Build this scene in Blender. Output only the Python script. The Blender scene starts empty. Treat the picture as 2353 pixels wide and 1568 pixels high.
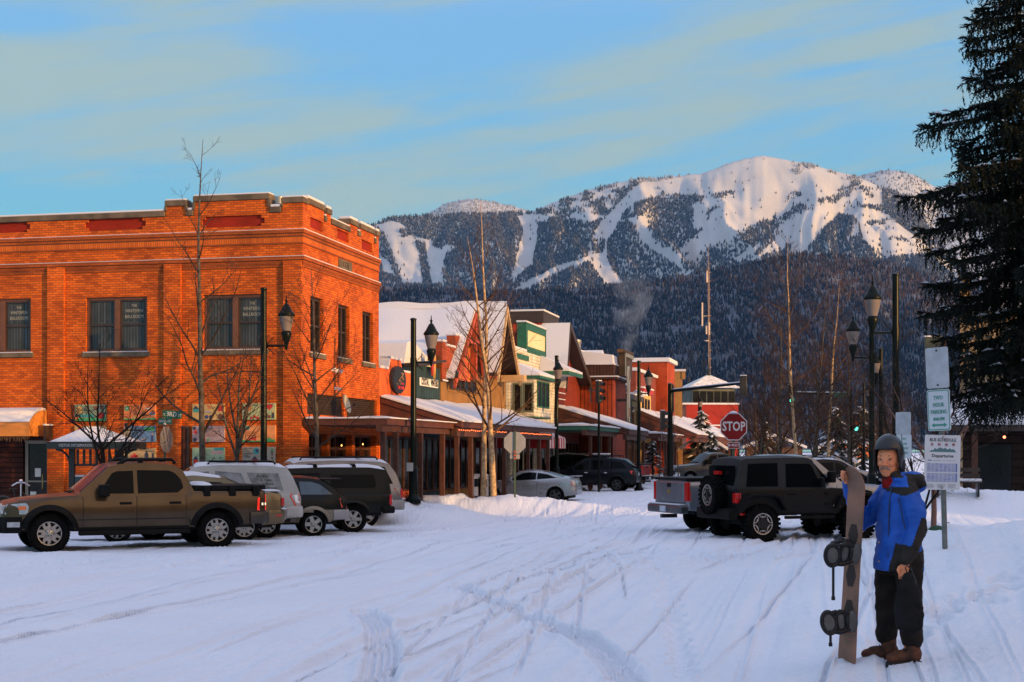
import bpy,bmesh,math,random
import numpy as np
from mathutils import Vector,Matrix,Euler
R=math.radians
sc=bpy.context.scene
col=sc.collection
PI=math.pi
# ------------------------------------------------------------------ camera
# survey of the photograph: eye 1.95 m above the road, level camera with vertical shift
FD,CX,HY,EYE=3446.7,1176.5,1038.0,1.95
cam_d=bpy.data.cameras.new("camera")
cam=bpy.data.objects.new("camera",cam_d)
col.objects.link(cam)
cam.location=(0,0,EYE)
cam.rotation_euler=(R(90),0,0)
cam_d.sensor_width=36
cam_d.lens=FD/2353*36
cam_d.shift_y=(HY-784)/2353
cam_d.clip_start=0.1
cam_d.clip_end=40000
sc.camera=cam
# ------------------------------------------------------------------ light
SUN_EL=R(8.0)
SUN_H=Vector((0.822,-0.569))
sun_dir=Vector((SUN_H.x*math.cos(SUN_EL),SUN_H.y*math.cos(SUN_EL),math.sin(SUN_EL)))
sd=bpy.data.lights.new("sun",'SUN')
sd.energy=5.0
sd.angle=R(0.5)
sd.color=(1.0,0.56,0.19)
so=bpy.data.objects.new("sun",sd)
col.objects.link(so)
so.rotation_euler=(-sun_dir).to_track_quat('-Z','Y').to_euler()
sc.view_settings.view_transform='Standard'
sc.view_settings.look='None'
sc.view_settings.exposure=0.28
sc.view_settings.gamma=1.0
wd=bpy.data.worlds.new("World")
sc.world=wd
wd.use_nodes=True
wn,wl=wd.node_tree.nodes,wd.node_tree.links
wn.clear()
def wnode(t,**kw):
 n=wn.new(t)
 for k,v in kw.items():
  setattr(n,k,v)
 return n
tc=wnode('ShaderNodeTexCoord')
sep=wnode('ShaderNodeSeparateXYZ');wl.new(tc.outputs['Generated'],sep.inputs[0])
ramp=wnode('ShaderNodeValToRGB');wl.new(sep.outputs['Z'],ramp.inputs[0])
cr=ramp.color_ramp
for p,c in[(0.0,(.30,.56,.50)),(.05,(.20,.55,.54)),(.11,(.155,.50,.60)),(.19,(.18,.46,.68)),(.28,(.19,.44,.74)),(.34,(.36,.52,.90)),(.50,(.78,.88,1.36)),(.85,(.90,.99,1.50))]:
 e=cr.elements.new(p);e.color=(*c,1)
cr.elements.remove(cr.elements[0]);cr.elements.remove(cr.elements[-1])
# streaky high cloud, drawn out along one slanting direction
tilt=wnode('ShaderNodeMapping');wl.new(tc.outputs['Generated'],tilt.inputs[0]);tilt.inputs['Rotation'].default_value=(0,R(9.5),0)
mp=wnode('ShaderNodeMapping');wl.new(tilt.outputs[0],mp.inputs[0])
mp.inputs['Scale'].default_value=(1.7,1.7,12.0)
mp.inputs['Location'].default_value=(0.35,0.2,0.30)
n1=wnode('ShaderNodeTexNoise');wl.new(mp.outputs[0],n1.inputs['Vector'])
n1.inputs['Scale'].default_value=1.7;n1.inputs['Detail'].default_value=6;n1.inputs['Roughness'].default_value=.55;n1.inputs['Distortion'].default_value=.3
mp2=wnode('ShaderNodeMapping');wl.new(tilt.outputs[0],mp2.inputs[0])
mp2.inputs['Scale'].default_value=(5,5,46.0)
n2=wnode('ShaderNodeTexNoise');wl.new(mp2.outputs[0],n2.inputs['Vector'])
n2.inputs['Scale'].default_value=1.6;n2.inputs['Detail'].default_value=7;n2.inputs['Roughness'].default_value=.6
mix12=wnode('ShaderNodeMath',operation='MULTIPLY_ADD');wl.new(n2.outputs[0],mix12.inputs[0]);mix12.inputs[1].default_value=.40;wl.new(n1.outputs[0],mix12.inputs[2])
cm=wnode('ShaderNodeMapRange',interpolation_type='SMOOTHSTEP');wl.new(mix12.outputs[0],cm.inputs['Value'])
cm.inputs['From Min'].default_value=.58;cm.inputs['From Max'].default_value=.86
zl=wnode('ShaderNodeMapRange');wl.new(sep.outputs['Z'],zl.inputs['Value'])
zl.inputs['From Min'].default_value=.075;zl.inputs['From Max'].default_value=.16
zl.inputs['To Max'].default_value=.88
cf=wnode('ShaderNodeMath',operation='MULTIPLY');wl.new(cm.outputs[0],cf.inputs[0]);wl.new(zl.outputs[0],cf.inputs[1])
mc=wnode('ShaderNodeMix',data_type='RGBA');wl.new(cf.outputs[0],mc.inputs['Factor']);wl.new(ramp.outputs[0],mc.inputs['A'])
mc.inputs['B'].default_value=(.37,.47,.44,1)
# warm evening glow round the low sun, behind the viewer
dt=wnode('ShaderNodeVectorMath',operation='DOT_PRODUCT');wl.new(tc.outputs['Generated'],dt.inputs[0]);dt.inputs[1].default_value=sun_dir
gl=wnode('ShaderNodeMapRange',interpolation_type='SMOOTHSTEP');wl.new(dt.outputs['Value'],gl.inputs['Value'])
gl.inputs['From Min'].default_value=.62;gl.inputs['From Max'].default_value=1.0;gl.inputs['To Max'].default_value=.9
mg=wnode('ShaderNodeMix',data_type='RGBA');wl.new(gl.outputs[0],mg.inputs['Factor']);wl.new(mc.outputs['Result'],mg.inputs['A'])
mg.inputs['B'].default_value=(1.9,1.25,.78,1)
# physical sky under it all
sky=wnode('ShaderNodeTexSky',sky_type='NISHITA');sky.sun_disc=False
sky.sun_elevation=SUN_EL;sky.sun_rotation=math.atan2(SUN_H.x,SUN_H.y)
sky.air_density=1.0;sky.dust_density=.6
b1=wnode('ShaderNodeBackground');wl.new(mg.outputs['Result'],b1.inputs[0]);b1.inputs[1].default_value=.88
b2=wnode('ShaderNodeBackground');wl.new(sky.outputs[0],b2.inputs[0]);b2.inputs[1].default_value=.012
ad=wnode('ShaderNodeAddShader');wl.new(b1.outputs[0],ad.inputs[0]);wl.new(b2.outputs[0],ad.inputs[1])
wo=wnode('ShaderNodeOutputWorld');wl.new(ad.outputs[0],wo.inputs[0])
sc.render.engine='CYCLES'
sc.cycles.use_denoising=True
sc.cycles.max_bounces=6
sc.cycles.diffuse_bounces=3
sc.cycles.glossy_bounces=3
sc.cycles.transparent_max_bounces=8
sc.cycles.volume_bounces=0
# ------------------------------------------------------------------ helpers
def W(dx,dy,Y):
 return Vector(((dx-CX)/FD*Y,Y,EYE+(HY-dy)/FD*Y))
def tag(o,label=None,cat=None,group=None,kind=None):
 if label:o['label']=label
 if cat:o['category']=cat
 if group:o['group']=group
 if kind:o['kind']=kind
 return o
def thing(name,label,cat,loc=(0,0,0),rz=0,group=None):
 o=bpy.data.objects.new(name,None)
 o.empty_display_size=.2
 col.objects.link(o)
 o.location=loc
 o.rotation_euler=(0,0,rz)
 return tag(o,label,cat,group)
def sub(name,parent,loc=(0,0,0),rot=(0,0,0)):
 o=bpy.data.objects.new(name,None)
 o.empty_display_size=.1
 col.objects.link(o)
 o.parent=parent
 o.location=loc
 o.rotation_euler=rot
 return o
def copy_tree(o,parent=None):
 c=o.copy();col.objects.link(c)
 if parent is not None:c.parent=parent
 for ch in list(o.children):
  copy_tree(ch,c)
 return c
MATS={}
def mat(name,c,rough=.6,metal=0.0,spec=.5,var=.12,vscale=3.0,bump=0.0,bscale=30.0,emit=None,estr=1.0,coat=0.0,c2=None,detail=4):
 """procedural material: base colour with noise variation between c and c2, optional bump"""
 if name in MATS:return MATS[name]
 m=bpy.data.materials.new(name);m.use_nodes=True
 nt=m.node_tree;N,L=nt.nodes,nt.links
 b=N['Principled BSDF']
 b.inputs['Roughness'].default_value=rough
 b.inputs['Metallic'].default_value=metal
 b.inputs['Specular IOR Level'].default_value=spec
 if coat:b.inputs['Coat Weight'].default_value=coat;b.inputs['Coat Roughness'].default_value=.08
 co=N.new('ShaderNodeTexCoord')
 if c2 is None:c2=tuple(max(0,x*(1-2*var))for x in c[:3])
 if var>0:
  nz=N.new('ShaderNodeTexNoise');L.new(co.outputs['Object'],nz.inputs['Vector'])
  nz.inputs['Scale'].default_value=vscale;nz.inputs['Detail'].default_value=detail
  mx=N.new('ShaderNodeMix');mx.data_type='RGBA'
  rg=N.new('ShaderNodeMapRange');L.new(nz.outputs[0],rg.inputs['Value'])
  rg.inputs['From Min'].default_value=.35;rg.inputs['From Max'].default_value=.65
  L.new(rg.outputs[0],mx.inputs['Factor'])
  mx.inputs['A'].default_value=(*c[:3],1);mx.inputs['B'].default_value=(*c2[:3],1)
  L.new(mx.outputs['Result'],b.inputs['Base Color'])
 else:
  b.inputs['Base Color'].default_value=(*c[:3],1)
 if bump:
  nb=N.new('ShaderNodeTexNoise');L.new(co.outputs['Object'],nb.inputs['Vector'])
  nb.inputs['Scale'].default_value=bscale;nb.inputs['Detail'].default_value=3
  bp=N.new('ShaderNodeBump');L.new(nb.outputs[0],bp.inputs['Height'])
  bp.inputs['Strength'].default_value=bump;bp.inputs['Distance'].default_value=.02
  L.new(bp.outputs[0],b.inputs['Normal'])
 if emit:
  b.inputs['Emission Color'].default_value=(*emit,1);b.inputs['Emission Strength'].default_value=estr
 MATS[name]=m
 return m
def brick_mat(name,c1,c2,mortar,bw=.21,bh=.072,scale=1.0,mort=.009,rough=.85):
 if name in MATS:return MATS[name]
 m=bpy.data.materials.new(name);m.use_nodes=True
 nt=m.node_tree;N,L=nt.nodes,nt.links
 b=N['Principled BSDF'];b.inputs['Roughness'].default_value=rough;b.inputs['Specular IOR Level'].default_value=.2
 uv=N.new('ShaderNodeUVMap');uv.uv_map='UVMap'
 bt=N.new('ShaderNodeTexBrick');L.new(uv.outputs[0],bt.inputs['Vector'])
 bt.inputs['Color1'].default_value=(*c1,1);bt.inputs['Color2'].default_value=(*c2,1);bt.inputs['Mortar'].default_value=(*mortar,1)
 bt.inputs['Scale'].default_value=scale;bt.inputs['Mortar Size'].default_value=mort
 bt.inputs['Brick Width'].default_value=bw;bt.inputs['Row Height'].default_value=bh;bt.inputs['Bias'].default_value=-.1
 nz=N.new('ShaderNodeTexNoise');L.new(uv.outputs[0],nz.inputs['Vector']);nz.inputs['Scale'].default_value=.9;nz.inputs['Detail'].default_value=7
 hs=N.new('ShaderNodeHueSaturation');L.new(bt.outputs['Color'],hs.inputs['Color'])
 rg=N.new('ShaderNodeMapRange');L.new(nz.outputs[0],rg.inputs['Value'])
 rg.inputs['From Min'].default_value=.3;rg.inputs['From Max'].default_value=.7;rg.inputs['To Min'].default_value=.72;rg.inputs['To Max'].default_value=1.22
 L.new(rg.outputs[0],hs.inputs['Value'])
 L.new(hs.outputs[0],b.inputs['Base Color'])
 bp=N.new('ShaderNodeBump');L.new(bt.outputs['Fac'],bp.inputs['Height']);bp.invert=True
 bp.inputs['Strength'].default_value=.6;bp.inputs['Distance'].default_value=.008
 L.new(bp.outputs[0],b.inputs['Normal'])
 MATS[name]=m
 return m
def board_mat(name,c1,c2,width=.3,vertical=True,rough=.75,gap=.03,gapc=None):
 """timber boards: every board its own tint, dark joint between boards (UV in metres)"""
 if name in MATS:return MATS[name]
 m=bpy.data.materials.new(name);m.use_nodes=True
 nt=m.node_tree;N,L=nt.nodes,nt.links
 b=N['Principled BSDF'];b.inputs['Roughness'].default_value=rough;b.inputs['Specular IOR Level'].default_value=.25
 uv=N.new('ShaderNodeUVMap');uv.uv_map='UVMap'
 mp=N.new('ShaderNodeMapping');L.new(uv.outputs[0],mp.inputs[0])
 if vertical:mp.inputs['Rotation'].default_value=(0,0,R(90))
 bt=N.new('ShaderNodeTexBrick');L.new(mp.outputs[0],bt.inputs['Vector'])
 bt.inputs['Scale'].default_value=1;bt.inputs['Brick Width'].default_value=4.0;bt.inputs['Row Height'].default_value=width
 bt.inputs['Mortar Size'].default_value=gap;bt.inputs['Mortar Smooth'].default_value=.3
 bt.inputs['Color1'].default_value=(*c1,1);bt.inputs['Color2'].default_value=(*c2,1)
 g=gapc or tuple(x*.35 for x in c1)
 bt.inputs['Mortar'].default_value=(*g,1)
 nz=N.new('ShaderNodeTexNoise');L.new(mp.outputs[0],nz.inputs['Vector']);nz.inputs['Scale'].default_value=2;nz.inputs['Detail'].default_value=6
 hs=N.new('ShaderNodeHueSaturation');L.new(bt.outputs['Color'],hs.inputs['Color'])
 rg=N.new('ShaderNodeMapRange');L.new(nz.outputs[0],rg.inputs['Value'])
 rg.inputs['From Min'].default_value=.3;rg.inputs['From Max'].default_value=.7;rg.inputs['To Min'].default_value=.75;rg.inputs['To Max'].default_value=1.2
 L.new(rg.outputs[0],hs.inputs['Value']);L.new(hs.outputs[0],b.inputs['Base Color'])
 bp=N.new('ShaderNodeBump');L.new(bt.outputs['Fac'],bp.inputs['Height']);bp.invert=True
 bp.inputs['Strength'].default_value=.7;bp.inputs['Distance'].default_value=.02
 L.new(bp.outputs[0],b.inputs['Normal'])
 MATS[name]=m
 return m
class MB:
 """collects faces, builds ONE mesh object"""
 def __init__(s):s.v=[];s.f=[];s.m=[];s.mi=0;s.p=[]
 def add(s,vs,fs,M=None):
  o=len(s.v);s.p.append((o,len(s.f)))
  for p in vs:
   s.v.append(tuple(M@Vector(p))if M else tuple(p))
  for f in fs:
   s.f.append([i+o for i in f]);s.m.append(s.mi)
  return s
 def mat(s,i):s.mi=i;return s
 def box(s,x0,y0,z0,x1,y1,z1,M=None):
  x0,x1=sorted((x0,x1));y0,y1=sorted((y0,y1));z0,z1=sorted((z0,z1))
  vs=[(x0,y0,z0),(x1,y0,z0),(x1,y1,z0),(x0,y1,z0),(x0,y0,z1),(x1,y0,z1),(x1,y1,z1),(x0,y1,z1)]
  return s.add(vs,[(0,3,2,1),(4,5,6,7),(0,1,5,4),(1,2,6,5),(2,3,7,6),(3,0,4,7)],M)
 def hexa(s,vs,M=None):
  return s.add(vs,[(0,3,2,1),(4,5,6,7),(0,1,5,4),(1,2,6,5),(2,3,7,6),(3,0,4,7)],M)
 def prism(s,pts,axis,a,b,M=None):
  """polygon extruded along axis: 'x' pts=(y,z), 'y' pts=(x,z), 'z' pts=(x,y)"""
  def put(p,t):
   return(t,p[0],p[1])if axis=='x' else(p[0],t,p[1])if axis=='y' else(p[0],p[1],t)
  n=len(pts)
  vs=[put(p,a)for p in pts]+[put(p,b)for p in pts]
  fs=[tuple(range(n)),tuple(range(2*n-1,n-1,-1))]+[(i,i+n,(i+1)%n+n,(i+1)%n)for i in range(n)]
  return s.add(vs,fs,M)
 def tube(s,path,rad,n=8,M=None,cap=True):
  path=[Vector(p)for p in path]
  k=len(path)
  rs=rad if isinstance(rad,(list,tuple))else[rad]*k
  vs,fs=[],[]
  prev=None
  for i,p in enumerate(path):
   d=(path[min(i+1,k-1)]-path[max(i-1,0)])
   d=d.normalized()if d.length>1e-9 else Vector((0,0,1))
   if prev is None:
    a=d.orthogonal().normalized()
   else:
    a=(prev-d*prev.dot(d))
    a=a.normalized()if a.length>1e-6 else d.orthogonal().normalized()
   prev=a
   b=d.cross(a)
   for j in range(n):
    t=2*PI*j/n
    vs.append(p+(a*math.cos(t)+b*math.sin(t))*rs[i])
  for i in range(k-1):
   for j in range(n):
    fs.append((i*n+j,i*n+(j+1)%n,(i+1)*n+(j+1)%n,(i+1)*n+j))
  if cap:
   fs.append(tuple(range(n-1,-1,-1)));fs.append(tuple((k-1)*n+j for j in range(n)))
  return s.add(vs,fs,M)
 def lathe(s,prof,n=16,c=(0,0,0),M=None,axis='z',cap=True):
  """prof = [(r, h)...]"""
  vs,fs=[],[]
  k=len(prof)
  for r,h in prof:
   for j in range(n):
    t=2*PI*j/n
    p=(r*math.cos(t),r*math.sin(t),h)
    if axis=='y':p=(p[0],p[2],p[1])
    if axis=='x':p=(p[2],p[0],p[1])
    vs.append((p[0]+c[0],p[1]+c[1],p[2]+c[2]))
  for i in range(k-1):
   for j in range(n):
    fs.append((i*n+j,i*n+(j+1)%n,(i+1)*n+(j+1)%n,(i+1)*n+j))
  if cap and prof[0][0]>1e-6:fs.append(tuple(range(n-1,-1,-1)))
  if cap and prof[-1][0]>1e-6:fs.append(tuple((k-1)*n+j for j in range(n)))
  return s.add(vs,fs,M)
 def ball(s,c,r,n=12,M=None):
  rx,ry,rz=r if isinstance(r,(tuple,list))else(r,r,r)
  vs,fs=[],[]
  m=max(4,n//2)
  for i in range(m+1):
   a=PI*i/m
   for j in range(n):
    t=2*PI*j/n
    vs.append((c[0]+rx*math.sin(a)*math.cos(t),c[1]+ry*math.sin(a)*math.sin(t),c[2]+rz*math.cos(a)))
  for i in range(m):
   for j in range(n):
    fs.append((i*n+j,(i+1)*n+j,(i+1)*n+(j+1)%n,i*n+(j+1)%n))
  return s.add(vs,fs,M)
 def build_each(s,name,mats,parent=None,**k):
  """every piece added so far becomes a part of its own"""
  out=[];P=s.p+[(len(s.v),len(s.f))]
  for(v0,f0),(v1,f1)in zip(P[:-1],P[1:]):
   b=s.__class__(s.t0)if hasattr(s,'t0')else MB()
   b.add(s.v[v0:v1],[[i-v0 for i in f]for f in s.f[f0:f1]]);out.append(b.build(name,mats,parent,**k))
  return out
 def build(s,name,mats,parent=None,smooth=None,bevel=0,loc=None,merge=False,seg=2):
  me=bpy.data.meshes.new(name)
  me.from_pydata(s.v,[],s.f)
  if not isinstance(mats,(list,tuple)):mats=[mats]
  for m in mats:me.materials.append(m)
  if len(mats)>1:me.polygons.foreach_set('material_index',s.m)
  bm=bmesh.new();bm.from_mesh(me)
  if merge:bmesh.ops.remove_doubles(bm,verts=bm.verts,dist=1e-4)
  bmesh.ops.recalc_face_normals(bm,faces=bm.faces)
  uvl=bm.loops.layers.uv.new('UVMap')
  for f in bm.faces:
   n=f.normal
   ax,ay,az=abs(n.x),abs(n.y),abs(n.z)
   for l in f.loops:
    p=l.vert.co
    l[uvl].uv=(p.x,p.y)if az>.75 else(p.y,p.z)if ax>ay else(p.x,p.z)
  bm.to_mesh(me);bm.free()
  if smooth is not None:
   me.shade_smooth()
   me.set_sharp_from_angle(angle=R(smooth))
  o=bpy.data.objects.new(name,me)
  col.objects.link(o)
  if parent is not None:o.parent=parent
  if loc is not None:o.location=loc
  if bevel:
   md=o.modifiers.new('bevel','BEVEL');md.width=bevel;md.segments=seg;md.limit_method='ANGLE';md.angle_limit=R(40)
   md.harden_normals=False
  return o
def np_mesh(name,verts,faces,mats,parent=None,smooth=False,fmat=None):
 """fast mesh from numpy arrays; faces (n,3) or (n,4)"""
 me=bpy.data.meshes.new(name)
 verts=np.asarray(verts,dtype=np.float32);faces=np.asarray(faces,dtype=np.int32)
 me.vertices.add(len(verts));me.vertices.foreach_set('co',verts.ravel())
 k=faces.shape[1]
 me.loops.add(faces.size);me.loops.foreach_set('vertex_index',faces.ravel())
 me.polygons.add(len(faces))
 me.polygons.foreach_set('loop_start',np.arange(0,faces.size,k,dtype=np.int32))
 me.polygons.foreach_set('loop_total',np.full(len(faces),k,dtype=np.int32))
 if not isinstance(mats,(list,tuple)):mats=[mats]
 for m in mats:me.materials.append(m)
 if fmat is not None:me.polygons.foreach_set('material_index',np.asarray(fmat,dtype=np.int32))
 me.update(calc_edges=True);me.validate()
 if smooth:me.shade_smooth()
 o=bpy.data.objects.new(name,me);col.objects.link(o)
 if parent is not None:o.parent=parent
 return o
def text_part(name,body,size,m,parent,M,depth=.004,align='CENTER',bold=.0,sx=1.0):
 """lettering as a thin solid mesh; M places its local x (reading direction), y (up), z (out of the surface)"""
 cu=bpy.data.curves.new(name,'FONT')
 cu.body=body;cu.size=size;cu.align_x=align;cu.align_y='CENTER';cu.extrude=depth;cu.offset=bold;cu.resolution_u=2
 o=bpy.data.objects.new(name,cu);col.objects.link(o)
 dg=bpy.context.evaluated_depsgraph_get()
 me=bpy.data.meshes.new_from_object(o.evaluated_get(dg))
 bpy.data.objects.remove(o);bpy.data.curves.remove(cu)
 me.materials.clear();me.materials.append(m)
 me.transform(M@Matrix.Diagonal((sx,1,1,1)))
 t=bpy.data.objects.new(name,me);col.objects.link(t)
 t.parent=parent
 return t
def frame(o,xa,ya):
 """matrix with origin o, x axis xa, y axis ya"""
 xa=Vector(xa).normalized();ya=Vector(ya).normalized();za=xa.cross(ya)
 return Matrix(((xa.x,ya.x,za.x,o[0]),(xa.y,ya.y,za.y,o[1]),(xa.z,ya.z,za.z,o[2]),(0,0,0,1)))
 # ---- numpy value noise
def _hash(ix,iy,seed):
 h=(ix.astype(np.int64)*374761393+iy.astype(np.int64)*668265263+seed*1442695041)&0x7fffffff
 h=((h^(h>>13))*1274126177)&0x7fffffff
 h=h^(h>>16)
 return(h&0xffff)/65535.0
def vnoise(x,y,seed=0):
 x=np.asarray(x,float);y=np.asarray(y,float)
 ix=np.floor(x);iy=np.floor(y);fx=x-ix;fy=y-iy
 fx=fx*fx*fx*(fx*(fx*6-15)+10);fy=fy*fy*fy*(fy*(fy*6-15)+10)
 a=_hash(ix,iy,seed);b=_hash(ix+1,iy,seed);c=_hash(ix,iy+1,seed);d=_hash(ix+1,iy+1,seed)
 return(a*(1-fx)+b*fx)*(1-fy)+(c*(1-fx)+d*fx)*fy
def fbm(x,y,seed=0,oct=4):
 s=0;a=.5
 for i in range(oct):
  s=s+a*(vnoise(x,y,seed+i*17)-.5)*2
  x=x*2.03;y=y*2.03;a*=.5
 return s
def sstep(a,b,x):
 t=np.clip((x-a)/(b-a),0,1)
 return t*t*(3-2*t)
 # ------------------------------------------------------------------ street frame
CORNER=Vector(((695-CX)/FD*45.0,45.0,0))
UX,UY=0.2195,0.9756
STREET_RZ=math.atan2(UY,UX)
def st(t,y,z=0.0):
 """street frame -> world: t along the street, y away from the street (left)"""
 return Vector((CORNER.x+UX*t-UY*y,CORNER.y+UY*t+UX*y,z))
def tx(dx,y=0.0):
 """station along the street on the line y where the survey column dx falls"""
 k=(dx-CX)/FD
 cx,cy=CORNER.x-UY*y,CORNER.y+UX*y
 return(cx-k*cy)/(k*UY-UX)
def zt(dy,t,y=0.0):
 return EYE+(HY-dy)/FD*(CORNER.y+UY*t+UX*y)
def ss(dx,t=0.0):
 """distance y along a face at station t (facing the viewer)"""
 k=(dx-CX)/FD
 cx,cy=CORNER.x+UX*t,CORNER.y+UY*t
 return(cx-k*cy)/(UY+UX*k)
 # ================================================================== ground
def snow_mat(name='snow',c=(.80,.81,.84),bump=.35):
 if name in MATS:return MATS[name]
 m=bpy.data.materials.new(name);m.use_nodes=True
 nt=m.node_tree;N,L=nt.nodes,nt.links
 b=N['Principled BSDF'];b.inputs['Roughness'].default_value=.65;b.inputs['Specular IOR Level'].default_value=.25
 co=N.new('ShaderNodeTexCoord')
 n0=N.new('ShaderNodeTexNoise');L.new(co.outputs['Object'],n0.inputs['Vector']);n0.inputs['Scale'].default_value=.5;n0.inputs['Detail'].default_value=6
 mx=N.new('ShaderNodeMix');mx.data_type='RGBA';L.new(n0.outputs[0],mx.inputs['Factor'])
 mx.inputs['A'].default_value=(*c,1);mx.inputs['B'].default_value=(c[0]*.87,c[1]*.87,c[2]*.88,1)
 L.new(mx.outputs['Result'],b.inputs['Base Color'])
 n1=N.new('ShaderNodeTexNoise');L.new(co.outputs['Object'],n1.inputs['Vector']);n1.inputs['Scale'].default_value=13;n1.inputs['Detail'].default_value=6;n1.inputs['Roughness'].default_value=.65
 bp=N.new('ShaderNodeBump');L.new(n1.outputs[0],bp.inputs['Height']);bp.inputs['Strength'].default_value=bump;bp.inputs['Distance'].default_value=.05
 L.new(bp.outputs[0],b.inputs['Normal'])
 MATS[name]=m
 return m
SNOW=snow_mat('snow',(.58,.58,.61))
GSNOW=snow_mat('ground_snow',(.71,.735,.80),.8)
def gp(dx,dy):
 Y=FD*EYE/(dy-HY)
 return((dx-CX)/FD*Y,Y)
def poly_dist(X,Y,pts):
 """distance to a polyline, signed side, and arc length"""
 best=np.full(X.shape,1e9);side=np.zeros(X.shape);arc=np.zeros(X.shape);acc=0
 for(x0,y0),(x1,y1)in zip(pts[:-1],pts[1:]):
  dx,dy=x1-x0,y1-y0;L=math.hypot(dx,dy)
  t=np.clip(((X-x0)*dx+(Y-y0)*dy)/(L*L),0,1)
  px,py=X-(x0+t*dx),Y-(y0+t*dy)
  d=np.hypot(px,py)
  m=d<best
  best[m]=d[m];side[m]=np.sign(dx*py-dy*px)[m];arc[m]=(acc+t*L)[m]
  acc+=L
 return best,side,arc
def smooth_pts(pts,n=6):
 out=[]
 P=[pts[0]]+list(pts)+[pts[-1]]
 for i in range(1,len(P)-2):
  p0,p1,p2,p3=[np.array(q,float)for q in P[i-1:i+3]]
  for k in range(n):
   t=k/n
   out.append(tuple(.5*((2*p1)+(-p0+p2)*t+(2*p0-5*p1+4*p2-p3)*t*t+(-p0+3*p1-3*p2+p3)*t**3)))
 out.append(tuple(P[-2]))
 return out
TRACKS=[([(1052,1348),(1090,1368),(1150,1392),(1225,1425),(1300,1462),(1372,1512),(1440,1580),(1500,1650)],.26,.045,1),([(838,1408),(866,1436),(880,1480),(878,1530),(864,1590),(850,1660)],.28,.05,1),([(940,1590),(1050,1510),(1140,1462),(1215,1415),(1290,1362),(1340,1325),(1385,1292)],.20,.05,0),([(990,1600),(1090,1516),(1180,1466),(1250,1420),(1330,1362),(1376,1325),(1412,1292)],.20,.05,0),([(560,1620),(700,1545),(880,1462),(1010,1415),(1100,1384),(1200,1362),(1330,1335)],.22,.05,0),([(1180,1372),(1200,1400),(1262,1440),(1330,1478),(1420,1540),(1500,1610)],.20,.03,0),([(1140,1322),(1300,1314),(1480,1312),(1640,1302),(1760,1290)],.22,.04,0),([(1080,1345),(1250,1330),(1420,1328),(1560,1318),(1720,1300)],.22,.04,0),([(1170,1304),(1340,1300),(1500,1290),(1600,1284)],.25,.04,0),([(1420,1262),(1520,1272),(1610,1292),(1650,1312)],.25,.05,0),([(1330,1262),(1420,1280),(1500,1300)],.25,.04,0),([(1500,1262),(1600,1270),(1680,1290),(1740,1306)],.25,.05,0),([(0,1300),(250,1287),(500,1282),(700,1270)],.3,.04,0),([(0,1330),(200,1308),(420,1296),(640,1284)],.25,.04,0),]
rng=np.random.default_rng(7)
FOOT=[]
for i in range(34):
 f=i/33
 FOOT.append((gp(1512+60*f+(7 if i%2 else-7),1318+260*f**1.3),.11))
for i in range(26):
 f=i/25
 FOOT.append((gp(40+560*f,1296-22*f+(3 if i%2 else-3)),.10))
for i in range(30):
 f=i/29
 FOOT.append((gp(2135+190*f+rng.normal()*14,1530-30*f+rng.normal()*9),.12))
for i in range(24):
 FOOT.append((gp(1990+rng.random()*140,1560+rng.normal()*10),.10))
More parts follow.
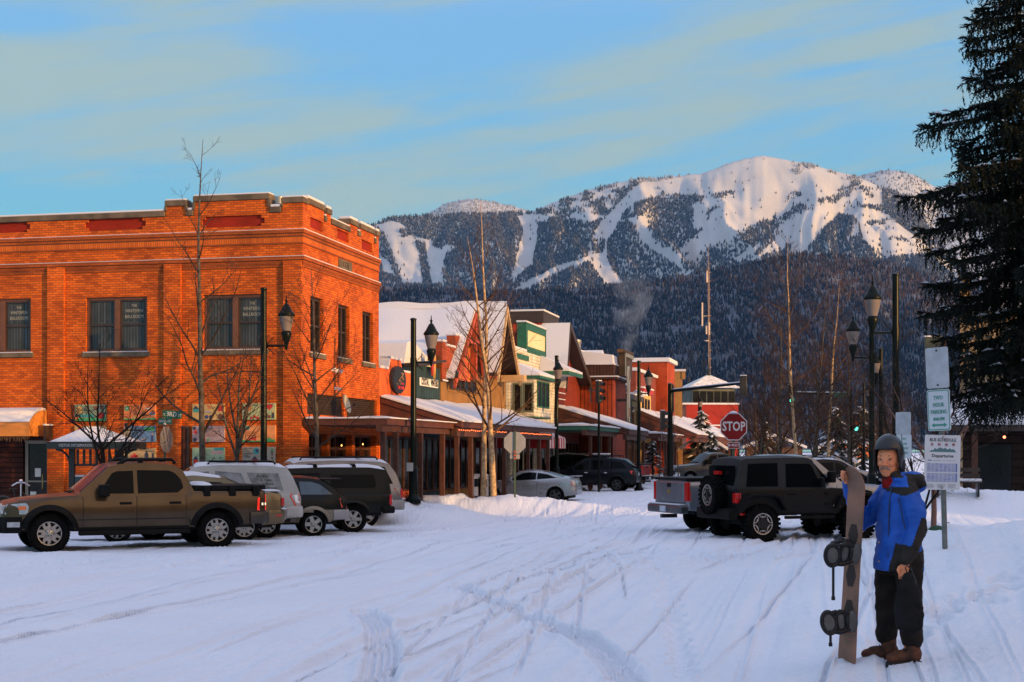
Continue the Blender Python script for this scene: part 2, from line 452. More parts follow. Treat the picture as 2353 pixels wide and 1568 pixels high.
def ground_h(X,Y):
 X=np.asarray(X,float);Y=np.asarray(Y,float)
 h=np.zeros(X.shape)
 # gentle unevenness
 near=sstep(140,40,Y)*sstep(-30,5,Y)
 h+=near*.05*fbm(X*.35,Y*.35,3,4)
 fine=sstep(30,14,Y)*sstep(2,6,Y)
 h+=fine*(.012*fbm(X*5.5,Y*5.5,51,3)+.010*np.clip(fbm(X*13,Y*13,53,2)-.25,0,1)*2)
 # ruts along the street
 w=X*UY-Y*UX;l=X*UX+Y*UY
 rut=fbm(w*2.6+.25*fbm(l*.08,w*.2,9,2),l*.05,11,3)
 rut2=fbm(w*7.0,l*.12,15,2)
 left=sstep(1.5,-1.5,w+.0*l)*sstep(-12,-9,w)+.35
 h+=near*(.045*rut+.022*rut2)*np.clip(left,0,1)
 # thin crisp wheel lines, most of them along the street
 for k,(sc1,an,dep,wd)in enumerate(((1.5,.02,.045,.026),(2.6,.07,.032,.03),(1.1,-.09,.042,.022),(3.6,.03,.024,.036),(2.1,.0,.034,.028),(1.8,.16,.03,.025))):
  w2=w+an*l+.16*fbm(l*.05,w*0+k,70+k,2)
  gq=vnoise(w2*sc1,l*.018+7*k,80+k)-.5
  on=sstep(.42,.55,vnoise(w*.5+3*k,l*.06,90+k))
  h+=near*on*np.clip(left,.25,1)*dep*1.1*(.6*np.exp(-((np.abs(gq)-wd*2)/(wd*.9))**2)-np.exp(-(gq/wd)**2))
  # ruts of the cross street in the middle distance
 cross=np.exp(-((Y-30)/7.0)**2)
 h+=near*cross*.035*fbm(l*1.6,w*.06,23,3)
 # plough mound on the right, where the snowboarder stands
 m=1.05*np.exp(-.5*(((X-6.3)/2.3)**2+((Y-17.6)/4.6)**2))
 m+=.10*np.exp(-.5*(((X-3.3)/1.6)**2+((Y-11.5)/2.0)**2))
 m+=.55*sstep(3.0,6.5,X)*sstep(13.5,9.0,Y)*sstep(2,6,Y)
 h+=m*(1+.12*fbm(X*1.1,Y*1.1,31,4))+.05*np.clip(m,0,.6)*fbm(X*3.1,Y*3.1,33,3)
 # banks: by the birches, at the kerb of the left pavement, far right
 def bank(cx,cy,sx,sy,hh,rot=0.0,seed=40):
  c,s=math.cos(rot),math.sin(rot)
  a=(X-cx)*c+(Y-cy)*s;b=-(X-cx)*s+(Y-cy)*c
  e=np.exp(-.5*((np.abs(a)/sx)**3+(np.abs(b)/sy)**3))
  return hh*e*(1+.35*fbm(X*.9,Y*.9,seed,4))
 h+=bank(-.6,51.6,2.6,1.6,.50,.2,41)
 h+=bank(-2.75,45.6,1.1,2.2,.46,-.2,42)
 h+=bank(16.2,47,4.5,1.3,.75,.1,43)
 h+=bank(11.5,93,3.0,1.6,.8,0,44)
 h+=bank(16,104,3.0,1.4,.7,0,45)
 h+=bank(-20,40,8.0,1.0,.2,.2,46)
 h+=bank(9.6,36.5,1.2,2.0,.3,0,47)
 h+=.062*np.exp(-((X-2.66)**2+(Y-11.86)**2)/.075)+.045*np.exp(-((X-2.98)**2+(Y-11.90)**2)/.06)
 # pavement by the shops
 lt=(X-CORNER.x)*UX+(Y-CORNER.y)*UY;ly=-(X-CORNER.x)*UY+(Y-CORNER.y)*UX
 h+=.14*sstep(-3.1,-2.9,ly)*sstep(-4.2,-4.0,lt)*sstep(170,165,lt)
 h+=-.13*sstep(31,37,Y)*sstep(3.5,.5,X)*sstep(72,58,Y)
 # wheel tracks
 nearm=(Y<46)&(Y>4)
 if nearm.any():
  xs,ys=X[nearm],Y[nearm];hh=np.zeros(xs.shape)
  for pts,wd,dp,tr in TRACKS:
   P=smooth_pts([gp(*p)for p in pts],5)
   x0=min(p[0]for p in P)-1;x1=max(p[0]for p in P)+1;y0=min(p[1]for p in P)-1;y1=max(p[1]for p in P)+1
   q=(xs>x0)&(xs<x1)&(ys>y0)&(ys<y1)
   if not q.any():continue
   d,sd_,ar=poly_dist(xs[q],ys[q],P)
   hw=wd/2
   inn=sstep(hw+.05,hw-.03,d)
   prof=-dp*inn+dp*.55*np.exp(-((d-hw-.07)/.05)**2)
   if tr:
    prof+=inn*.022*np.sin(d*sd_*2*PI/.066)+inn*.01*np.sign(np.sin(ar*2*PI/.12))
   else:
    prof*=.75+.5*vnoise(ar*1.3,d*0,61)
    prof+=inn*.012*vnoise(xs[q]*9,ys[q]*9,62)
   hh[q]+=prof
  for(fx,fy),fr in FOOT:
   q=(np.abs(xs-fx)<.4)&(np.abs(ys-fy)<.4)
   if q.any():
    d=np.hypot(xs[q]-fx,(ys[q]-fy)*.7)
    hh[q]+=-.035*sstep(fr+.02,fr-.03,d)+.008*np.exp(-((d-fr-.04)/.04)**2)
  h[nearm]+=hh
 return h
kk=np.concatenate([[-14,-6,-3,-1.6,-1.1,-.85,-.65,-.5],np.arange(-.40,.4001,.00092),[.5,.65,.85,1.1,1.6,3,6,14]])
dys=np.concatenate([np.linspace(2600,1660,36),np.arange(1655,1095,-1.55),np.arange(1095,1060,-.8)])
Yr=FD*EYE/(dys-HY)
Yr=np.concatenate([[-600,-120,-30,-6,1.5],Yr,np.geomspace(Yr[-1]*1.06,12000,26)])
spread=np.where(Yr<Yr[5],Yr[5]+(Yr[5]-Yr)*1.2,Yr)
KK,YY=np.meshgrid(kk,Yr)
XX=np.clip(KK*spread[:,None],-9000,9000)
# rows ahead of the viewer are straight lines; the last rows run to the horizon
HH=ground_h(XX,YY)
nv,nc=XX.shape
idx=np.arange(nv*nc).reshape(nv,nc)
fc=np.stack([idx[:-1,:-1],idx[:-1,1:],idx[1:,1:],idx[1:,:-1]],-1).reshape(-1,4)
ground=np_mesh('ground',np.stack([XX,YY,HH],-1).reshape(-1,3),fc,GSNOW,smooth=True)
tag(ground,'snow covered road and pavements with wheel tracks and footprints','ground',kind='structure')
def gz(x,y):
 return float(ground_h(np.array([x]),np.array([y]))[0])
 # ================================================================== mountains
rnd=random.Random(5)
RIDGE=np.array([(-400,720),(300,640),(500,600),(700,545),(830,522),(860,515),(900,500),(950,497),(1000,495),(1100,492),(1180,490),(1220,488),(1260,470),(1300,455),(1350,437),(1400,425),(1450,413),(1520,408),(1615,399),(1650,385),(1690,370),(1730,361),(1755,358),(1790,364),(1830,372),(1860,377),(1900,389),(1950,400),(1985,413),(2020,428),(2060,442),(2100,465),(2130,515),(2160,560),(2200,605),(2300,690),(2450,760),(2700,820)],float)
HILL=np.array([(-700,700),(300,700),(700,670),(870,655),(950,662),(1050,668),(1180,672),(1250,668),(1400,658),(1500,646),(1600,628),(1700,612),(1760,600),(1800,590),(1850,582),(1950,590),(2050,605),(2120,628),(2200,655),(2350,720),(2700,800)],float)
def rock_snow(name,c):
 return mat(name,c,.8,0,.2,var=.06,vscale=.004,bump=0)
MSNOW=rock_snow('mountain_snow',(.46,.455,.45))
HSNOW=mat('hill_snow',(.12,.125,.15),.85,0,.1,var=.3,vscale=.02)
def relief(dx,s,seed):
 x=dx/105.0
 w=.7*fbm(dx/260.0,s*2.2,seed+5,3)
 r=1-np.abs(fbm(x*.55+w+s*.8,s*1.1,seed,5))*2.0+.22*fbm(x*2.6+w,s*5.0,seed+9,4)
 return r-.45
class Layer:
 def __init__(s,tab,Y0,Y1,base,amp,seed,x0,x1,nx,ny,name,m,label,drop=.5,curve=1.0):
  s.tab,s.Y0,s.Y1,s.base,s.amp,s.seed,s.curve=tab,Y0,Y1,base,amp,seed,curve
  dx=np.linspace(x0,x1,nx);sv=np.linspace(0,1,ny)
  DX,SV=np.meshgrid(dx,sv)
  P=s.pos(DX,SV)
  back=P[-1].copy();kb=1.25 if Y1<9000 else 1.1
  back=np.stack([P[-1,:,0]*kb,P[-1,:,1]*kb,P[-1,:,2]*drop-5],-1)
  P=np.concatenate([P,back[None]],0)
  a,b=P.shape[:2]
  ix=np.arange(a*b).reshape(a,b)
  f=np.stack([ix[:-1,:-1],ix[:-1,1:],ix[1:,1:],ix[1:,:-1]],-1).reshape(-1,4)
  s.o=np_mesh(name,P.reshape(-1,3),f,m,smooth=True)
  tag(s.o,label,'mountain',kind='structure')
 def pos(s,dx,sv):
  dx=np.asarray(dx,float);sv=np.asarray(sv,float)
  rd=np.interp(dx,s.tab[:,0],s.tab[:,1])
  rd=rd+1.6*fbm(dx/14.0,dx*0,s.seed+3,3)
  dy=s.base+(rd-s.base)*sv**s.curve
  Y=s.Y0+(s.Y1-s.Y0)*sv
  Z=EYE+(HY-dy)/FD*Y
  Z=Z+s.amp*np.sin(PI*np.clip(sv,0,1))**.8*relief(dx,sv,s.seed)
  return np.stack([(dx-CX)/FD*Y,Y,Z],-1)
PK=np.array([(860,560),(950,505),(985,490),(1020,470),(1060,460),(1090,458),(1130,463),(1180,474),(1220,487),(1260,510),(1330,560)],float)
RK=np.array([(1850,470),(1960,408),(2020,393),(2060,391),(2100,402),(2140,425),(2160,432),(2200,417),(2260,404),(2330,408),(2450,430),(2700,520)],float)
back_l=Layer(PK,8600,10400,700,40,71,860,1330,90,24,'round_peak',MSNOW,'round snowy summit glowing beyond the left ridge')
back_r=Layer(RK,9000,11500,700,60,72,1850,2700,120,24,'far_ridge',MSNOW,'far snowy ridge beyond the right shoulder of the mountain')
main_m=Layer(RIDGE,5600,8600,1000,215,73,-300,2900,600,120,'mountain',MSNOW,'big ski mountain with white runs between dark forest',curve=.92)
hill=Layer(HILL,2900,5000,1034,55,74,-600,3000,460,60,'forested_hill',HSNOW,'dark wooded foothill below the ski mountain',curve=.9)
# ---- forest cover, with the ski runs cut out (survey polygons)
def zc(p):return(p[0]*.5937+845.6,p[1]*.5937+330.9)
RUNS=[[(30,315),(100,298),(140,315),(175,355),(230,372),(345,400),(300,430),(285,545),(130,545),(115,470),(85,400),(60,350)],[(575,280),(645,272),(660,330),(650,380),(640,470),(550,535),(580,420),(590,390),(600,340)],[(1060,150),(1110,148),(1135,200),(1040,230),(990,270),(960,330),(925,380),(925,440),(950,490),(995,545),(915,548),(880,490),(845,440),(870,370),(895,310),(960,240),(1020,180)],[(560,565),(720,478),(850,436),(862,455),(740,502),(600,570)],[(1000,290),(1075,278),(1090,340),(1115,395),(1195,425),(1225,500),(1160,450),(1100,415),(1050,372),(1040,320)],[(1100,150),(1320,105),(1500,50),(1640,80),(1600,140),(1500,170),(1300,205),(1150,195)],[(1255,235),(1305,235),(1315,330),(1262,335)],[(1600,130),(1760,105),(1810,118),(1740,195),(1675,205),(1690,150)],[(1770,235),(1860,235),(1990,262),(2100,345),(2195,425),(2000,442),(1915,372),(1895,290),(1800,265)],[(1610,445),(1655,380),(1760,295),(1800,255),(1828,268),(1745,352),(1680,435)],[(1410,455),(1520,382),(1530,402),(1440,460)],[(1185,500),(1285,485),(1225,515)],[(40,430),(75,450),(110,520),(60,500)],[(2180,420),(2260,470),(2330,560),(2290,540),(2200,450)]]
ISLES=[[(183,378),(222,388),(228,440),(245,545),(212,545),(200,440)],[(248,372),(297,393),(290,414),(252,396)],[(120,330),(160,335),(190,360),(130,362)],[(960,320),(1040,345),(1038,372),(955,352)],[(865,372),(918,372),(915,422),(868,428)]]
RUNS=[np.array([zc(p)for p in r])for r in RUNS];ISLES=[np.array([zc(p)for p in r])for r in ISLES]
def inside(x,y,poly):
 c=np.zeros(x.shape,bool);n=len(poly);j=n-1
 for i in range(n):
  xi,yi=poly[i];xj,yj=poly[j]
  m=((yi>y)!=(yj>y))&(x<(xj-xi)*(y-yi)/(yj-yi+1e-9)+xi)
  c^=m;j=i
 return c
CONE_N=4
def forest(name,pts,hts,mats,mi,label,lean=0.03,wide=.25):
 n=len(pts)
 g=np.random.default_rng(11)
 ang=np.arange(CONE_N)*2*PI/CONE_N
 rot=g.random(n)*6.28
 wid=hts*wide*(.8+.5*g.random(n))
 V=[]
 # two stacked skirts and a tip: ring0 (low), ring1 (pinched), ring2 (upper skirt), tip
 for zf,rf in((.06,1.0),(.5,.42),(.46,.72)):
  a=rot[:,None]+ang[None]
  jit=1+.35*(g.random((n,CONE_N))-.5)
  V.append(np.stack([pts[:,0:1]+np.cos(a)*wid[:,None]*rf*jit,pts[:,1:2]+np.sin(a)*wid[:,None]*rf*jit,pts[:,2:3]+hts[:,None]*(zf+.05*(g.random((n,CONE_N))-.5))],-1))
 tip=np.stack([pts[:,0]+lean*hts*g.normal(size=n),pts[:,1],pts[:,2]+hts],-1)[:,None]
 A=np.concatenate(V+[tip],1)
 k=A.shape[1];C=CONE_N;F=[]
 for j in range(C):
  j2=(j+1)%C
  F+=[(j,j2,C+j2),(j,C+j2,C+j),(2*C+j,2*C+j2,3*C)]
 F=np.array(F)
 faces=(np.arange(n)*k)[:,None,None]+F[None]
 fm=np.repeat(mi,len(F))
 o=np_mesh(name,A.reshape(-1,3),faces.reshape(-1,3),mats,fmat=fm)
 tag(o,label,'forest',kind='stuff')
 return o
def tmat(name,c):
 return mat(name,c,.9,0,.1,var=.25,vscale=.05)
T_DARK=tmat('fir_dark',(.030,.042,.062));T_MID=tmat('fir_mid',(.062,.070,.085));T_FROST=tmat('fir_frosted',(.15,.145,.145));T_RIME=tmat('fir_rimed',(.42,.42,.43));T_LARCH=tmat('bare_larch',(.085,.050,.028))
TM=[T_DARK,T_MID,T_FROST,T_RIME,T_LARCH]
g=np.random.default_rng(3)
N=112000
dx=610+g.random(N)*1800;sv=.34+.66*g.random(N)**.92
P=main_m.pos(dx,sv)
DY=HY-(P[:,2]-EYE)/P[:,1]*FD
dens=np.full(N,.9)
# sparse, broken cover high on the face; diagonal strips in the middle
zx,zy=(dx-845.6)/.5937,(DY-330.9)/.5937
strip=fbm((zx*.8+zy)/130.,(zx-zy*1.2)/420.,5,3)
midm=(zx>1090)&(zx<1900)&(zy>150)&(zy<460)
dens[midm]=np.clip(.66+1.9*strip[midm]+(zy[midm]-290)/380.,.03,1)
lm=(zx>600)&(zx<1030)&(zy<305)
patch=fbm(zx/45.,zy/22.,8,3)
dens[lm]=np.clip(.42+1.3*patch[lm]+(zy[lm]-260)/500.,.05,.9)
top=(zx>1040)&(zy<150+0*zx)
dens[top]=np.clip(.05+.5*patch[top],0,.3)
knob=(zx>1010)&(zx<1310)&(sv>.955);dens[knob]=.8
rr=(zx>1640)&(zx<1990)&(zy>60)&(zy<240)
dens[rr]=np.clip(.22+.9*patch[rr],0,.8)
for r in RUNS:
 q=inside(dx+1.5*fbm(DY/6,dx/30,4,2)*3,DY,r);dens[q]*=.03
q8=inside(dx,DY,RUNS[8]);dens[q8]=np.clip(.05+1.0*patch[q8],0,.55)*.8
for r in ISLES:
 q=inside(dx,DY,r);dens[q]=.95
dens=sstep(.2,.72,dens)*.98+.006
keep=g.random(N)<dens
P=P[keep];dxk=dx[keep];DYk=DY[keep];zyk=zy[keep];zxk=zx[keep]
n=len(P)
hts=(12+10*g.random(n))*(1-.25*np.clip((300-zyk)/250,0,1))
fro=np.clip((380-zyk)/300,0,1)*.8+.30
u=g.random(n)
mi=np.where(u<fro*.7,2,np.where(g.random(n)<.45,0,1))
mi=np.where((zyk<150)&(g.random(n)<.8),3,mi)
warm=(zxk<620)&(g.random(n)<.35)
mi=np.where(warm&(mi<2),2,mi)
forest('mountain_forest',P,hts,TM,mi,'dark conifer forest between the ski runs on the mountain')
N=5200
dx=870+g.random(N)*430;sv=.4+.6*g.random(N)
P=back_l.pos(dx,sv);forest('summit_forest',P,9+8*g.random(N),TM,np.where(g.random(N)<.8,3,2),'snow crusted trees on the round summit')
N=3500
dx=1880+g.random(N)*520;sv=.4+.6*g.random(N)
P=back_r.pos(dx,sv);forest('ridge_forest',P,12+10*g.random(N),TM,np.where(g.random(N)<.35,3,2),'frosted trees on the far right ridge')
N=58000
dx=560+g.random(N)*1980;sv=g.random(N)**.8
P=hill.pos(dx,sv)
DY=HY-(P[:,2]-EYE)/P[:,1]*FD
cl=fbm(dx/60.,DY/12.,21,3)
keep=g.random(N)<np.clip(1.05-1.6*np.clip(cl-.22,0,1)*2.2,.15,1)
keep&=~((np.abs(fbm(dx/90.,DY/9.,26,2))<.02)&(DY>680))
P=P[keep];dxk=dx[keep];DYk=DY[keep];n=len(P)
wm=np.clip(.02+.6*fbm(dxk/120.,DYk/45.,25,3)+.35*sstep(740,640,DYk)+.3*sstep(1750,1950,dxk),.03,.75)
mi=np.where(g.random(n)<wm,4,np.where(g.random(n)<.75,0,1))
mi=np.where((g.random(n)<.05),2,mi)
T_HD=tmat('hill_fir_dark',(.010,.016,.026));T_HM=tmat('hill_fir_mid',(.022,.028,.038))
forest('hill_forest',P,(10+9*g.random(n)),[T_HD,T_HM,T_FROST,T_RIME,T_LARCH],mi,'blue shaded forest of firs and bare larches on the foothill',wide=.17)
# unseen ridge added right of the frame to keep evening sun off the foothill
def shoulder():
 wv=np.linspace(1200,4600,70);dv=np.linspace(600,1500,14)
 WV,DV=np.meshgrid(wv,dv)
 top=1130*sstep(1200,1700,WV)*(1-.8*sstep(4100,4420,WV))+60*fbm(WV/260.,WV*0,91,4)
 Z=top*np.sin(PI*(DV-600)/900)**.8-5
 X=DV*SUN_H.x+WV*.569;Y=DV*SUN_H.y+WV*.822
 a,b=X.shape;ix=np.arange(a*b).reshape(a,b)
 f=np.stack([ix[:-1,:-1],ix[:-1,1:],ix[1:,1:],ix[1:,:-1]],-1).reshape(-1,4)
 tag(np_mesh('shading_ridge',np.stack([X,Y,Z],-1).reshape(-1,3),f,HSNOW,smooth=True),'unseen ridge added right of the frame to shade the foothill','hill',kind='structure')
shoulder()
# ================================================================== buildings, left side of the street
class SMB(MB):
 """builder in street coordinates (t, y, z) of a thing standing at station t0"""
 def __init__(s,t0):super().__init__();s.t0=t0
 def build(s,name,mats,parent=None,**k):
  s.v=[(x-s.t0,y,z)for x,y,z in s.v]
  return super().build(name,mats,parent,**k)
 def fb(s,face,c,a0,a1,z0,z1,d0,d1):
  """box on a face: 'S' plane t=c seen from the viewer, 'E' plane y=c seen from the street; d = distance out of the wall"""
  return s.box(c-d1,a0,z0,c-d0,a1,z1)if face=='S' else s.box(a0,c-d1,z0,a1,c-d0,z1)
 def fpoly(s,face,c,pts,d0,d1):
  return s.prism(pts,'x',c-d1,c-d0)if face=='S' else s.prism(pts,'y',c-d1,c-d0)
 def wall(s,face,c,a0,a1,z0,z1,holes=()):
  A=sorted({a0,a1,*[h[0]for h in holes],*[h[1]for h in holes]});Z=sorted({z0,z1,*[h[2]for h in holes],*[h[3]for h in holes]})
  A=[a for a in A if a0<=a<=a1];Z=[z for z in Z if z0<=z<=z1]
  P=(lambda a,z,d:(c+d,a,z))if face=='S' else(lambda a,z,d:(a,c+d,z))
  for i in range(len(A)-1):
   for j in range(len(Z)-1):
    am,zm=(A[i]+A[i+1])/2,(Z[j]+Z[j+1])/2
    if any(h[0]<am<h[1]and h[2]<zm<h[3]for h in holes):continue
    s.add([P(A[i],Z[j],0),P(A[i+1],Z[j],0),P(A[i+1],Z[j+1],0),P(A[i],Z[j+1],0)],[(0,1,2,3)])
  for h in holes:
   b0,b1,y0,y1,dp=h[:5]
   for q in(((b0,y0),(b1,y0)),((b1,y0),(b1,y1)),((b1,y1),(b0,y1)),((b0,y1),(b0,y0))):
    (p,r),(u,w)=q
    s.add([P(p,r,0),P(u,w,0),P(u,w,dp),P(p,r,dp)],[(0,1,2,3)])
  return s
M_BRICK=brick_mat('orange_brick',(.62,.115,.0095),(.33,.046,.005),(.17,.06,.018))
M_BRICKD=brick_mat('dark_brick_band',(.36,.076,.010),(.26,.05,.008),(.12,.05,.03))
M_SOLD=brick_mat('soldier_brick',(.56,.12,.012),(.44,.08,.010),(.18,.07,.03),bw=.075,bh=.24)
M_REDPANEL=brick_mat('red_brick_panel',(.27,.018,.006),(.22,.014,.005),(.22,.02,.008))
M_STONE=mat('weathered_stone',(.13,.095,.06),.9,var=.25,vscale=2)
M_GLASS=mat('dark_window_glass',(.008,.009,.010),.12,0,.25,var=.2,vscale=.8)
M_CURT=board_mat('window_with_curtain',(.060,.066,.070),(.030,.034,.038),.10,True,.08,.02,(.026,.030,.034))
M_BROWN=mat('brown_paint',(.13,.045,.012),.55,var=.15,vscale=4)
M_BROWND=mat('dark_brown_paint',(.035,.018,.011),.6,var=.2)
M_POST=mat('timber_post',(.085,.024,.008),.7,var=.25,vscale=6)
M_LETTER=mat('pale_lettering',(.26,.25,.19),.5,var=0)
M_DARK=mat('shop_interior',(.012,.010,.009),.8,var=.3)
M_FASCIA=mat('canopy_fascia',(.095,.022,.008),.7,var=.25,vscale=2)
M_GREY=mat('grey_metal',(.32,.32,.31),.45,.6,var=.12,vscale=6)
M_BLACK=mat('black_metal',(.010,.012,.012),.35,0,.5,var=.2,vscale=8)
M_WHITE=mat('white_paint',(.74,.74,.70),.55,var=.06)
def window(face,c,a0,a1,z0,z1,par,t0,frame_m,pane_m,d=.14,fw=.07,mid=(),cols=(),sill=None,snow=True):
 """recessed sash window: frame (with sashes) > pane, sill > snow"""
 f=SMB(t0)
 f.fb(face,c,a0,a0+fw,z0,z1,-d,-d+.05);f.fb(face,c,a1-fw,a1,z0,z1,-d,-d+.05)
 f.fb(face,c,a0+fw,a1-fw,z1-fw,z1,-d,-d+.05);f.fb(face,c,a0+fw,a1-fw,z0,z0+fw,-d,-d+.05)
 for z in mid:f.fb(face,c,a0+fw,a1-fw,z-.03,z+.03,-d+.002,-d+.055)
 for a,w in cols:f.fb(face,c,a-w/2,a+w/2,z0+fw,z1-fw,-d+.004,-d+.07)
 wo_=f.build('window',frame_m,par)
 SMB(t0).fb(face,c,a0,a1,z0,z1,-d-.04,-d-.005).build('pane',pane_m,wo_)
 if sill:
  s_=SMB(t0).fb(face,c,a0-.1,a1+.1,z0-.14,z0,-.10,.08).build('sill',sill,wo_,bevel=.01)
  if snow:SMB(t0).fb(face,c,a0-.06,a1+.06,z0+.001,z0+.028,-.09,.07).build('snow_cap',SNOW,wo_,bevel=.02)
 return wo_
 # ------------------------------------------------------------------ brick corner building
bb=thing('brick_building','two storey orange brick corner building with stepped parapet and dark sash windows','building',st(0,0),STREET_RZ)
Z0=9.15
def zS(dx,dy):return zt(dy,0,ss(dx))
holesS,holesE=[],[]
# second floor windows, south face: (right edge dx, left edge dx) pairs
wS=[(-64,71,686,811),(197,338,681,809),(467,611,675,804)]
for l,r,dt,db in wS:
 holesS.append((ss(r),ss(l),zS(r,db),zS(r,dt),.2))
 # recessed red panels
pS=[(-70,69,511,536),(195,335,503,529),(464,608,496,522)]
panS=[]
for l,r,dt,db in pS:
 h=(ss(r),ss(l),zS((l+r)/2,db),zS((l+r)/2,dt),.07);panS.append(h);holesS.append(h)
 # shop entrance under the awning
yd0,yd1=ss(112),ss(-160)
holesS.append((yd0,yd1,0,2.45,.5))
wE=[(713,743),(777,803),(833,857)]
zE0,zE1=zt(811,tx(713)),zt(680,tx(713))
for l,r in wE:holesE.append((tx(l),tx(r),zE0,zE1,.22))
pE=[(713,742),(775,801),(831,855)]
panE=[]
for(l,r)in pE:
 h=(tx(l),tx(r),8.77,9.10,.07);panE.append(h);holesE.append(h)
louE=[(tx(706),tx(790),3.08,3.72,.12),(tx(797),tx(866),3.08,3.72,.12)]
holesE+=louE
holesE+=[(.55,2.2,0,2.5,.5),(2.5,4.6,0,2.5,.5),(4.9,7.2,0,2.5,.5)]
LEN,DEP=7.48,26.0
w=SMB(0)
w.wall('S',0,0,DEP,-.3,Z0,holesS);w.wall('E',0,0,LEN,-.3,Z0,holesE)
w.add([(LEN,0,-.3),(LEN,DEP,-.3),(LEN,DEP,Z0),(LEN,0,Z0)],[(0,1,2,3)])
w.add([(0,DEP,-.3),(LEN,DEP,-.3),(LEN,DEP,Z0),(0,DEP,Z0)],[(0,1,2,3)])
def mer(a0,a1,zt_,face):
 w.fb(face,0,a0,a1,Z0,zt_,-.36,0)
M_S=[(ss(619),ss(446),9.56),(ss(428),ss(381),9.46),(.0,ss(648),9.42)]
M_E=[(tx(704),tx(744),9.46),(tx(749),tx(760),9.42),(tx(803),tx(821),9.43),(tx(827),tx(859),9.43),(tx(863),LEN,9.43)]
for a0,a1,z in M_S:mer(a0,a1,z,'S')
for a0,a1,z in M_E:mer(a0,a1,z,'E')
# back of the parapet
w.box(.36,.36,8.7,.37,DEP,Z0);w.box(.36,.36,8.7,LEN,.37,Z0)
w.build('wall',M_BRICK,bb)
# snow on the flat roof
SMB(0).box(.38,.38,8.55,LEN,DEP,8.75).build('roof',SNOW,bb)
# pilasters
for l,r in((653,696),(379,418),(112,150),(-160,-122)):
 SMB(0).fb('S',0,max(ss(r),-.0),ss(l),-.3,7.68,0,.095).build('pilaster',M_BRICK,bb)
 # string courses, soldier band
sc_=SMB(0)
for z0,z1,d in((8.52,8.62,.09),(7.70,7.81,.10),(7.60,7.697,.05),(8.42,8.517,.05),(7.5,7.597,.025),(8.19,8.235,.04)):
 sc_.fb('S',0,-d,DEP,z0,z1,.001,d);sc_.fb('E',0,.001,LEN,z0,z1,.001,d)
sc_.build('string_course',M_BRICKD,bb)
sb_=SMB(0);sb_.fb('S',0,0,DEP,8.24,8.415,.001,.022);sb_.fb('E',0,.001,LEN,8.24,8.415,.001,.022)
sb_.build('soldier_band',M_SOLD,bb)
sn=SMB(0)
for z,d in((8.622,.085),(7.812,.09)):
 sn.fb('S',0,-d,DEP,z,z+.02,.002,d);sn.fb('E',0,.002,LEN,z,z+.03,.002,d)
sn.build('ledge_snow',SNOW,bb,bevel=.012)
# parapet coping with snow
cp=SMB(0);cs=SMB(0)
def cope(face,a0,a1,z,sn_=.05):
 a0=max(a0,.44)if False else a0
 cp.fb(face,0,a0,a1,z+.002,z+.17,-.42,.06)
 if sn_:cs.fb(face,0,a0+.02,a1-.02,z+.172,z+.172+sn_,-.38,.035)
xs=[]
cope('S',ss(381)+.02,DEP,Z0,.06);cope('S',ss(446)+.02,ss(428)-.02,Z0,.07);cope('S',ss(648)+.02,ss(619)-.02,Z0,.08)
for i,(a0,a1,z)in enumerate(M_S):cope('S',a0-(.06 if i==2 else.02),a1+.02,z,.05)
for(a0,a1,z)in M_E:cope('E',a0+.06 if a0<1 else a0,a1,z,.09)
for a0,a1 in((tx(760),tx(803)),(tx(744),tx(749)),(tx(821),tx(827)),(tx(859),tx(863))):cope('E',a0+.01,a1-.01,Z0,.05)
# upright stones at the merlon ends
for a,z in((ss(446),9.56),(ss(428),9.46),(ss(381),9.46),(ss(619),9.56),(ss(648),9.42)):
 cp.fb('S',0,a-.045,a+.045,Z0+.175,z-.002,-.38,.05)
cp.build('coping',M_STONE,bb,bevel=.015)
cs.build('coping_snow',SNOW,bb,bevel=.02)
pp=SMB(0)
for h in panS:pp.fb('S',0,h[0],h[1],h[2],h[3],-.09,-.068)
for h in panE:pp.fb('E',0,h[0],h[1],h[2],h[3],-.09,-.068)
pp.build_each('red_panel',M_REDPANEL,bb)
pc=SMB(0)
for h in panS:
 for a in(h[0],h[1]):
  s_=1 if a==h[0]else-1
  for z0,z1,k in((h[2],h[2]+.09,.11),(h[3]-.09,h[3],.11)):
   pc.fb('S',0,a,a+s_*k,z0,z1,-.067,-.002)
pc.build_each('panel_corner',M_BRICK,bb)
# windows of the upper floor
for k,(l,r,dt,db)in enumerate(wS):
 a0,a1,z0,z1=holesS[k][:4]
 am=(a0+a1)/2
 wo_=window('S',0,a0,a1,z0,z1,bb,0,M_BROWN,M_CURT,.13,.08,[],[(am,.17)],M_STONE)
 sash=SMB(0)
 for b0,b1 in((a0+.08,am-.085),(am+.085,a1-.08)):
  sash.fb('S',0,b0,b1,(z0+z1)/2-.03,(z0+z1)/2+.03,-.134,-.085)
  sash.fb('S',0,b0,b0+.05,z0+.08,z1-.08,-.134,-.09);sash.fb('S',0,b1-.05,b1,z0+.08,z1-.08,-.134,-.09)
  sash.fb('S',0,b0+.05,b1-.05,z0+.08,z0+.13,-.134,-.09);sash.fb('S',0,b0+.05,b1-.05,z1-.13,z1-.08,-.134,-.09)
 sash.build('sash',M_BROWND,wo_)
 ac=(a0+am)/2-.02
 zz=z1-.27
 for body,sz,dz in(('THE',.12,0),('WHITEFISH',.145,-.16),('BALLROOM',.145,-.335)):
  text_part('lettering',body,sz,M_LETTER,wo_,frame((-(-.132),ac,zz+dz),(0,-1,0),(0,0,1)),.002,sx=.82)
for l,r in wE:
 window('E',0,tx(l),tx(r),zE0,zE1,bb,0,M_BROWND,M_GLASS,.16,.09,[(zE0+zE1)/2],[((tx(l)+tx(r))/2,.1)],M_STONE)
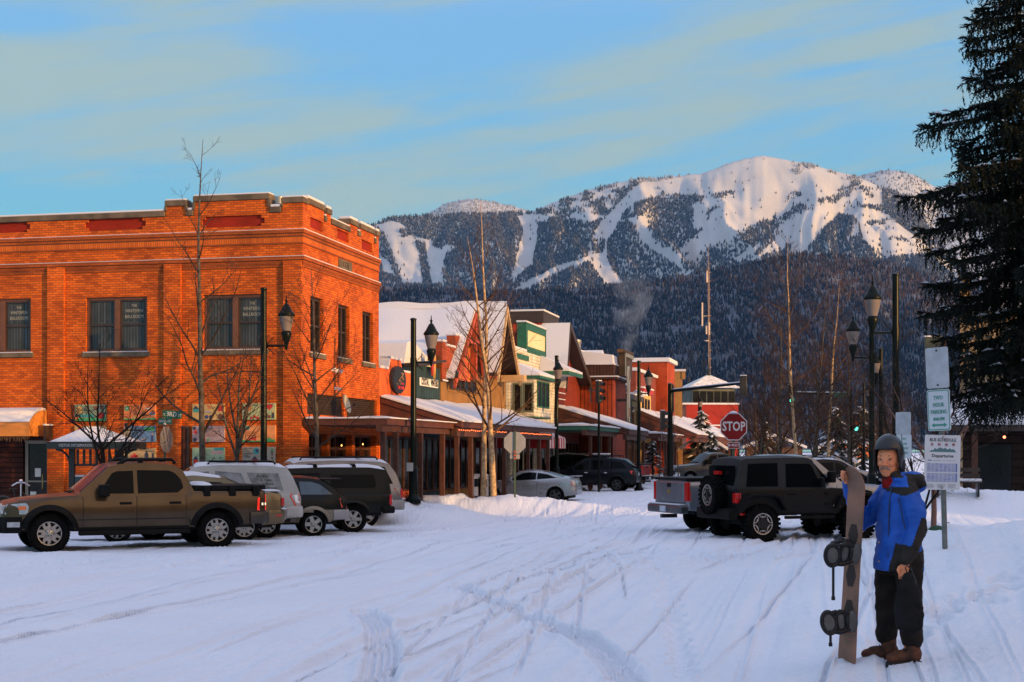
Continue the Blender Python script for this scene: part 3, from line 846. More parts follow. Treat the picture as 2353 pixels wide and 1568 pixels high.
 # louvred panels over the canopy
for a0,a1,z0,z1,_ in louE:
 lv=SMB(0);lv.fb('E',0,a0,a1,z0,z1,-.16,-.13)
 n=9
 for i in range(n):
  z=z0+(z1-z0)*i/n
  lv.fb('E',0,a0,a1,z+.01,z+.045,-.13,-.06)
 lv.build('louvre',M_BROWND,bb)
 # date stone
pl=SMB(0).fb('E',0,tx(777),tx(807),7.86,8.16,.002,.035).build('name_stone',M_STONE,bb)
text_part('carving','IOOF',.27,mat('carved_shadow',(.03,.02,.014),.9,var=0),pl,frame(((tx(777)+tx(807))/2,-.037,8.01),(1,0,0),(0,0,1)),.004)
# roof vent
vt=SMB(0);vt.lathe([(.10,8.7),(.10,9.75),(.17,9.78),(.17,10.0),(.15,10.02)],14,(2.2,1.6,0))
vt.build('roof_vent',M_GREY,bb,smooth=40)
# flood lights
fl=SMB(0)
for dx_,dy_ in((763,850),(774,852),(769,893)):
 t_=tx(dx_);z_=zt(dy_,t_)
 fl.box(t_-.05,-.12,z_-.05,t_+.05,-.002,z_+.05);fl.lathe([(.02,0),(.085,.12)],10,(t_,-.14,z_-.1))
fl.build('flood_light',M_WHITE,bb)
# shop front under the canopy
sf=SMB(0)
for a0,a1 in((.55,2.2),(2.5,4.6),(4.9,7.2)):
 sf.fb('E',0,a0,a1,0,.45,-.3,-.2);sf.fb('E',0,a0,a0+.09,.45,2.5,-.3,-.2);sf.fb('E',0,a1-.09,a1,.45,2.5,-.3,-.2)
 sf.fb('E',0,(a0+a1)/2-.04,(a0+a1)/2+.04,.45,2.5,-.3,-.2);sf.fb('E',0,a0+.09,a1-.09,2.0,2.08,-.3,-.2);sf.fb('E',0,a0+.09,a1-.09,2.42,2.5,-.3,-.2)
shf=sf.build('shop_front',M_POST,bb)
SMB(0).fb('E',0,.56,7.19,.46,2.49,-.36,-.31).build('pane',M_GLASS,shf)
bl=SMB(0)
for a_,z_ in((.9,2.1),(1.5,1.6),(2.9,2.2),(3.4,1.3),(4.1,2.15),(5.4,1.9),(6.3,2.2),(6.8,1.4)):bl.ball((a_,.19,z_),(.035,.02,.035),6)
bl.build_each('display_lamp',mat('lit_display',(.6,.35,.12),.4,var=0,emit=(1,.5,.15),estr=3.0),shf)
# entrance front, south face
ef=SMB(0);ef.wall('S',.5,yd0,yd1,0,2.45,[(ss(95),ss(33),0,2.32,.1)])
efr=ef.build('entrance_front',board_mat('dark_red_boards',(.060,.016,.010),(.045,.012,.008),.16,False),bb)
dr=SMB(0);a0,a1=ss(93),ss(36)
for q in((a0,a0+.1,0,2.3),(a1-.1,a1,0,2.3)):dr.fb('S',.6,*q,0,.04)
dr.fb('S',.6,a0+.1,a1-.1,2.2,2.3,0,.04);dr.fb('S',.6,a0+.1,a1-.1,.0,.14,0,.04);dr.fb('S',.6,a0+.1,a1-.1,.98,1.03,0,.04)
door=dr.build('door',mat('door_frame',(.30,.27,.22),.5),bb)
SMB(0).fb('S',.6,a0,a1,0,2.3,-.05,-.005).build('pane',M_GLASS,door)
SMB(0).tube([(.5,a0+.2,.75),(.47,a0+.2,.78),(.47,a0+.2,1.22),(.5,a0+.2,1.25)],.018,8).build('handle',mat('brass',(.5,.36,.14),.35,.9),door)
nt_=SMB(0);nt_.fb('S',.6,a1-.52,a1-.32,1.15,1.42,-.004,.0);nt_.fb('S',.6,a1-.36,a1-.15,.4,.68,-.004,.0)
nt_.build_each('notice',M_WHITE,door)
text_part('number','110',.13,M_LETTER,efr,frame((.497,ss(104),1.72),(0,-1,0),(0,0,1)),.004)
# awning over the entrance
aw=thing('shop_awning','rounded orange shop awning loaded with snow over the door','awning',st(0,0),STREET_RZ)
ya0,ya1=ss(113)-.0,ss(-170)
prof,prof2=[],[]
for i in range(9):
 a=i/8*R(78)
 prof.append((-.002-1.05*math.sin(a),2.62+.62*math.cos(a)/1.0))
zA=prof[-1][1]
ab=SMB(0)
vs,fs=[],[]
for(x,z)in prof:vs+=[(x-.14,ya0,z),(x-.14,ya1,z)]
for i in range(8):fs.append((2*i,2*i+1,2*i+3,2*i+2))
k=len(vs)
vs+=[(prof[-1][0]-.14,ya0,2.42),(prof[-1][0]-.14,ya1,2.42)]
fs.append((k-2,k-1,k+1,k))
ab.add(vs,fs)
for y in(ya0,ya1):
 pts=[(x-.14,z)for x,z in prof]+[(prof[-1][0]-.14,2.42),(-.142,2.42)]
 ab.add([(x,y,z)for x,z in pts],[tuple(range(len(pts)))])
ab.build('canvas',mat('orange_canvas',(.62,.21,.03),.8,var=.12),aw)
sv_=SMB(0);vs,fs=[],[]
for i,(x,z)in enumerate(prof[:8]):
 t_=.05+.05*math.sin(i*.8)
 if i==7:t_=.01
 vs+=[(x-.14-.01,ya0+.02,z+.005),(x-.14-.02,ya0+.04,z+t_),(x-.14-.02,ya1,z+t_),(x-.14-.01,ya1,z+.005)]
for i in range(7):
 for j in range(3):fs.append((4*i+j,4*i+j+1,4*i+4+j+1,4*i+4+j))
fs+=[(0,1,2,3),(28,31,30,29)]
sv_.add(vs,fs);sv_.build('snow',SNOW,aw,smooth=60)
lt=SMB(0)
rl=random.Random(4)
for i in range(110):
 y=ya0+.05+(ya1-ya0-.1)*i/109
 lt.tube([(-1.1,y,2.42),(-1.1,y+rl.uniform(-.03,.03),2.42-rl.uniform(.04,.2))],.006,3)
lt.build('string_lights',mat('fairy_light_wire',(.30,.17,.07),.6),aw)
# bracket sign between awning and pilaster
bs=thing('bracket_sign','small dark blade sign on a bracket beside the awning','sign',st(0,ss(131),2.6),STREET_RZ)
q=MB();q.box(-.8,-.02,.12,-.131,.02,.15);q.build('bracket',M_BLACK,bs)
q=MB();q.box(-.75,-.03,-.32,-.30,.03,.11);q.build('board',M_BROWND,bs)
q=MB();q.box(-.76,-.035,.151,-.29,.035,.2);q.build('snow',SNOW,bs)
# satellite dish
sdish=thing('satellite_dish','round beige satellite dish on the canopy of the brick building','dish',st(tx(768),-.25,3.0),STREET_RZ)
q=MB();q.lathe([(0.001,0),(.12,.012),(.22,.04),(.30,.08),(.305,.085),(.22,.05),(.12,.022),(.001,.012)],20,M=Matrix.Translation((0,-.1,.45))@Matrix.Rotation(R(74),4,'X')@Matrix.Rotation(R(-25),4,'Z'))
q.build('reflector',mat('beige_plastic',(.42,.37,.27),.5),sdish,smooth=50)
q=MB();q.tube([(0,.0,0),(0,.05,.45)],.025,8);q.tube([(0,-.05,.25),(0,-.42,.42)],.015,6);q.box(-.05,-.48,.40,.05,-.40,.47)
q.build('mount',M_BLACK,sdish)
# murals: children's drawings on panels (rows x columns)
MURC={'sage':(.22,.27,.17),'orange':(.60,.17,.045),'sand':(.48,.31,.11),'pale_green':(.36,.40,.20),'blue':(.10,.19,.33),'mauve':(.32,.23,.24),'peach':(.62,.24,.08),'mint':(.22,.33,.22),'stone':(.30,.27,.22),'tan':(.42,.28,.12),'green':(.04,.28,.10),'dark':(.03,.03,.05),'red':(.50,.02,.015),'yellow':(.60,.34,.09),'white':(.5,.48,.42),'teal':(.03,.26,.26),'brown':(.16,.05,.025),'navy':(.03,.045,.13)}
MK=list(MURC);MMAT=[mat('mural_'+k,v,.7,var=.1,vscale=9)for k,v in MURC.items()]
def mural(dx0,dx1,dy0,dy1,bg,shapes,label,extra=0):
 a0,a1=ss(dx1),ss(dx0);z0,z1=zS((dx0+dx1)/2,dy1),zS((dx0+dx1)/2,dy0)
 th=thing('mural_panel',label,'mural',st(0,(a0+a1)/2,z0),STREET_RZ,'painted mural panels on the brick wall')
 wd,ht=a1-a0,z1-z0
 b=MB();b.box(-.075,-wd/2,0,-.004,wd/2,ht);b.build('panel',mat('mural_'+bg,MURC[bg]),th,bevel=.008)
 m=MB();lay=[0]
 def P(u,v):return(wd/2-u*wd,v*ht)
 def poly(c,pts):
  lay[0]+=1
  d=.0765+.0012*lay[0]
  m.mat(MK.index(c));m.prism([P(*p)for p in pts],'x',-d-.001,-.0755)
 for s_ in shapes:
  k,c=s_[0],s_[1]
  if k=='disc':
   u,v,r=s_[2:5];poly(c,[(u+r*ht/wd*math.cos(a),v+r*math.sin(a))for a in np.linspace(0,2*PI,15)[:-1]])
  elif k=='sun':
   u,v,r=s_[2:5];poly(c,[(u+r*(1 if i%2 else.62)*ht/wd*math.cos(a),v+r*(1 if i%2 else.62)*math.sin(a))for i,a in enumerate(np.linspace(0,2*PI,25)[:-1])])
  elif k=='rect':u0,v0,u1,v1=s_[2:6];poly(c,[(u0,v0),(u1,v0),(u1,v1),(u0,v1)])
  elif k=='tri':u,v,w_,h_=s_[2:6];poly(c,[(u-w_,v),(u+w_,v),(u,v+h_)])
  elif k=='house':u,v,w_,h_=s_[2:6];poly(c,[(u-w_,v),(u+w_,v),(u+w_,v+h_*.5),(u-w_,v+h_*.5)]);poly('dark',[(u-w_*1.2,v+h_*.5),(u+w_*1.2,v+h_*.5),(u,v+h_)])
  elif k=='heart':
   u,v,r=s_[2:5]
   poly(c,[(u+r*ht/wd*math.sin(a)**3,v+r*(.81*math.cos(a)-.31*math.cos(2*a)-.125*math.cos(3*a)-.06*math.cos(4*a)))for a in np.linspace(0,2*PI,25)[:-1]])
  elif k=='firs':
   for i in range(min(10,int((.95-s_[2])/.055))):poly(c,[(s_[2]+.055*i-.04,s_[3]),(s_[2]+.055*i+.04,s_[3]),(s_[2]+.055*i,s_[3]+.16+.08*((i*7)%3)/2)])
  elif k=='hill':poly(c,[(0.003,.004)]+[(x,s_[2]+s_[3]*math.sin(3+4.2*x))for x in np.linspace(.003,.997,12)]+[(.997,.004)])
  elif k=='lines':
   for i in range(s_[6]):poly(c,[(s_[2],s_[3]-i*s_[5]),(s_[4]-.06*((i*5)%3),s_[3]-i*s_[5]),(s_[4]-.06*((i*5)%3),s_[3]-i*s_[5]+.018),(s_[2],s_[3]-i*s_[5]+.018)])
  elif k=='man':u,v,h_=s_[2:5];poly(c,[(u-.03,v),(u-.005,v),(u,v+.15),(u+.005,v),(u+.03,v),(u+.028,v+h_*.7),(u-.028,v+h_*.7)]);poly('peach',[(u+.022*math.cos(a),v+h_*.85+.022*wd/ht*math.sin(a))for a in np.linspace(0,2*PI,10)[:-1]])
 m.build('drawing',MMAT,th)
c1,c2,c3,c4=(174,246),(287,360),(444,518),(559,635)
mural(*c1,930,968,'sage',[('sun','yellow',.15,.66,.28),('firs','teal',.1,.24),('hill','green',.22,.05),('disc','brown',.68,.78,.13),('disc','brown',.87,.82,.12),('disc','red',.85,.32,.2),('house','orange',.08,.06,.05,.4),('lines','dark',.35,.85,.6,.1,3)],'mural panel of a sun over dark firs and green hills, top row')
mural(*c2,930,965,'orange',[('hill','green',.1,.03),('disc','green',.1,.74,.17),('disc','white',.1,.74,.06),('rect','blue',.82,.3,.99,.5),('disc','brown',.92,.52,.12),('rect','white',.68,.7,.85,.78),('sun','sand',.36,.16,.16),('rect','dark',.3,.38,.45,.42)],'orange mural panel with a green wreath in its corner')
mural(*c3,929,966,'sand',[('tri','orange',.52,.9,.06,-.3),('rect','red',.8,.55,.98,.92),('disc','navy',.45,.2,.12),('disc','navy',.58,.2,.12),('disc','brown',.88,.22,.18),('house','teal',.12,.5,.08,.4),('tri','stone',.5,.45,.14,.2)],'sand coloured mural panel with blue figures and a red corner')
mural(*c4,927,965,'pale_green',[('sun','orange',.18,.76,.28),('heart','red',.82,.78,.22),('disc','dark',.1,.4,.14),('house','brown',.1,.05,.06,.35),('disc','red',.28,.12,.08),('disc','red',.38,.2,.08),('disc','red',.46,.12,.08),('man','dark',.93,.1,.45),('rect','brown',.76,.1,.86,.28)],'pale green mural panel with a red heart and an orange sun')
mural(*c1,979,1016,'sand',[('disc','red',.2,.75,.2),('hill','green',.3,.04)],'sand coloured mural panel half hidden behind the kiosk roof')
mural(*c2,979,1016,'blue',[('tri','peach',.08,.98,.1,-.3),('rect','green',.66,.7,.96,.92),('lines','navy',.22,.88,.6,.09,5),('disc','sage',.4,.1,.14),('man','navy',.9,.06,.5),('rect','mauve',.55,.12,.7,.2)],'blue mural panel with a bright green sign and a small figure')
mural(*c3,979,1016,'mauve',[('disc','dark',.07,.85,.11),('disc','red',.1,.62,.12),('disc','dark',.08,.15,.13),('rect','red',.36,.06,.42,.2),('rect','green',.46,.06,.53,.2),('lines','brown',.4,.85,.9,.12,5),('disc','navy',.27,.8,.12)],'mauve mural panel in the middle row with a dark headed red figure')
mural(*c4,978,1016,'peach',[('hill','green',.12,.04),('disc','teal',.17,.85,.13),('rect','red',.2,.14,.42,.26),('rect','red',.37,.06,.41,.24),('disc','brown',.4,.3,.06),('firs','green',.72,.06),('lines','brown',.1,.6,.5,.1,3)],'peach mural panel with a red animal on green grass')
mural(*c2,1030,1066,'tan',[('rect','red',.22,.4,.45,.54),('tri','red',.34,.54,.07,.14),('house','dark',.72,.25,.06,.6),('man','dark',.92,.25,.6),('rect','brown',.02,.22,.98,.25)],'tan mural panel with a little red car, bottom row')
mural(*c3,1029,1068,'mint',[('rect','teal',.68,.85,.99,.99),('rect','mauve',.6,.62,.95,.82),('house','red',.11,.06,.07,.46),('house','navy',.63,.05,.05,.28),('lines','dark',.28,.85,.55,.1,6),('disc','brown',.68,.4,.05),('disc','dark',.88,.4,.05)],'mint mural panel with a small black roofed house, bottom row')
mural(*c4,1027,1066,'stone',[('disc','teal',.42,.75,.2),('disc','navy',.45,.78,.1),('house','red',.38,.05,.08,.4),('disc','navy',.1,.06,.1),('disc','red',.72,.15,.11),('tri','green',.9,.7,.04,.25),('rect','brown',.88,.5,.92,.7),('disc','brown',.9,.35,.06),('lines','dark',.03,.9,.3,.1,6)],'grey mural panel with a red house and blue balloon, bottom row')
# dark brown door in the bay between the murals
q=thing('side_door','reddish brown plank door in the brick wall between murals','door',st(0,ss(412),0),STREET_RZ)
b=MB();b.box(-.06,-.30,0,-.003,.34,2.66);b.build('leaf',board_mat('brown_planks',(.10,.028,.010),(.08,.02,.008),.12,True),q)
b=MB();b.box(-.09,-.36,0,-.004,-.302,2.72);b.box(-.09,.342,0,-.004,.40,2.72);b.box(-.09,-.302,2.662,-.004,.342,2.72);b.build('door_frame',M_BROWND,q)
# ------------------------------------------------------------------ pavement canopies
def canopy(name,label,t0,t1,y0,y1,zw,ze,fas,posts,th=.3,snow=.10,fasm=None,seed=1,postm=None,fringe=0):
 """roof over the pavement from the wall (y0, height zw) to the kerb (y1, height ze)"""
 c=thing(name,label,'canopy',st(t0,0),STREET_RZ)
 fasm=fasm or M_FASCIA
 b=SMB(t0)
 b.hexa([(t0,y1,ze-th),(t1,y1,ze-th),(t1,y0,zw-th),(t0,y0,zw-th),(t0,y1,ze),(t1,y1,ze),(t1,y0,zw),(t0,y0,zw)])
 if zw-ze>.3:
  b.add([(t0+.05,y1+.1,ze-th),(t0+.05,y0,ze-th),(t0+.05,y0,zw-th),(t0+.05,y1+.1,ze-th+.01)],[(0,1,2,3)])
 b.build('roof',fasm,c)
 if fas:
  SMB(t0).box(t0-.01,y1+.15,ze-th-fas,t1,y1+.35,ze-th-.002).build('beam',M_POST,c)
  # snow blanket with an uneven lip
 rs=random.Random(seed);n=max(6,int((t1-t0)*2.2));my=7
 v,f=[],[]
 for i in range(n+1):
  t=t0-.05+(t1-t0+.1)*i/n
  for j in range(my+1):
   s_=j/my
   y=y1-.08+(y0-y1+.06)*s_
   z=ze+(zw-ze)*s_+snow*(1+.35*math.sin(t*1.3+j)*rs.uniform(.3,1))*(0.45 if j==0 or i in(0,n)else 1)
   if j==0:y+=rs.uniform(-.05,.04)
   v.append((t,y,z))
 nn=my+1
 for i in range(n):
  for j in range(my):f.append((i*nn+j,i*nn+j+1,(i+1)*nn+j+1,(i+1)*nn+j))
 k=len(v)
 rim=[(i,0)for i in range(n+1)]+[(n,j)for j in range(1,nn)]+[(i,my)for i in range(n-1,-1,-1)]+[(0,j)for j in range(my-1,0,-1)]
 for(i,j)in rim:
  x,y,z=v[i*nn+j];s_=j/my
  v.append((x,y,ze+(zw-ze)*s_+.003))
 m_=len(rim)
 for a in range(m_):
  i,j=rim[a];i2,j2=rim[(a+1)%m_]
  f.append((i*nn+j,i2*nn+j2,k+(a+1)%m_,k+a))
 s2=SMB(t0);s2.add(v,f);s2.build('snow',SNOW,c,smooth=55)
 for t in posts:
  p=SMB(t0);p.box(t-.075,y1+.17,0,t+.075,y1+.32,ze-th-.003-(fas if fas else 0))
  p.box(t-.11,y1+.13,.1,t+.11,y1+.36,.35)
  p.build('post',postm or M_POST,c)
 if fringe:
  rl=random.Random(seed);q=SMB(t0)
  for i in range(fringe):
   t=t0+.2+(t1-t0-.4)*i/fringe
   q.ball((t,y1+.12,ze-th-.06-rl.uniform(0,.03)),.022,6)
  q.build('string_lights',mat('lit_red_bulb',(.5,.08,.03),.4,var=0,emit=(1,.18,.05),estr=2.5),c)
 return c
canopy('pavement_canopy','flat brown canopy with thin snow along the brick building',-.12,7.5,-.12,-2.7,2.93,2.93,.20,(.25,1.5,4.2,6.9),.19,.07,seed=3)
canopy('pavement_canopy','sloping red sided snowy canopy before the orange and teal shops',7.56,15.5,-.04,-2.95,3.86,2.98,.3,(7.9,9.8,11.6,13.6,15.2),.2,.12,seed=5,fringe=26)
canopy('pavement_canopy','long sloping snowy canopy in shade before the ochre shop',15.6,24.5,-.04,-2.95,3.86,2.98,.3,(17.5,19.7,22,24),.2,.14,seed=7,fringe=30)
# ------------------------------------------------------------------ generic shop
def pane_row(par,t0,face,c,a0,a1,z0,z1,n,fm,gm=None,d=.12):
 f=SMB(t0);st_=(a1-a0)/n
 for i in range(n+1):f.fb(face,c,a0+i*st_-.04,a0+i*st_+.04,z0,z1,.001,.05)
 f.fb(face,c,a0+.04,a1-.04,z1-.07,z1,.002,.049);f.fb(face,c,a0+.04,a1-.04,z0,z0+.07,.002,.049)
 wf=f.build('window',fm,par)
 SMB(t0).fb(face,c,a0,a1,z0,z1,-.001,.012).build('pane',gm or M_GLASS,wf)
 return wf
def block(b,t0,t1,y0,y1,z0,z1):b.box(t0,y0,z0,t1,y1,z1);return b
def snow_slab(par,t0,T0,T1,y0,y1,z,h=.12):
 SMB(t0).box(T0,y0,z+.003,T1,y1,z+h).build('snow',SNOW,par,bevel=.05)
 # orange shop
M_ORANGE=mat('orange_stucco',(.62,.10,.010),.85,var=.10,vscale=1.5,bump=.2)
o2=thing('orange_shop','bright orange shop with raised centre and oval sign','building',st(7.5,0),STREET_RZ)
tA,tB=tx(895),tx(923)
zl,zh,zr=zt(847,8.0),zt(826,9.2),zt(857,10.8)
b=SMB(7.5);b.prism([(7.5,-.2),(11.45,-.2),(11.45,zr),(tB+.12,zr),(tB-.1,zh),(tA+.05,zh),(tA-.12,zl),(7.5,zl)],'y',0,.35)
b.box(7.5,.36,-.2,11.45,13,zl-.7);b.build('wall',M_ORANGE,o2)
b=SMB(7.5);b.box(7.52,-.03,zl+.003,tA-.14,.38,zl+.09);b.box(tA+.03,-.03,zh+.003,tB-.08,.38,zh+.09);b.box(tB+.14,-.03,zr+.003,11.45,.38,zr+.08)
b.prism([(tA-.13,zl+.092),(tA-.13-.09,zl+.092),(tA+.05-.09,zh+.002),(tA+.05,zh+.002)],'y',-.03,.38);b.build('parapet_snow',SNOW,o2)
snow_slab(o2,7.5,7.6,11.4,.5,13,zl-.69,.15)
pane_row(o2,7.5,'E',0,7.8,11.2,.5,2.5,4,M_POST)
osn=SMB(7.5);tc_,zc_=(tA+tB)/2+.05,zt(873,9.4)
el=[(tc_+.86*math.cos(a),zc_+.50*math.sin(a))for a in np.linspace(0,2*PI,29)[:-1]]
el2=[(tc_+.78*math.cos(a),zc_+.43*math.sin(a))for a in np.linspace(0,2*PI,29)[:-1]]
osg=thing('oval_sign','dark oval sign with gold and red motif on the orange shop','sign',st(7.5,0),STREET_RZ)
osn.prism(el,'y',-.12,-.003);osn.build('rim',M_BROWND,osg)
osn=SMB(7.5);osn.prism(el2,'y',-.135,-.121);osn.build('face',mat('sign_face',(.018,.014,.012),.5),osg)
osn=SMB(7.5);r_=random.Random(2)
for i in range(9):osn.ball((tc_+r_.uniform(-.35,.45),-.14,zc_+r_.uniform(-.2,.25)),(.08,.02,.05),8)
osn.mat(1).box(tc_-.2,-.15,zc_-.33,tc_+.5,-.136,zc_-.22);osn.box(tc_+.1,-.15,zc_-.16,tc_+.5,-.136,zc_-.1)
osn.build('motif',[mat('gold_motif',(.34,.17,.05),.5),mat('red_motif',(.6,.015,.01),.5)],osg)
# teal shop
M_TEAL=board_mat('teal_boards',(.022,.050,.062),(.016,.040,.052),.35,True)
o3=thing('teal_shop','dark teal shop front with white lettered boards','building',st(11.5,0),STREET_RZ)
zT=zt(840,13)
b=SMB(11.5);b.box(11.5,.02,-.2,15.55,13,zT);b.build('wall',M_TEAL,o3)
pane_row(o3,11.5,'E',.02,11.8,15.3,.4,2.5,4,M_POST)
b=SMB(11.5);b.prism([(11.5,zT+.003),(15.5,zT+.003),(15.5,zT+.25),(12.6,zT+.95),(11.9,zT+.8)],'y',.3,9);b.build('roof',SNOW,o3)
b=SMB(11.5);b.prism([(11.45,zT-.12),(11.7,zT-.12),(15.6,zT+.28),(15.6,zT+.36),(11.45,zT+.0)],'y',-.25,.29);b.build('eave',M_BROWND,o3)
for word,l,r,dt,db in(('CRYSTAL',963,983.5,869,888),('WINTERS',985,1004,872.5,891.5)):
 t0_,t1_=tx(l),tx(r);zz0,zz1=zt(db,(t0_+t1_)/2),zt(dt,(t0_+t1_)/2)
 sg=SMB(11.5).box(t0_,-.06,zz0,t1_,.015,zz1).build('sign_board',M_WHITE,o3,bevel=.03)
 text_part('lettering',word,.36,M_BROWND,sg,frame(((t0_+t1_)/2-11.5,-.064,(zz0+zz1)/2),(1,0,0),(0,0,1)),.004,bold=.01,sx=(t1_-t0_)/1.75)
sk=thing('ski_sign','upright red and yellow ski shaped sign on the teal wall','sign',st(tx(983),-.05),STREET_RZ)
zk0,zk1=zt(864,tx(983)),zt(800,tx(983))
b=MB();b.prism([(-.1,zk0+.3),(0,zk0),(.12,zk0+.3),(.14,zk1-.3),(.02,zk1),(-.12,zk1-.3)],'y',-.16,-.1);b.build('left_ski',mat('red_ski',(.55,.03,.015),.4),sk)
b=MB();b.prism([(.18,zk0+.25),(.30,zk0-.1),(.42,zk0+.25),(.44,zk1-.4),(.32,zk1-.1),(.18,zk1-.4)],'y',-.16,-.1);b.build('right_ski',mat('yellow_ski',(.62,.30,.04),.4),sk)
b=MB();b.box(.0,-.1,zk0+.6,.3,.06,zk0+.75);b.build('bracket',M_BLACK,sk)
# ochre shop with parapet
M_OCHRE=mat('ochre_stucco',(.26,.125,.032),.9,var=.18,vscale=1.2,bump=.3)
o4=thing('ochre_shop','ochre shop with a row of small dark upper windows','building',st(15.6,0),STREET_RZ)
zO=zt(822,17)
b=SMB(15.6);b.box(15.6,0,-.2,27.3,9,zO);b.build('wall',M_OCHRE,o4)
b=SMB(15.6);b.box(15.6,-.06,zO-.95,16.2,.3,zO+.55);b.box(16.21,-.05,zO-.5,17.6,.3,zO+.42);b.box(17.61,-.08,zO-.4,18.9,.3,zO+.95);b.box(22.2,-.06,zO-.5,27.3,.3,zO+.35);b.box(21.2,-.08,zO-.5,22.19,.3,zO+.95);b.build_each('parapet',brick_mat('red_parapet_brick',(.36,.06,.02),(.28,.045,.016),(.14,.05,.03)),o4)
b=SMB(15.6)
for a0,a1,z in((15.6,16.2,.55),(16.21,17.6,.42),(17.61,18.9,.95),(22.2,27.3,.35),(21.2,22.19,.95)):b.box(a0-.04,-.12,zO+z+.002,a1-.02,.34,zO+z+.1)
b.box(15.55,-.14,zO-1.03,16.3,-.062,zO-.952)
b.build_each('parapet_snow',SNOW,o4,bevel=.03)
for l,r in((1033,1052),(1055,1064),(1066,1078),(1080,1092)):
 pane_row(o4,15.6,'E',0,tx(l),tx(r),zt(893,tx(1060))-.1,zt(868,tx(1060))-.05,1,M_BROWND)
pane_row(o4,15.6,'E',0,16.0,20.5,.4,2.5,5,M_POST);pane_row(o4,15.6,'E',0,21.2,26.9,.4,2.5,6,M_POST)
b=SMB(15.6);tt_=tx(1029);b.tube([(tt_,-.0,zt(880,tt_)),(tt_,-.3,zt(872,tt_)),(tt_,-.34,zt(862,tt_))],.03,6);b.lathe([(.1,0),(.13,.2),(.05,.3)],10,(tt_,-.34,zt(868,tt_)));b.build('wall_lamp',M_BLACK,o4)
# hall with the big snowy roof behind
o4b=thing('steep_roof_hall','hall with a huge snow covered pitched roof and two timber gables','building',st(18,0),STREET_RZ)
M_TAN=mat('tan_boarding',(.30,.13,.035),.85,var=.2,vscale=2)
def slope(mb,t0,z0,t1,z1,y0,y1,th):
 mb.hexa([(t0,y0,z0),(t1,y0,z1),(t1,y1,z1),(t0,y1,z0),(t0,y0,z0+th),(t1,y0,z1+th),(t1,y1,z1+th),(t0,y1,z0+th)])
def drift(mb,t0,z0,t1,z1,y0,y1,seed,n1=46,n2=16,h=.13):
 v,f=[],[]
 for i in range(n1+1):
  for j in range(n2+1):
   y=y0+(y1-y0)*i/n1;s_=j/n2;t=t0+(t1-t0)*s_
   hg=h+.05*math.sin(y*1.9+1.4*math.sin(t+seed))+.03*math.sin(t*2.3+y)
   if j==0:hg=.02
   v.append((t,y,z0+(z1-z0)*s_+hg))
 for i in range(n1):
  for j in range(n2):a=i*(n2+1)+j;f.append((a,a+1,a+n2+2,a+n2+1))
 mb.add(v,f)
 mb.add([(t0,y0,z0),(t1,y0,z1),(t1,y0,z1+h),(t0,y0,z0+.06)],[(0,1,2,3)])
ta,za=tx(1075),zt(713,tx(1075))
tb,zb_g=tx(1160,-.9),zt(698,tx(1160,-.9),-.9)
tv,zv=(ta+tb)/2-.2,5.4
b=SMB(18);b.prism([(16.9,0),(29.4,0),(29.4,5.4),(tb,zb_g-.3),(tv,zv-.2),(ta,za-.3),(16.9,4.9)],'y',.35,16);b.build('wall',M_TAN,o4b)
b=SMB(18);slope(b,16.4,4.75,ta-.02,za-.14,-.3,16.4,.13);slope(b,ta+.02,za-.14,tv,zv-.14,-.3,16.4,.13)
slope(b,tv,zv-.14,tb-.02,zb_g-.14,-.95,16.4,.13);slope(b,tb+.02,zb_g-.14,tb+2.7,5.3,-.95,16.4,.13);b.build('roof',M_BROWND,o4b)
b=SMB(18);drift(b,16.3,4.9,ta,za,-.35,17,1);slope(b,ta,za+.001,tv,zv,-.34,16.4,.12);drift(b,tv,zv,tb,zb_g,-1.0,17,2);slope(b,tb,zb_g,tb+2.7,5.45,-.98,16.4,.10)
b.build('roof_snow',SNOW,o4b,smooth=40)
b=SMB(18);slope(b,16.4,4.5,ta,za-.28,-.42,-.31,.26);slope(b,ta,za-.28,tv,zv-.3,-.42,-.31,.26)
b.box(ta-.09,-.40,za-3.0,ta+.09,-.14,za-.5);b.box(ta-1.1,-.4,za-1.5,ta+1.1,-.3,za-1.3)
b.build('red_timber',mat('red_timber',(.42,.06,.014),.6,var=.2),o4b)
b=SMB(18);b.prism([(ta-2.6,za-3.0),(ta+2.4,za-3.0),(ta+.1,za-.5),(ta-.1,za-.5)],'y',-.1,.3);b.build('gable_boards',mat('gable_wood',(.40,.15,.035),.8,var=.3,vscale=3,c2=(.26,.06,.015)),o4b)
b=SMB(18);b.prism([(ta-2.0,za-3.1),(ta-.12,za-3.1),(ta-.12,za-1.6),(ta-.7,za-1.75)],'y',-.14,-.101);b.build('red_shingles',mat('red_shingle',(.40,.014,.008),.7,var=.4,vscale=5,c2=(.40,.16,.035)),o4b)
b=SMB(18);slope(b,tv,zv-.42,tb,zb_g-.42,-1.06,-.96,.30);slope(b,tb,zb_g-.42,tb+2.7,5.02,-1.06,-.96,.30);b.box(tb+2.2,-1.3,5.2,tb+2.8,-.2,5.5);b.build('barge_board',mat('pale_trim',(.50,.33,.16),.6),o4b)
for l,r in((1139,1146),(1151,1162)):pane_row(o4b,18,'E',.35,tx(l,.35),tx(r,.35),zt(925,24),zt(852,24),1,M_WHITE)
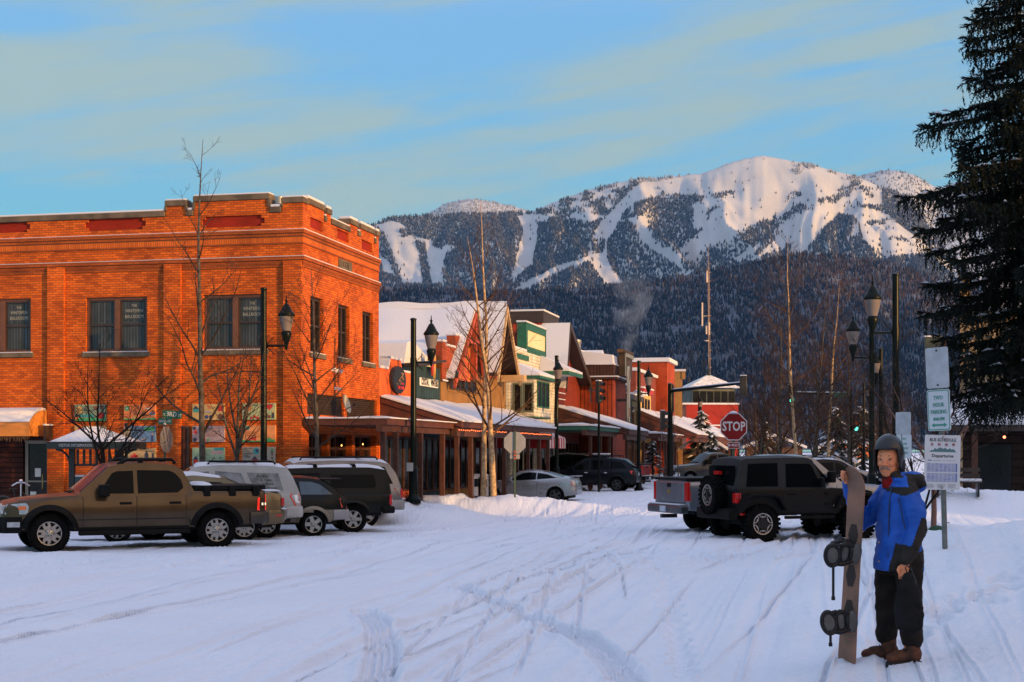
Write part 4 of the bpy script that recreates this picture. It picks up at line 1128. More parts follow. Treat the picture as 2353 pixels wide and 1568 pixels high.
# awning in red and white
ra=thing('striped_awning','red and white striped awning half buried in snow','awning',st(24.5,0),STREET_RZ)
b=SMB(24.5)
for i in range(14):
 b.mat(i%2);t0_,t1_=24.6+i*.3,24.6+(i+1)*.3
 b.hexa([(t0_,-2.6,2.55),(t1_,-2.6,2.55),(t1_,-.05,3.75),(t0_,-.05,3.75),(t0_,-2.6,2.6),(t1_,-2.6,2.6),(t1_,-.05,3.8),(t0_,-.05,3.8)])
 b.box(t0_,-2.62,2.1,t1_,-2.58,2.549)
b.build('canvas',[mat('red_canvas',(.45,.012,.012),.8),mat('white_canvas',(.6,.55,.52),.8)],ra)
b=SMB(24.5)
for t in(24.6,28.8):b.prism([(-2.6,2.1),(-.05,2.1),(-.05,3.74),(-2.6,2.54)],'x',t-.02,t)
b.build_each('side_panel',mat('red_canvas',(.45,.012,.012)),ra)
b=SMB(24.5);rs=random.Random(3);v,f=[],[]
for i in range(13):
 t=24.65+4.1*i/12
 e=-2.2+rs.uniform(-.3,.35)
 v+=[(t,e,2.62+(e+2.6)*.47+.0),(t,e+.2,2.75+(e+2.6)*.47),(t,-.06,3.98),(t,-.06,3.81)]
for i in range(12):
 for j in range(3):f.append((4*i+j,4*i+j+1,4*i+5+j,4*i+4+j))
f+=[(0,1,2,3),(48,51,50,49)]
b.add(v,f);b.build('snow',SNOW,ra,smooth=50)
# white and green shop
M_CREAM=board_mat('cream_clapboard',(.60,.56,.46),(.56,.52,.43),.16,False,gap=.012,gapc=(.34,.30,.2))
M_GREEN=mat('green_trim',(.012,.10,.045),.5,var=.15)
t5=tx(1168)+.3
o5=thing('white_green_shop','cream clapboard shop with green trim and tall false front','building',st(t5,0),STREET_RZ)
tE5=tx(1275)
ty=tx(1265,-1.2)
zb0,zb1=zt(957,t5),zt(864,t5)
b=SMB(t5);b.box(t5,.0,-.2,tE5,10,7.0);b.box(t5+.1,-1.2,zb0,ty,-.002,zb1);b.build('wall',M_CREAM,o5)
zf0,zf1=zt(815,tx(1207)),zt(738,tx(1198))
tf0,tf1=tx(1203,.2),tx(1249,.2)
b=SMB(t5);b.box(tf0,.1,7.002,tf1,.5,zf1);fr=b.build('false_front',mat('cream_board',(.70,.58,.34),.7,var=.06),o5)
b=SMB(t5)
b.box(tf0-.02,.06,zf1-.3,tf1+.05,.099,zf1);b.box(tf0-.02,.05,7.0,tf0+.35,.099,zf1-.301);b.box(tf1-.1,.06,7.0,tf1+.05,.099,zf1-.301);b.box(tf0-.03,.07,6.98,tf1+.1,.098,7.35)
b.box(tf0-.06,.04,zf1-.75*0-.001+.002,tf1+.1,.56,zf1+.06);b.box(tf0-.04,.1,7.0,tf0-.003,.52,zf1-.002)
b.box(t5-.05,-.1,6.55,tf0-.05,-.001,6.8);b.box(t5-.05,-.12,5.95,tf0+.3,-.001,6.2)
b.build('green_trim',M_GREEN,o5)
b=SMB(t5);b.box(tf0-.05,.03,zf1+.062,tf1+.08,.58,zf1+.16);b.box(t5,.0,7.003,tf0-.05,10,7.15);b.build('parapet_snow',SNOW,o5,bevel=.03)
# bay roof
b=SMB(t5);b.hexa([(t5-.05,-1.5,zb1),(ty+.2,-1.5,zb1),(ty+.2,-.02,zb1),(t5-.05,-.02,zb1),(t5-.05,-1.5,zb1+.12),(ty+.2,-1.5,zb1+.12),(ty-.2,-.02,zb1+.75),(t5+.4,-.02,zb1+.75)])
b.build('bay_roof',SNOW,o5,bevel=.03)
b=SMB(t5);b.box(t5-.06,-1.52,zb1-.12,ty+.22,-.03,zb1-.002);b.box(t5+.08,-1.22,zb0-.06,ty+.02,-.01,zb0-.003);b.build('bay_trim',M_GREEN,o5)
for y0,y1 in((-.55,-.18),(-1.12,-.68)):
 pane_row(o5,t5,'S',t5+.1,y0,y1,zb0+.2,zb1-.35,1,mat('bay_frame',(.10,.12,.07),.6))
for i in range(3):
 a=t5+.7+i*(ty-t5-1.2)/3
 pane_row(o5,t5,'E',-1.2,a,a+.95,zb0+.45,zb1-.2,1,M_GREEN)
pane_row(o5,t5,'E',0,t5+.6,tE5-6,.4,2.5,4,mat('cream_frame',(.45,.42,.32),.6));pane_row(o5,t5,'E',0,tE5-5,tE5-.6,.4,2.5,4,mat('cream_frame',(.45,.42,.32)))
b=SMB(t5);b.box(tE5-4.2,-1.25,6.1+.0,tE5-.4,-.002,6.2);b.hexa([(tE5-4.4,-1.6,6.2),(tE5-.2,-1.6,6.2),(tE5-.2,-.02,6.2),(tE5-4.4,-.02,6.2),(tE5-4.4,-1.6,6.32),(tE5-.2,-1.6,6.32),(tE5-.6,-.02,7.05),(tE5-4.0,-.02,7.05)]);b.build('porch_roof',SNOW,o5)
b=SMB(t5);b.box(tE5-4.4,-1.62,6.0,tE5-.2,-1.5,6.198);b.box(tE5-4.42,-1.49,6.0,tE5-4.3,-.003,6.198);b.build('porch_trim',M_GREEN,o5)
canopy('pavement_canopy','flat green canopy with a thick snow slab before the cream shop',29.2,39.0,-.3,-3.7,3.2,3.2,.25,(31,34,37),.2,.14,mat('green_fascia',(.015,.10,.06),.6),seed=11)
canopy('pavement_canopy','sloping rust coloured snowy canopy before the tall red gable',39.3,47.5,-.06,-4.2,4.45,3.15,.3,(40,42.5,45,47),.25,.14,seed=13)
# dark blue snow roof glimpsed behind
q=thing('rear_house','low house behind the shops showing only its snowy roof','building',st(40,14),STREET_RZ)
b=MB();b.box(0,0,0,8,9,7.4);b.build('wall',M_BROWND,q)
b=MB();b.prism([(-.4,7.402),(4,9.2),(8.4,7.402)],'y',-.4,9.4);b.build('roof',SNOW,q)
# tall red gable
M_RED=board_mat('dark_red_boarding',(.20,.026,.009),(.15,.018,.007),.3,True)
t6a,t6b=tE5+.05,47.4
o6=thing('red_gable_building','tall dark red building with steep snowy gable and boxy tower','building',st(t6a,0),STREET_RZ)
ta6=tx(1302,-.5);za6=zt(748,ta6)
ta6=min(ta6,t6b-2)
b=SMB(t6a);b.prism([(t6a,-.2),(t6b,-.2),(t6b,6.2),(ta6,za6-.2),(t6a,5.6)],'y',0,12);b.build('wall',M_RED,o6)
b=SMB(t6a);slope(b,t6a-.4,5.5,ta6,za6,-.7,2.2,.14);b.build('roof_snow',SNOW,o6)
b=SMB(t6a);slope(b,t6a-.4,5.25,ta6,za6-.25,-.76,-.705,.38);slope(b,ta6+.002,za6-.25,t6b+.4,5.6,-.76,-.705,.38);slope(b,ta6+.002,za6,t6b+.4,5.85,-.704,12,.12);b.build('barge_board',M_BROWND,o6)
t7=tx(1243,.9);z7=zt(709,t7)
b=SMB(t6a);b.box(t6a+.8,.9,5,t6a+5.2,2.6,z7-.75);b.build('tower',board_mat('tower_boards',(.34,.04,.016),(.22,.026,.011),.4,True),o6)
b=SMB(t6a);b.box(t6a+.7,.8,z7-.748,t6a+5.3,2.7,z7-.1);b.build('tower_cap',M_BROWND,o6)
SMB(t6a).box(t6a+.68,.78,z7-.098,t6a+5.32,2.72,z7).build('tower_snow',SNOW,o6)
b=SMB(t6a)
for i in range(7):b.box(ta6+.2,-.06,3.5+i*.35,ta6+2.0,-.002,3.55+i*.35)
b.build('white_rungs',M_WHITE,o6)
pane_row(o6,t6a,'E',0,t6a+.5,t6b-.5,.4,2.5,6,M_POST)
# red brick + plank false front with ski
o7=thing('red_brick_shop','narrow red brick building with roof vent beside the plank front','building',st(47.6,0),STREET_RZ)
b=SMB(47.6);b.box(48,.1,-.2,56,12,zt(829,48));b.build('wall',brick_mat('deep_red_brick',(.26,.026,.010),(.20,.018,.008),(.20,.05,.03)),o7)
zz=zt(829,48);b=SMB(47.6);b.prism([(.0,zz+.003),(7,zz+.003),(7,zz+.1),(1.2,zz+.9),(.75,zz+.95),(.4,zz+.4)],'x',48,56);b.build('roof_snow',SNOW,o7)
b=SMB(47.6);b.lathe([(.16,zz),(.16,zz+.5),(.3,zz+.52),(.33,zz+.7),(.3,zz+.8),(.3,zz+1.05),(.34,zz+1.1),(.34,zz+1.3),(.2,zz+1.35)],14,(48.6,.45,0));b.build('roof_vent',M_GREY,o7,smooth=40)
b=SMB(47.6);b.box(47.9,.15,zt(930,48),48,1.6,zt(925,48));b.build('ledge_snow',SNOW,o7)
t8a,t8b=tx(1408,-2.0),tx(1437,-2.0)
o8=thing('red_plank_shop','red plank shop with dark railed cornice and snow roof','building',st(t8a,0),STREET_RZ)
z8=zt(872,t8a,-2)
b=SMB(t8a);b.box(t8a,-2,-.2,t8b,.09,z8);b.build('wall',board_mat('red_planks',(.27,.040,.009),(.19,.026,.006),.24,True,gap=.035),o8)
b=SMB(t8a);b.box(t8a-.25,-2.3,z8+.003,t8b+.2,.08,z8+.14);b.box(t8a-.02,-2.05,z8+.22,t8b,.08,z8+.9);b.build('cornice',board_mat('cornice_boards',(.055,.022,.014),(.045,.018,.012),.2,True),o8)
b=SMB(t8a);b.box(t8a-.27,-2.32,z8+.142,t8b+.2,.08,z8+.215);b.box(t8a-.05,-2.08,z8+.903,t8b,.08,z8+.97);b.prism([(-2.0,z8+.972),(.08,z8+.972),(.08,z8+1.75),(-.9,z8+1.65),(-1.95,z8+1.5)],'x',t8a+.1,t8b);b.build('roof_snow',SNOW,o8)
b=SMB(t8a);b.box(t8b-3.2,-2.45,z8+.3,t8b,-2.055,z8+1.75);b.box(t8b-3.5,-2.5,z8+1.752,t8b+.3,-2.0,z8+1.95);b.build('false_front',mat('ochre_brown_boards',(.20,.09,.03),.8,var=.2),o8)
b=SMB(t8a);b.box(t8b-3.3,-2.53,z8+1.5,t8b+.1,-2.455,z8+1.72);b.box(t8b-3.28,-2.5,z8+.3,t8b-3.1,-2.455,z8+1.49);b.build('cream_trim',mat('cream_trim',(.62,.48,.26),.6),o8)
gs=thing('giant_ski','giant cream and brown ski standing against the plank shop','sign',st(tx(1442,-2.7),-2.7),STREET_RZ)
zg0,zg1=zt(979,tx(1442,-2.7),-2.7),zt(842,tx(1442,-2.7),-2.7)
b=MB();b.prism([(-.28,zg0+.5),(0,zg0),(.28,zg0+.5),(.34,zg0+1.2),(.26,zg0+2),(.34,zg1-.6),(.2,zg1-.15),(0,zg1),(-.2,zg1-.15),(-.34,zg1-.6),(-.26,zg0+2),(-.34,zg0+1.2)],'y',-.12,0);b.build('ski',mat('cream_ski',(.66,.56,.36),.5,var=.2,vscale=1),gs)
b=MB();b.box(-.27,-.135,zg0+.55,.27,-.121,zg0+1.1);b.prism([(-.2,zg1-.9),(.1,zg1-.9),(.2,zg1-.35),(0,zg1-.15),(-.15,zg1-.4)],'y',-.135,-.121);b.build('binding',mat('tan_leather',(.40,.17,.04),.6),gs)
b=MB();b.box(-.1,0,zg0+1.5,.1,.65,zg0+1.65);b.build('bracket',M_BLACK,gs)
canopy('pavement_canopy','flat snowy canopy in deep shade beyond the plank shop',53.5,66,-.5,-4.2,3.1,3.1,.25,(55,58,61,64),.2,.14,seed=17)
# row of small dark shops
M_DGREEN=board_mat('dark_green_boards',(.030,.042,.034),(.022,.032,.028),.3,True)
for(ta_,tb_,y_,dt,m_,nm,lb)in((53.2,60.5,-.9,876,mat('brown_stucco',(.13,.065,.028),.9,var=.2),'brown_shop','small brown shop with a bracketed roof edge in the row'),(60.6,68,-.9,905,M_DGREEN,'green_shop','dark green boarded shop with spot lamps'),(68.1,74,-.9,892,mat('cream_stucco',(.55,.36,.12),.85,var=.1),'cream_shop','small cream shop with a red top band')):
 q=thing(nm,lb,'building',st(ta_,y_),STREET_RZ)
 zT_=zt(dt,ta_,y_)
 b=MB();b.box(0,0,-.2,tb_-ta_,12,zT_);b.build('wall',m_,q)
 b=MB();b.box(-.05,-.25,zT_+.002,tb_-ta_,12,zT_+.13);b.build('roof_snow',SNOW,q,bevel=.03)
 b=MB();b.box(-.03,-.22,zT_-.35,tb_-ta_,-.003,zT_-.0);b.build('cornice',mat('red_band',(.36,.02,.012),.6)if nm=='cream_shop' else M_BROWND,q)
 L_=tb_-ta_
 for i in range(3):
  f=MB();a=.6+i*(L_-1)/3;f.box(a,-.04,3.7,a+1.1,-.003,zT_-.7);w_=f.build('window',M_BROWND,q)
  f=MB();f.box(a+.1,-.055,3.8,a+1.0,-.041,zT_-.8);f.build('pane',M_GLASS,w_)
 f=MB();f.box(.3,-.05,.4,L_-.3,-.003,2.6);f.build('shop_window',M_GLASS,q)
 if nm=='green_shop':
  for i in range(4):
   f=MB();x=1.0+i*1.6;f.tube([(x,0,zT_+.0),(x,-.6,zT_+.2)],.03,6);f.lathe([(.06,.1),(.16,-.08)],10,(x,-.62,zT_+.12));f.ball((x,-.62,zT_+.24),(.15,.15,.06),8);f.build('spot_lamp',M_WHITE,q)
q=thing('brown_gabled_house','brown house with snowy dormer rising behind the small shops','building',st(56,1.5),STREET_RZ)
b=MB();b.box(0,0,0,9,8,zt(853,58));b.build('wall',mat('brown_stucco',(.13,.065,.028)),q)
z_=zt(853,58);b=MB();b.box(-.1,-.2,z_+.002,9.1,8,z_+.14);b.build('roof_snow',SNOW,q,bevel=.03)
b=MB();b.box(4,-.6,z_+.145,5.2,1,z_+1.0);b.build('dormer',M_OCHRE,q);b=MB();b.prism([(3.8,z_+1.002),(5.4,z_+1.002),(4.6,z_+1.6)],'y',-.8,1.1);b.build('dormer_snow',SNOW,q)
# tall red brick building
t10a=tx(1533,-1.5);t10b=tx(1550,-1.5)
o10=thing('tall_brick_building','tall red brick building with lit street face at the far end','building',st(t10a,-1.5),STREET_RZ)
z10=zt(832,t10a,-1.5)
b=MB();b.box(0,0,-.2,t10b-t10a,16,z10);b.build('wall',brick_mat('bright_red_brick',(.34,.046,.010),(.28,.034,.009),(.25,.06,.03)),o10)
b=MB();b.box(-.2,-.25,z10+.003,t10b-t10a+.1,16,z10+.35);b.build('roof_snow',SNOW,o10,bevel=.05)
for i in range(3):
 a=(t10b-t10a)*(.15+.28*i);f=MB();f.box(a,-.05,5.2,a+(t10b-t10a)*.14,-.003,7.6);w_=f.build('window',M_BROWND,o10)
 f=MB();f.box(a+.15,-.07,5.35,a+(t10b-t10a)*.14-.15,-.051,7.45);f.build('pane',M_GLASS,w_)
q=thing('dark_wing','dark flat roofed wing before the tall red brick building','building',st(t10a-12,-.6),STREET_RZ)
z_=zt(853,t10a-12);b=MB();b.box(0,0,0,11.8,12,z_);b.build('wall',mat('dark_brick_wall',(.20,.035,.02),.9,var=.2),q)
b=MB();b.box(-.1,-.2,z_+.003,11.8,12,z_+.25);b.build('roof_snow',SNOW,q,bevel=.05)
b=MB()
for i in range(4):b.box(-.06,.8+i*.9,z_-2.6,-.003,1.3+i*.9,z_-.6)
b.build_each('window',M_GLASS,q)
q=thing('ochre_block','ochre block peeking out beyond the tall brick building','building',st(t10b+6,-1.5),STREET_RZ)
z_=zt(852,t10b+6);tb_=tx(1567,-1.5)-t10b-6
b=MB();b.box(0,0,0,tb_,12,z_-.1);b.box(-.3,-.3,z_-.8,tb_,0-.002,z_-.1);b.build('wall',mat('ochre_plaster',(.34,.17,.05),.9),q)
b=MB();b.box(-.35,-.35,z_-.098,tb_,12,z_+.1);b.build('roof_snow',SNOW,q)
b=MB()
for i in range(2):b.box(tb_*(.2+.4*i),-.03,z_-3,tb_*(.35+.4*i),-.003,z_-1.4)
b.build_each('window',M_GLASS,q)
canopy('pavement_canopy','far sloping canopy with blue shaded snow by the tall brick building',66.5,112,-.95,-5.2,5.0,3.2,.3,(70,76,82,88,94,100,106),.25,.16,seed=19)
# red shop at the end, with the glazed pavilion behind
q=thing('far_red_building','flat topped red building closing the far end of the street','building',W(1577,HY,168)-Vector((0,0,EYE)),R(4))
zr2=(HY-930)/FD*168+EYE
b=MB();b.box(0,0,-.2,5.9,9,zr2);b.build('wall',mat('red_render',(.30,.014,.006),.85,var=.12,vscale=.6),q)
b=MB();b.prism([(0.02,0.05),(-1.5,6),(-1.5,9),(0.02,9)],'z',-.2,zr2-.05);b.build('side_wall',brick_mat('pink_brick',(.42,.13,.07),(.36,.10,.055),(.3,.15,.1)),q)
b=MB();b.box(-1.55,-.08,zr2+.003,6,9,zr2+.2);b.box(-.05,-.2,zr2-2.4,6,-.003,zr2-2.25);b.build('roof_snow',SNOW,q)
b=MB();b.box(.5,-.05,.3,5.4,-.003,2.7);b.build('shop_window',M_GLASS,q)
b=MB();b.mat(0).box(-.9,2.9,3.5,-.75,3.6,5.5);b.build('blue_sign',mat('blue_sign',(.05,.2,.5),.5),q)
pv=thing('pavilion','glazed pavilion with snow dusted pyramid roof and finial','building',W(1640,HY,185)-Vector((0,0,EYE)),R(8))
zp0,zp1=EYE+(HY-892)/FD*185,EYE+(HY-858)/FD*185
b=MB();b.box(-2.7,0,0,2.7,5,zp0-.05);b.build('wall',mat('grey_green_wall',(.10,.11,.09),.7,var=.3,vscale=1),pv)
b=MB()
for i in range(6):b.box(-2.6+i*.9,-.06,zp0-2.0,-1.85+i*.9,-.003,zp0-.4)
b.build_each('window',M_GLASS,pv)
b=MB();b.add([(-3.4,-.7,zp0),(3.4,-.7,zp0),(3.4,5.7,zp0),(-3.4,5.7,zp0),(0,2.5,zp1)],[(0,3,2,1),(0,1,4),(1,2,4),(2,3,4),(3,0,4)]);b.build('roof',board_mat('snowy_roof_sheets',(.74,.70,.66),(.70,.66,.62),.32,False,gap=.05,gapc=(.3,.28,.25)),pv)
b=MB();b.lathe([(.35,zp1-.3),(.35,zp1),(.22,zp1+.1),(.3,zp1+.5),(.1,zp1+.9),(.05,zp1+1.6)],10,(0,2.5,0));b.box(-2.6,2,zp0+.8,-2.45,2.2,zp0+1.5);b.build('finial',M_BLACK,pv)
# antenna mast
am_=thing('antenna_mast','tall thin lattice antenna mast lit orange against the forest','mast',W(1632,HY,200)-Vector((0,0,EYE)))
zt_=EYE+(HY-562)/FD*200
b=MB()
for a in range(3):
 x,y=.16*math.cos(a*2.09),.16*math.sin(a*2.09)
 b.tube([(x,y,0),(x*.6-.25,y*.6,zt_-3)],.035,4)
for i in range(60):
 z=10+i*.3;b.tube([(.14-z*.008,.0,z),(-.14-z*.008,.05,z+.3)],.02,3)
b.tube([(-.25,0,zt_-3.2),(-.27,0,zt_)],.03,4)
for i in range(14):z=12+i*1.15;b.box(-z*.008-.1,-.03,z,-z*.008+.32,.03,z+.05)
b.build('lattice',mat('mast_steel',(.38,.25,.16),.6,.2),am_)
b=MB()
for x,z0,z1 in((-1.05,18.7,21.8),(-.5,17.6,18.7),(-.12,17.5,19.2),(-.42,24.5,26)):b.box(x-.09,-.1,z0,x+.09,.1,z1)
b.box(-1.0,-.03,20,-.15,.03,20.06);b.box(-.5,-.03,18,-.15,.03,18.06);b.box(-.45,-.03,25,-.15,.03,25.06);b.lathe([(.001,0),(.3,.1),(.3,.2)],10,(-.5,0,16.6))
b.build('antenna',mat('antenna_white',(.55,.42,.30),.6),am_)
# ------------------------------------------------------------------ right side, behind the spruce
q=thing('log_shop','low dark timber building with broad snowy roof behind the spruce','building',W(2212,HY,52)-Vector((0,0,EYE)),R(-17))
ze2=EYE+(HY-976)/FD*52
b=MB();b.box(0,0,-.3,16,9,ze2-.1);b.build('wall',board_mat('dark_logs',(.030,.014,.009),(.022,.011,.008),.28,False),q)
b=MB();b.hexa([(-.5,-1.3,ze2-.25),(17,-1.3,ze2-.25),(17,9.3,ze2+1.0),(-.5,9.3,ze2+1.0),(-.5,-1.3,ze2-.05),(17,-1.3,ze2-.05),(17,9.3,ze2+1.2),(-.5,9.3,ze2+1.2)]);b.build('roof',M_BROWND,q)
b=MB();b.hexa([(-.5,-1.3,ze2-.047),(17,-1.3,ze2-.047),(17,9.3,ze2+1.203),(-.5,9.3,ze2+1.203),(-.45,-1.25,ze2+.13),(17,-1.25,ze2+.13),(17,9.3,ze2+1.4),(-.45,9.3,ze2+1.4)]);b.build('roof_snow',SNOW,q,bevel=.05)
b=MB()
for x in(.3,2.2,4.2):b.box(x,-1.15,-.3,x+.2,-.95,ze2-.25)
b.build_each('post',M_POST,q)
b=MB();b.box(.5,-.05,.5,1.6,-.003,2.2);b.build_each('window',M_GLASS,q)
b=MB();b.box(2.9,-.06,.1,3.5,-.003,2.0);b.build('door',mat('rust_door',(.10,.03,.015),.7),q)
b=MB();b.ball((1.35,-1.2,ze2-.45),.05,8);b.build('red_lamp',mat('lit_red_lamp',(.6,.1,.05),.4,var=0,emit=(1,.22,.1),estr=4),q)
q=thing('tan_house','tan two storey house with yellow brick chimney behind the spruce','building',W(2206,HY,80)-Vector((0,0,EYE)),R(-17))
z_=EYE+(HY-715)/FD*80
b=MB();b.box(0,0,0,12,10,z_);b.build('wall',mat('tan_render',(.36,.25,.13),.85,var=.1),q)
b=MB();b.prism([(-.1,z_+.002),(6,z_+3.2),(12.6,z_+.002)],'y',-.8,10.5);b.build('roof',SNOW,q)
b=MB();b.box(.0,-.4,z_+.1,.55,.3,z_+1.5);b.box(-.06,-.48,z_+1.502,.62,.38,z_+1.7);b.build('chimney',brick_mat('yellow_brick',(.52,.30,.09),(.45,.24,.07),(.3,.2,.1)),q)
b=MB()
for x in(1,3.4,5.8):b.box(x,-.05,z_-3.4,x+1.2,-.003,z_-1.6)
b.build_each('window',M_GLASS,q)
# low orange lit wall and small sheds far down the street
q=thing('orange_boxcar','long bright orange boxcar with snow on top far down the street','boxcar',W(1905,HY,230)-Vector((0,0,EYE)),R(-4))
z0_,z1_=EYE+(HY-1040)/FD*230,EYE+(HY-1022)/FD*230
b=MB();b.box(0,0,.9,9.5,3,z1_);b.box(.2,-.06,1.2,2.6,-.003,z1_-.1);b.box(6.9,-.06,1.2,9.3,-.003,z1_-.1);b.build('body',mat('orange_boxcar_paint',(.66,.13,.02),.6,var=.15,vscale=.5),q)
b=MB();b.box(-.1,-.1,z1_+.003,9.6,3.1,z1_+.35);b.build('snow',SNOW,q)
b=MB()
for x in(1.2,2.4,7.2,8.4):b.lathe([(.45,-.1),(.45,.1)],12,(x,.3,.45),axis='y')
b.build('wheel',M_BLACK,q)
for i,(dx_,Y_,w_,h_,lb)in enumerate(((1716,150,5.5,2.4,'small dark shed with snowy roof right of the stop sign'),(1880,165,4.2,2.2,'grey shed with snow roof behind the bare trees'),(1570,122,3.2,2.2,'brown kiosk shed with snow roof behind the young trees'))):
 q=thing('shed',lb,'shed',W(dx_,HY,Y_)-Vector((0,0,EYE)),R(-6))
 b=MB();b.box(0,0,0,w_,4,h_);b.build('wall',mat('shed_boards',(.10,.05,.03),.9,var=.3)if i!=1 else mat('shed_grey',(.25,.23,.21),.8),q)
 b=MB();b.prism([(-.4,h_-.15),(w_/2,h_+1.1),(w_+.4,h_-.15),(w_+.4,h_+.1),(w_/2,h_+1.35),(-.4,h_+.1)],'y',-.4,4.3);b.build('roof',SNOW,q)
 b=MB();b.box(w_*.35,-.04,.1,w_*.6,-.003,1.9);b.build('door',M_BROWND,q)
 # unseen shops opposite, heights and gap shaped to throw evening shade over the street
pdir=Vector((0.569,0.822))
wpos=-24
for i,(L_,H_)in enumerate(((15,11.6),(13,12.4),(15,11.4),(20.6,12.4),(4.6,6.5),(18,14.5),(20,15.5),(20,15))):
 d_=41
 p=SUN_H*d_+pdir*wpos
 q=thing('shade_casting_shop','unseen shop of the opposite block, right of the frame, shaped to shade the street','building',(p.x,p.y,0),math.atan2(pdir.y,pdir.x),'unseen shops of the opposite block shading the street')
 b=MB();b.box(0,-10,-.2,L_-.05,0,H_-.4);b.box(0,-.4,H_-.398,L_-.05,0,H_);b.build('wall',M_BRICK if i%2 else mat('brown_stucco',(.13,.065,.028)),q)
 for k in range(int(L_//3)):
  f=MB();f.box(.8+3*k,.002,H_-4,2.2+3*k,.06,H_-2);w_=f.build('window',M_BROWND,q)
  f=MB();f.box(.9+3*k,.061,H_-3.9,2.1+3*k,.07,H_-2.1);f.build('pane',M_GLASS,w_)
 wpos+=L_
 # ================================================================== vehicles
M_TYRE=mat('tyre_rubber',(.0062,.006,.0058),.9,0,.05,var=.2,vscale=12,bump=.3,bscale=40)
M_ALLOY=mat('alloy',(.33,.315,.29),.3,.85,var=.05)
M_ALLOYD=mat('dark_wheel_well',(.008,.008,.008),.8,var=0)
M_CGLASS=mat('car_glass',(.003,.0045,.005),.03,0,.06,var=0)
M_CGLASSB=mat('frosted_car_glass',(.20,.22,.24),.4,0,.4,var=.35,vscale=2.5)
M_PLASTIC=mat('black_plastic',(.0055,.0052,.005),.55,0,.1,var=.15,vscale=6)
M_CHROME=mat('chrome',(.62,.62,.62),.15,1,var=0)
M_TAIL=mat('tail_lamp_red',(.50,.012,.010),.18,var=.1,vscale=8)
M_TAILL=mat('tail_lamp_lit',(.55,.012,.010),.18,var=0,emit=(1,.03,.02),estr=.8)
M_HEAD=mat('headlamp_glass',(.45,.46,.46),.12,.3,var=.15,vscale=9)
M_AMBER=mat('amber_lens',(.62,.13,.02),.2,var=0)
M_SEAM=mat('panel_gap',(.006,.006,.006),.9,var=0)
M_UNDER=mat('underbody',(.010,.009,.009),.9,var=.2)
def paint(name,c,rough=.32,metal=.35,coat=.6,dirt=(.10,.085,.07)):
 """car paint with salt film near the sills"""
 if name in MATS:return MATS[name]
 m=mat(name,c,rough,metal,.14,var=.10,vscale=2.0,coat=coat*.5)
 nt=m.node_tree;N,L=nt.nodes,nt.links;b=N['Principled BSDF']
 src=b.inputs['Base Color'].links[0].from_socket
 co=N.new('ShaderNodeTexCoord');sp=N.new('ShaderNodeSeparateXYZ');L.new(co.outputs['Object'],sp.inputs[0])
 nz=N.new('ShaderNodeTexNoise');L.new(co.outputs['Object'],nz.inputs['Vector']);nz.inputs['Scale'].default_value=5;nz.inputs['Detail'].default_value=5
 a=N.new('ShaderNodeMath');a.operation='MULTIPLY_ADD';L.new(nz.outputs[0],a.inputs[0]);a.inputs[1].default_value=.5;L.new(sp.outputs['Z'],a.inputs[2])
 r=N.new('ShaderNodeMapRange');L.new(a.outputs[0],r.inputs['Value']);r.inputs['From Min'].default_value=1.05;r.inputs['From Max'].default_value=.55;r.inputs['To Max'].default_value=.22
 mx=N.new('ShaderNodeMix');mx.data_type='RGBA';L.new(r.outputs[0],mx.inputs['Factor']);L.new(src,mx.inputs['A']);mx.inputs['B'].default_value=(*dirt,1)
 L.new(mx.outputs['Result'],b.inputs['Base Color'])
 ra=N.new('ShaderNodeMath');ra.operation='MULTIPLY_ADD';L.new(r.outputs[0],ra.inputs[0]);ra.inputs[1].default_value=.5;ra.inputs[2].default_value=rough;L.new(ra.outputs[0],b.inputs['Roughness'])
 return m
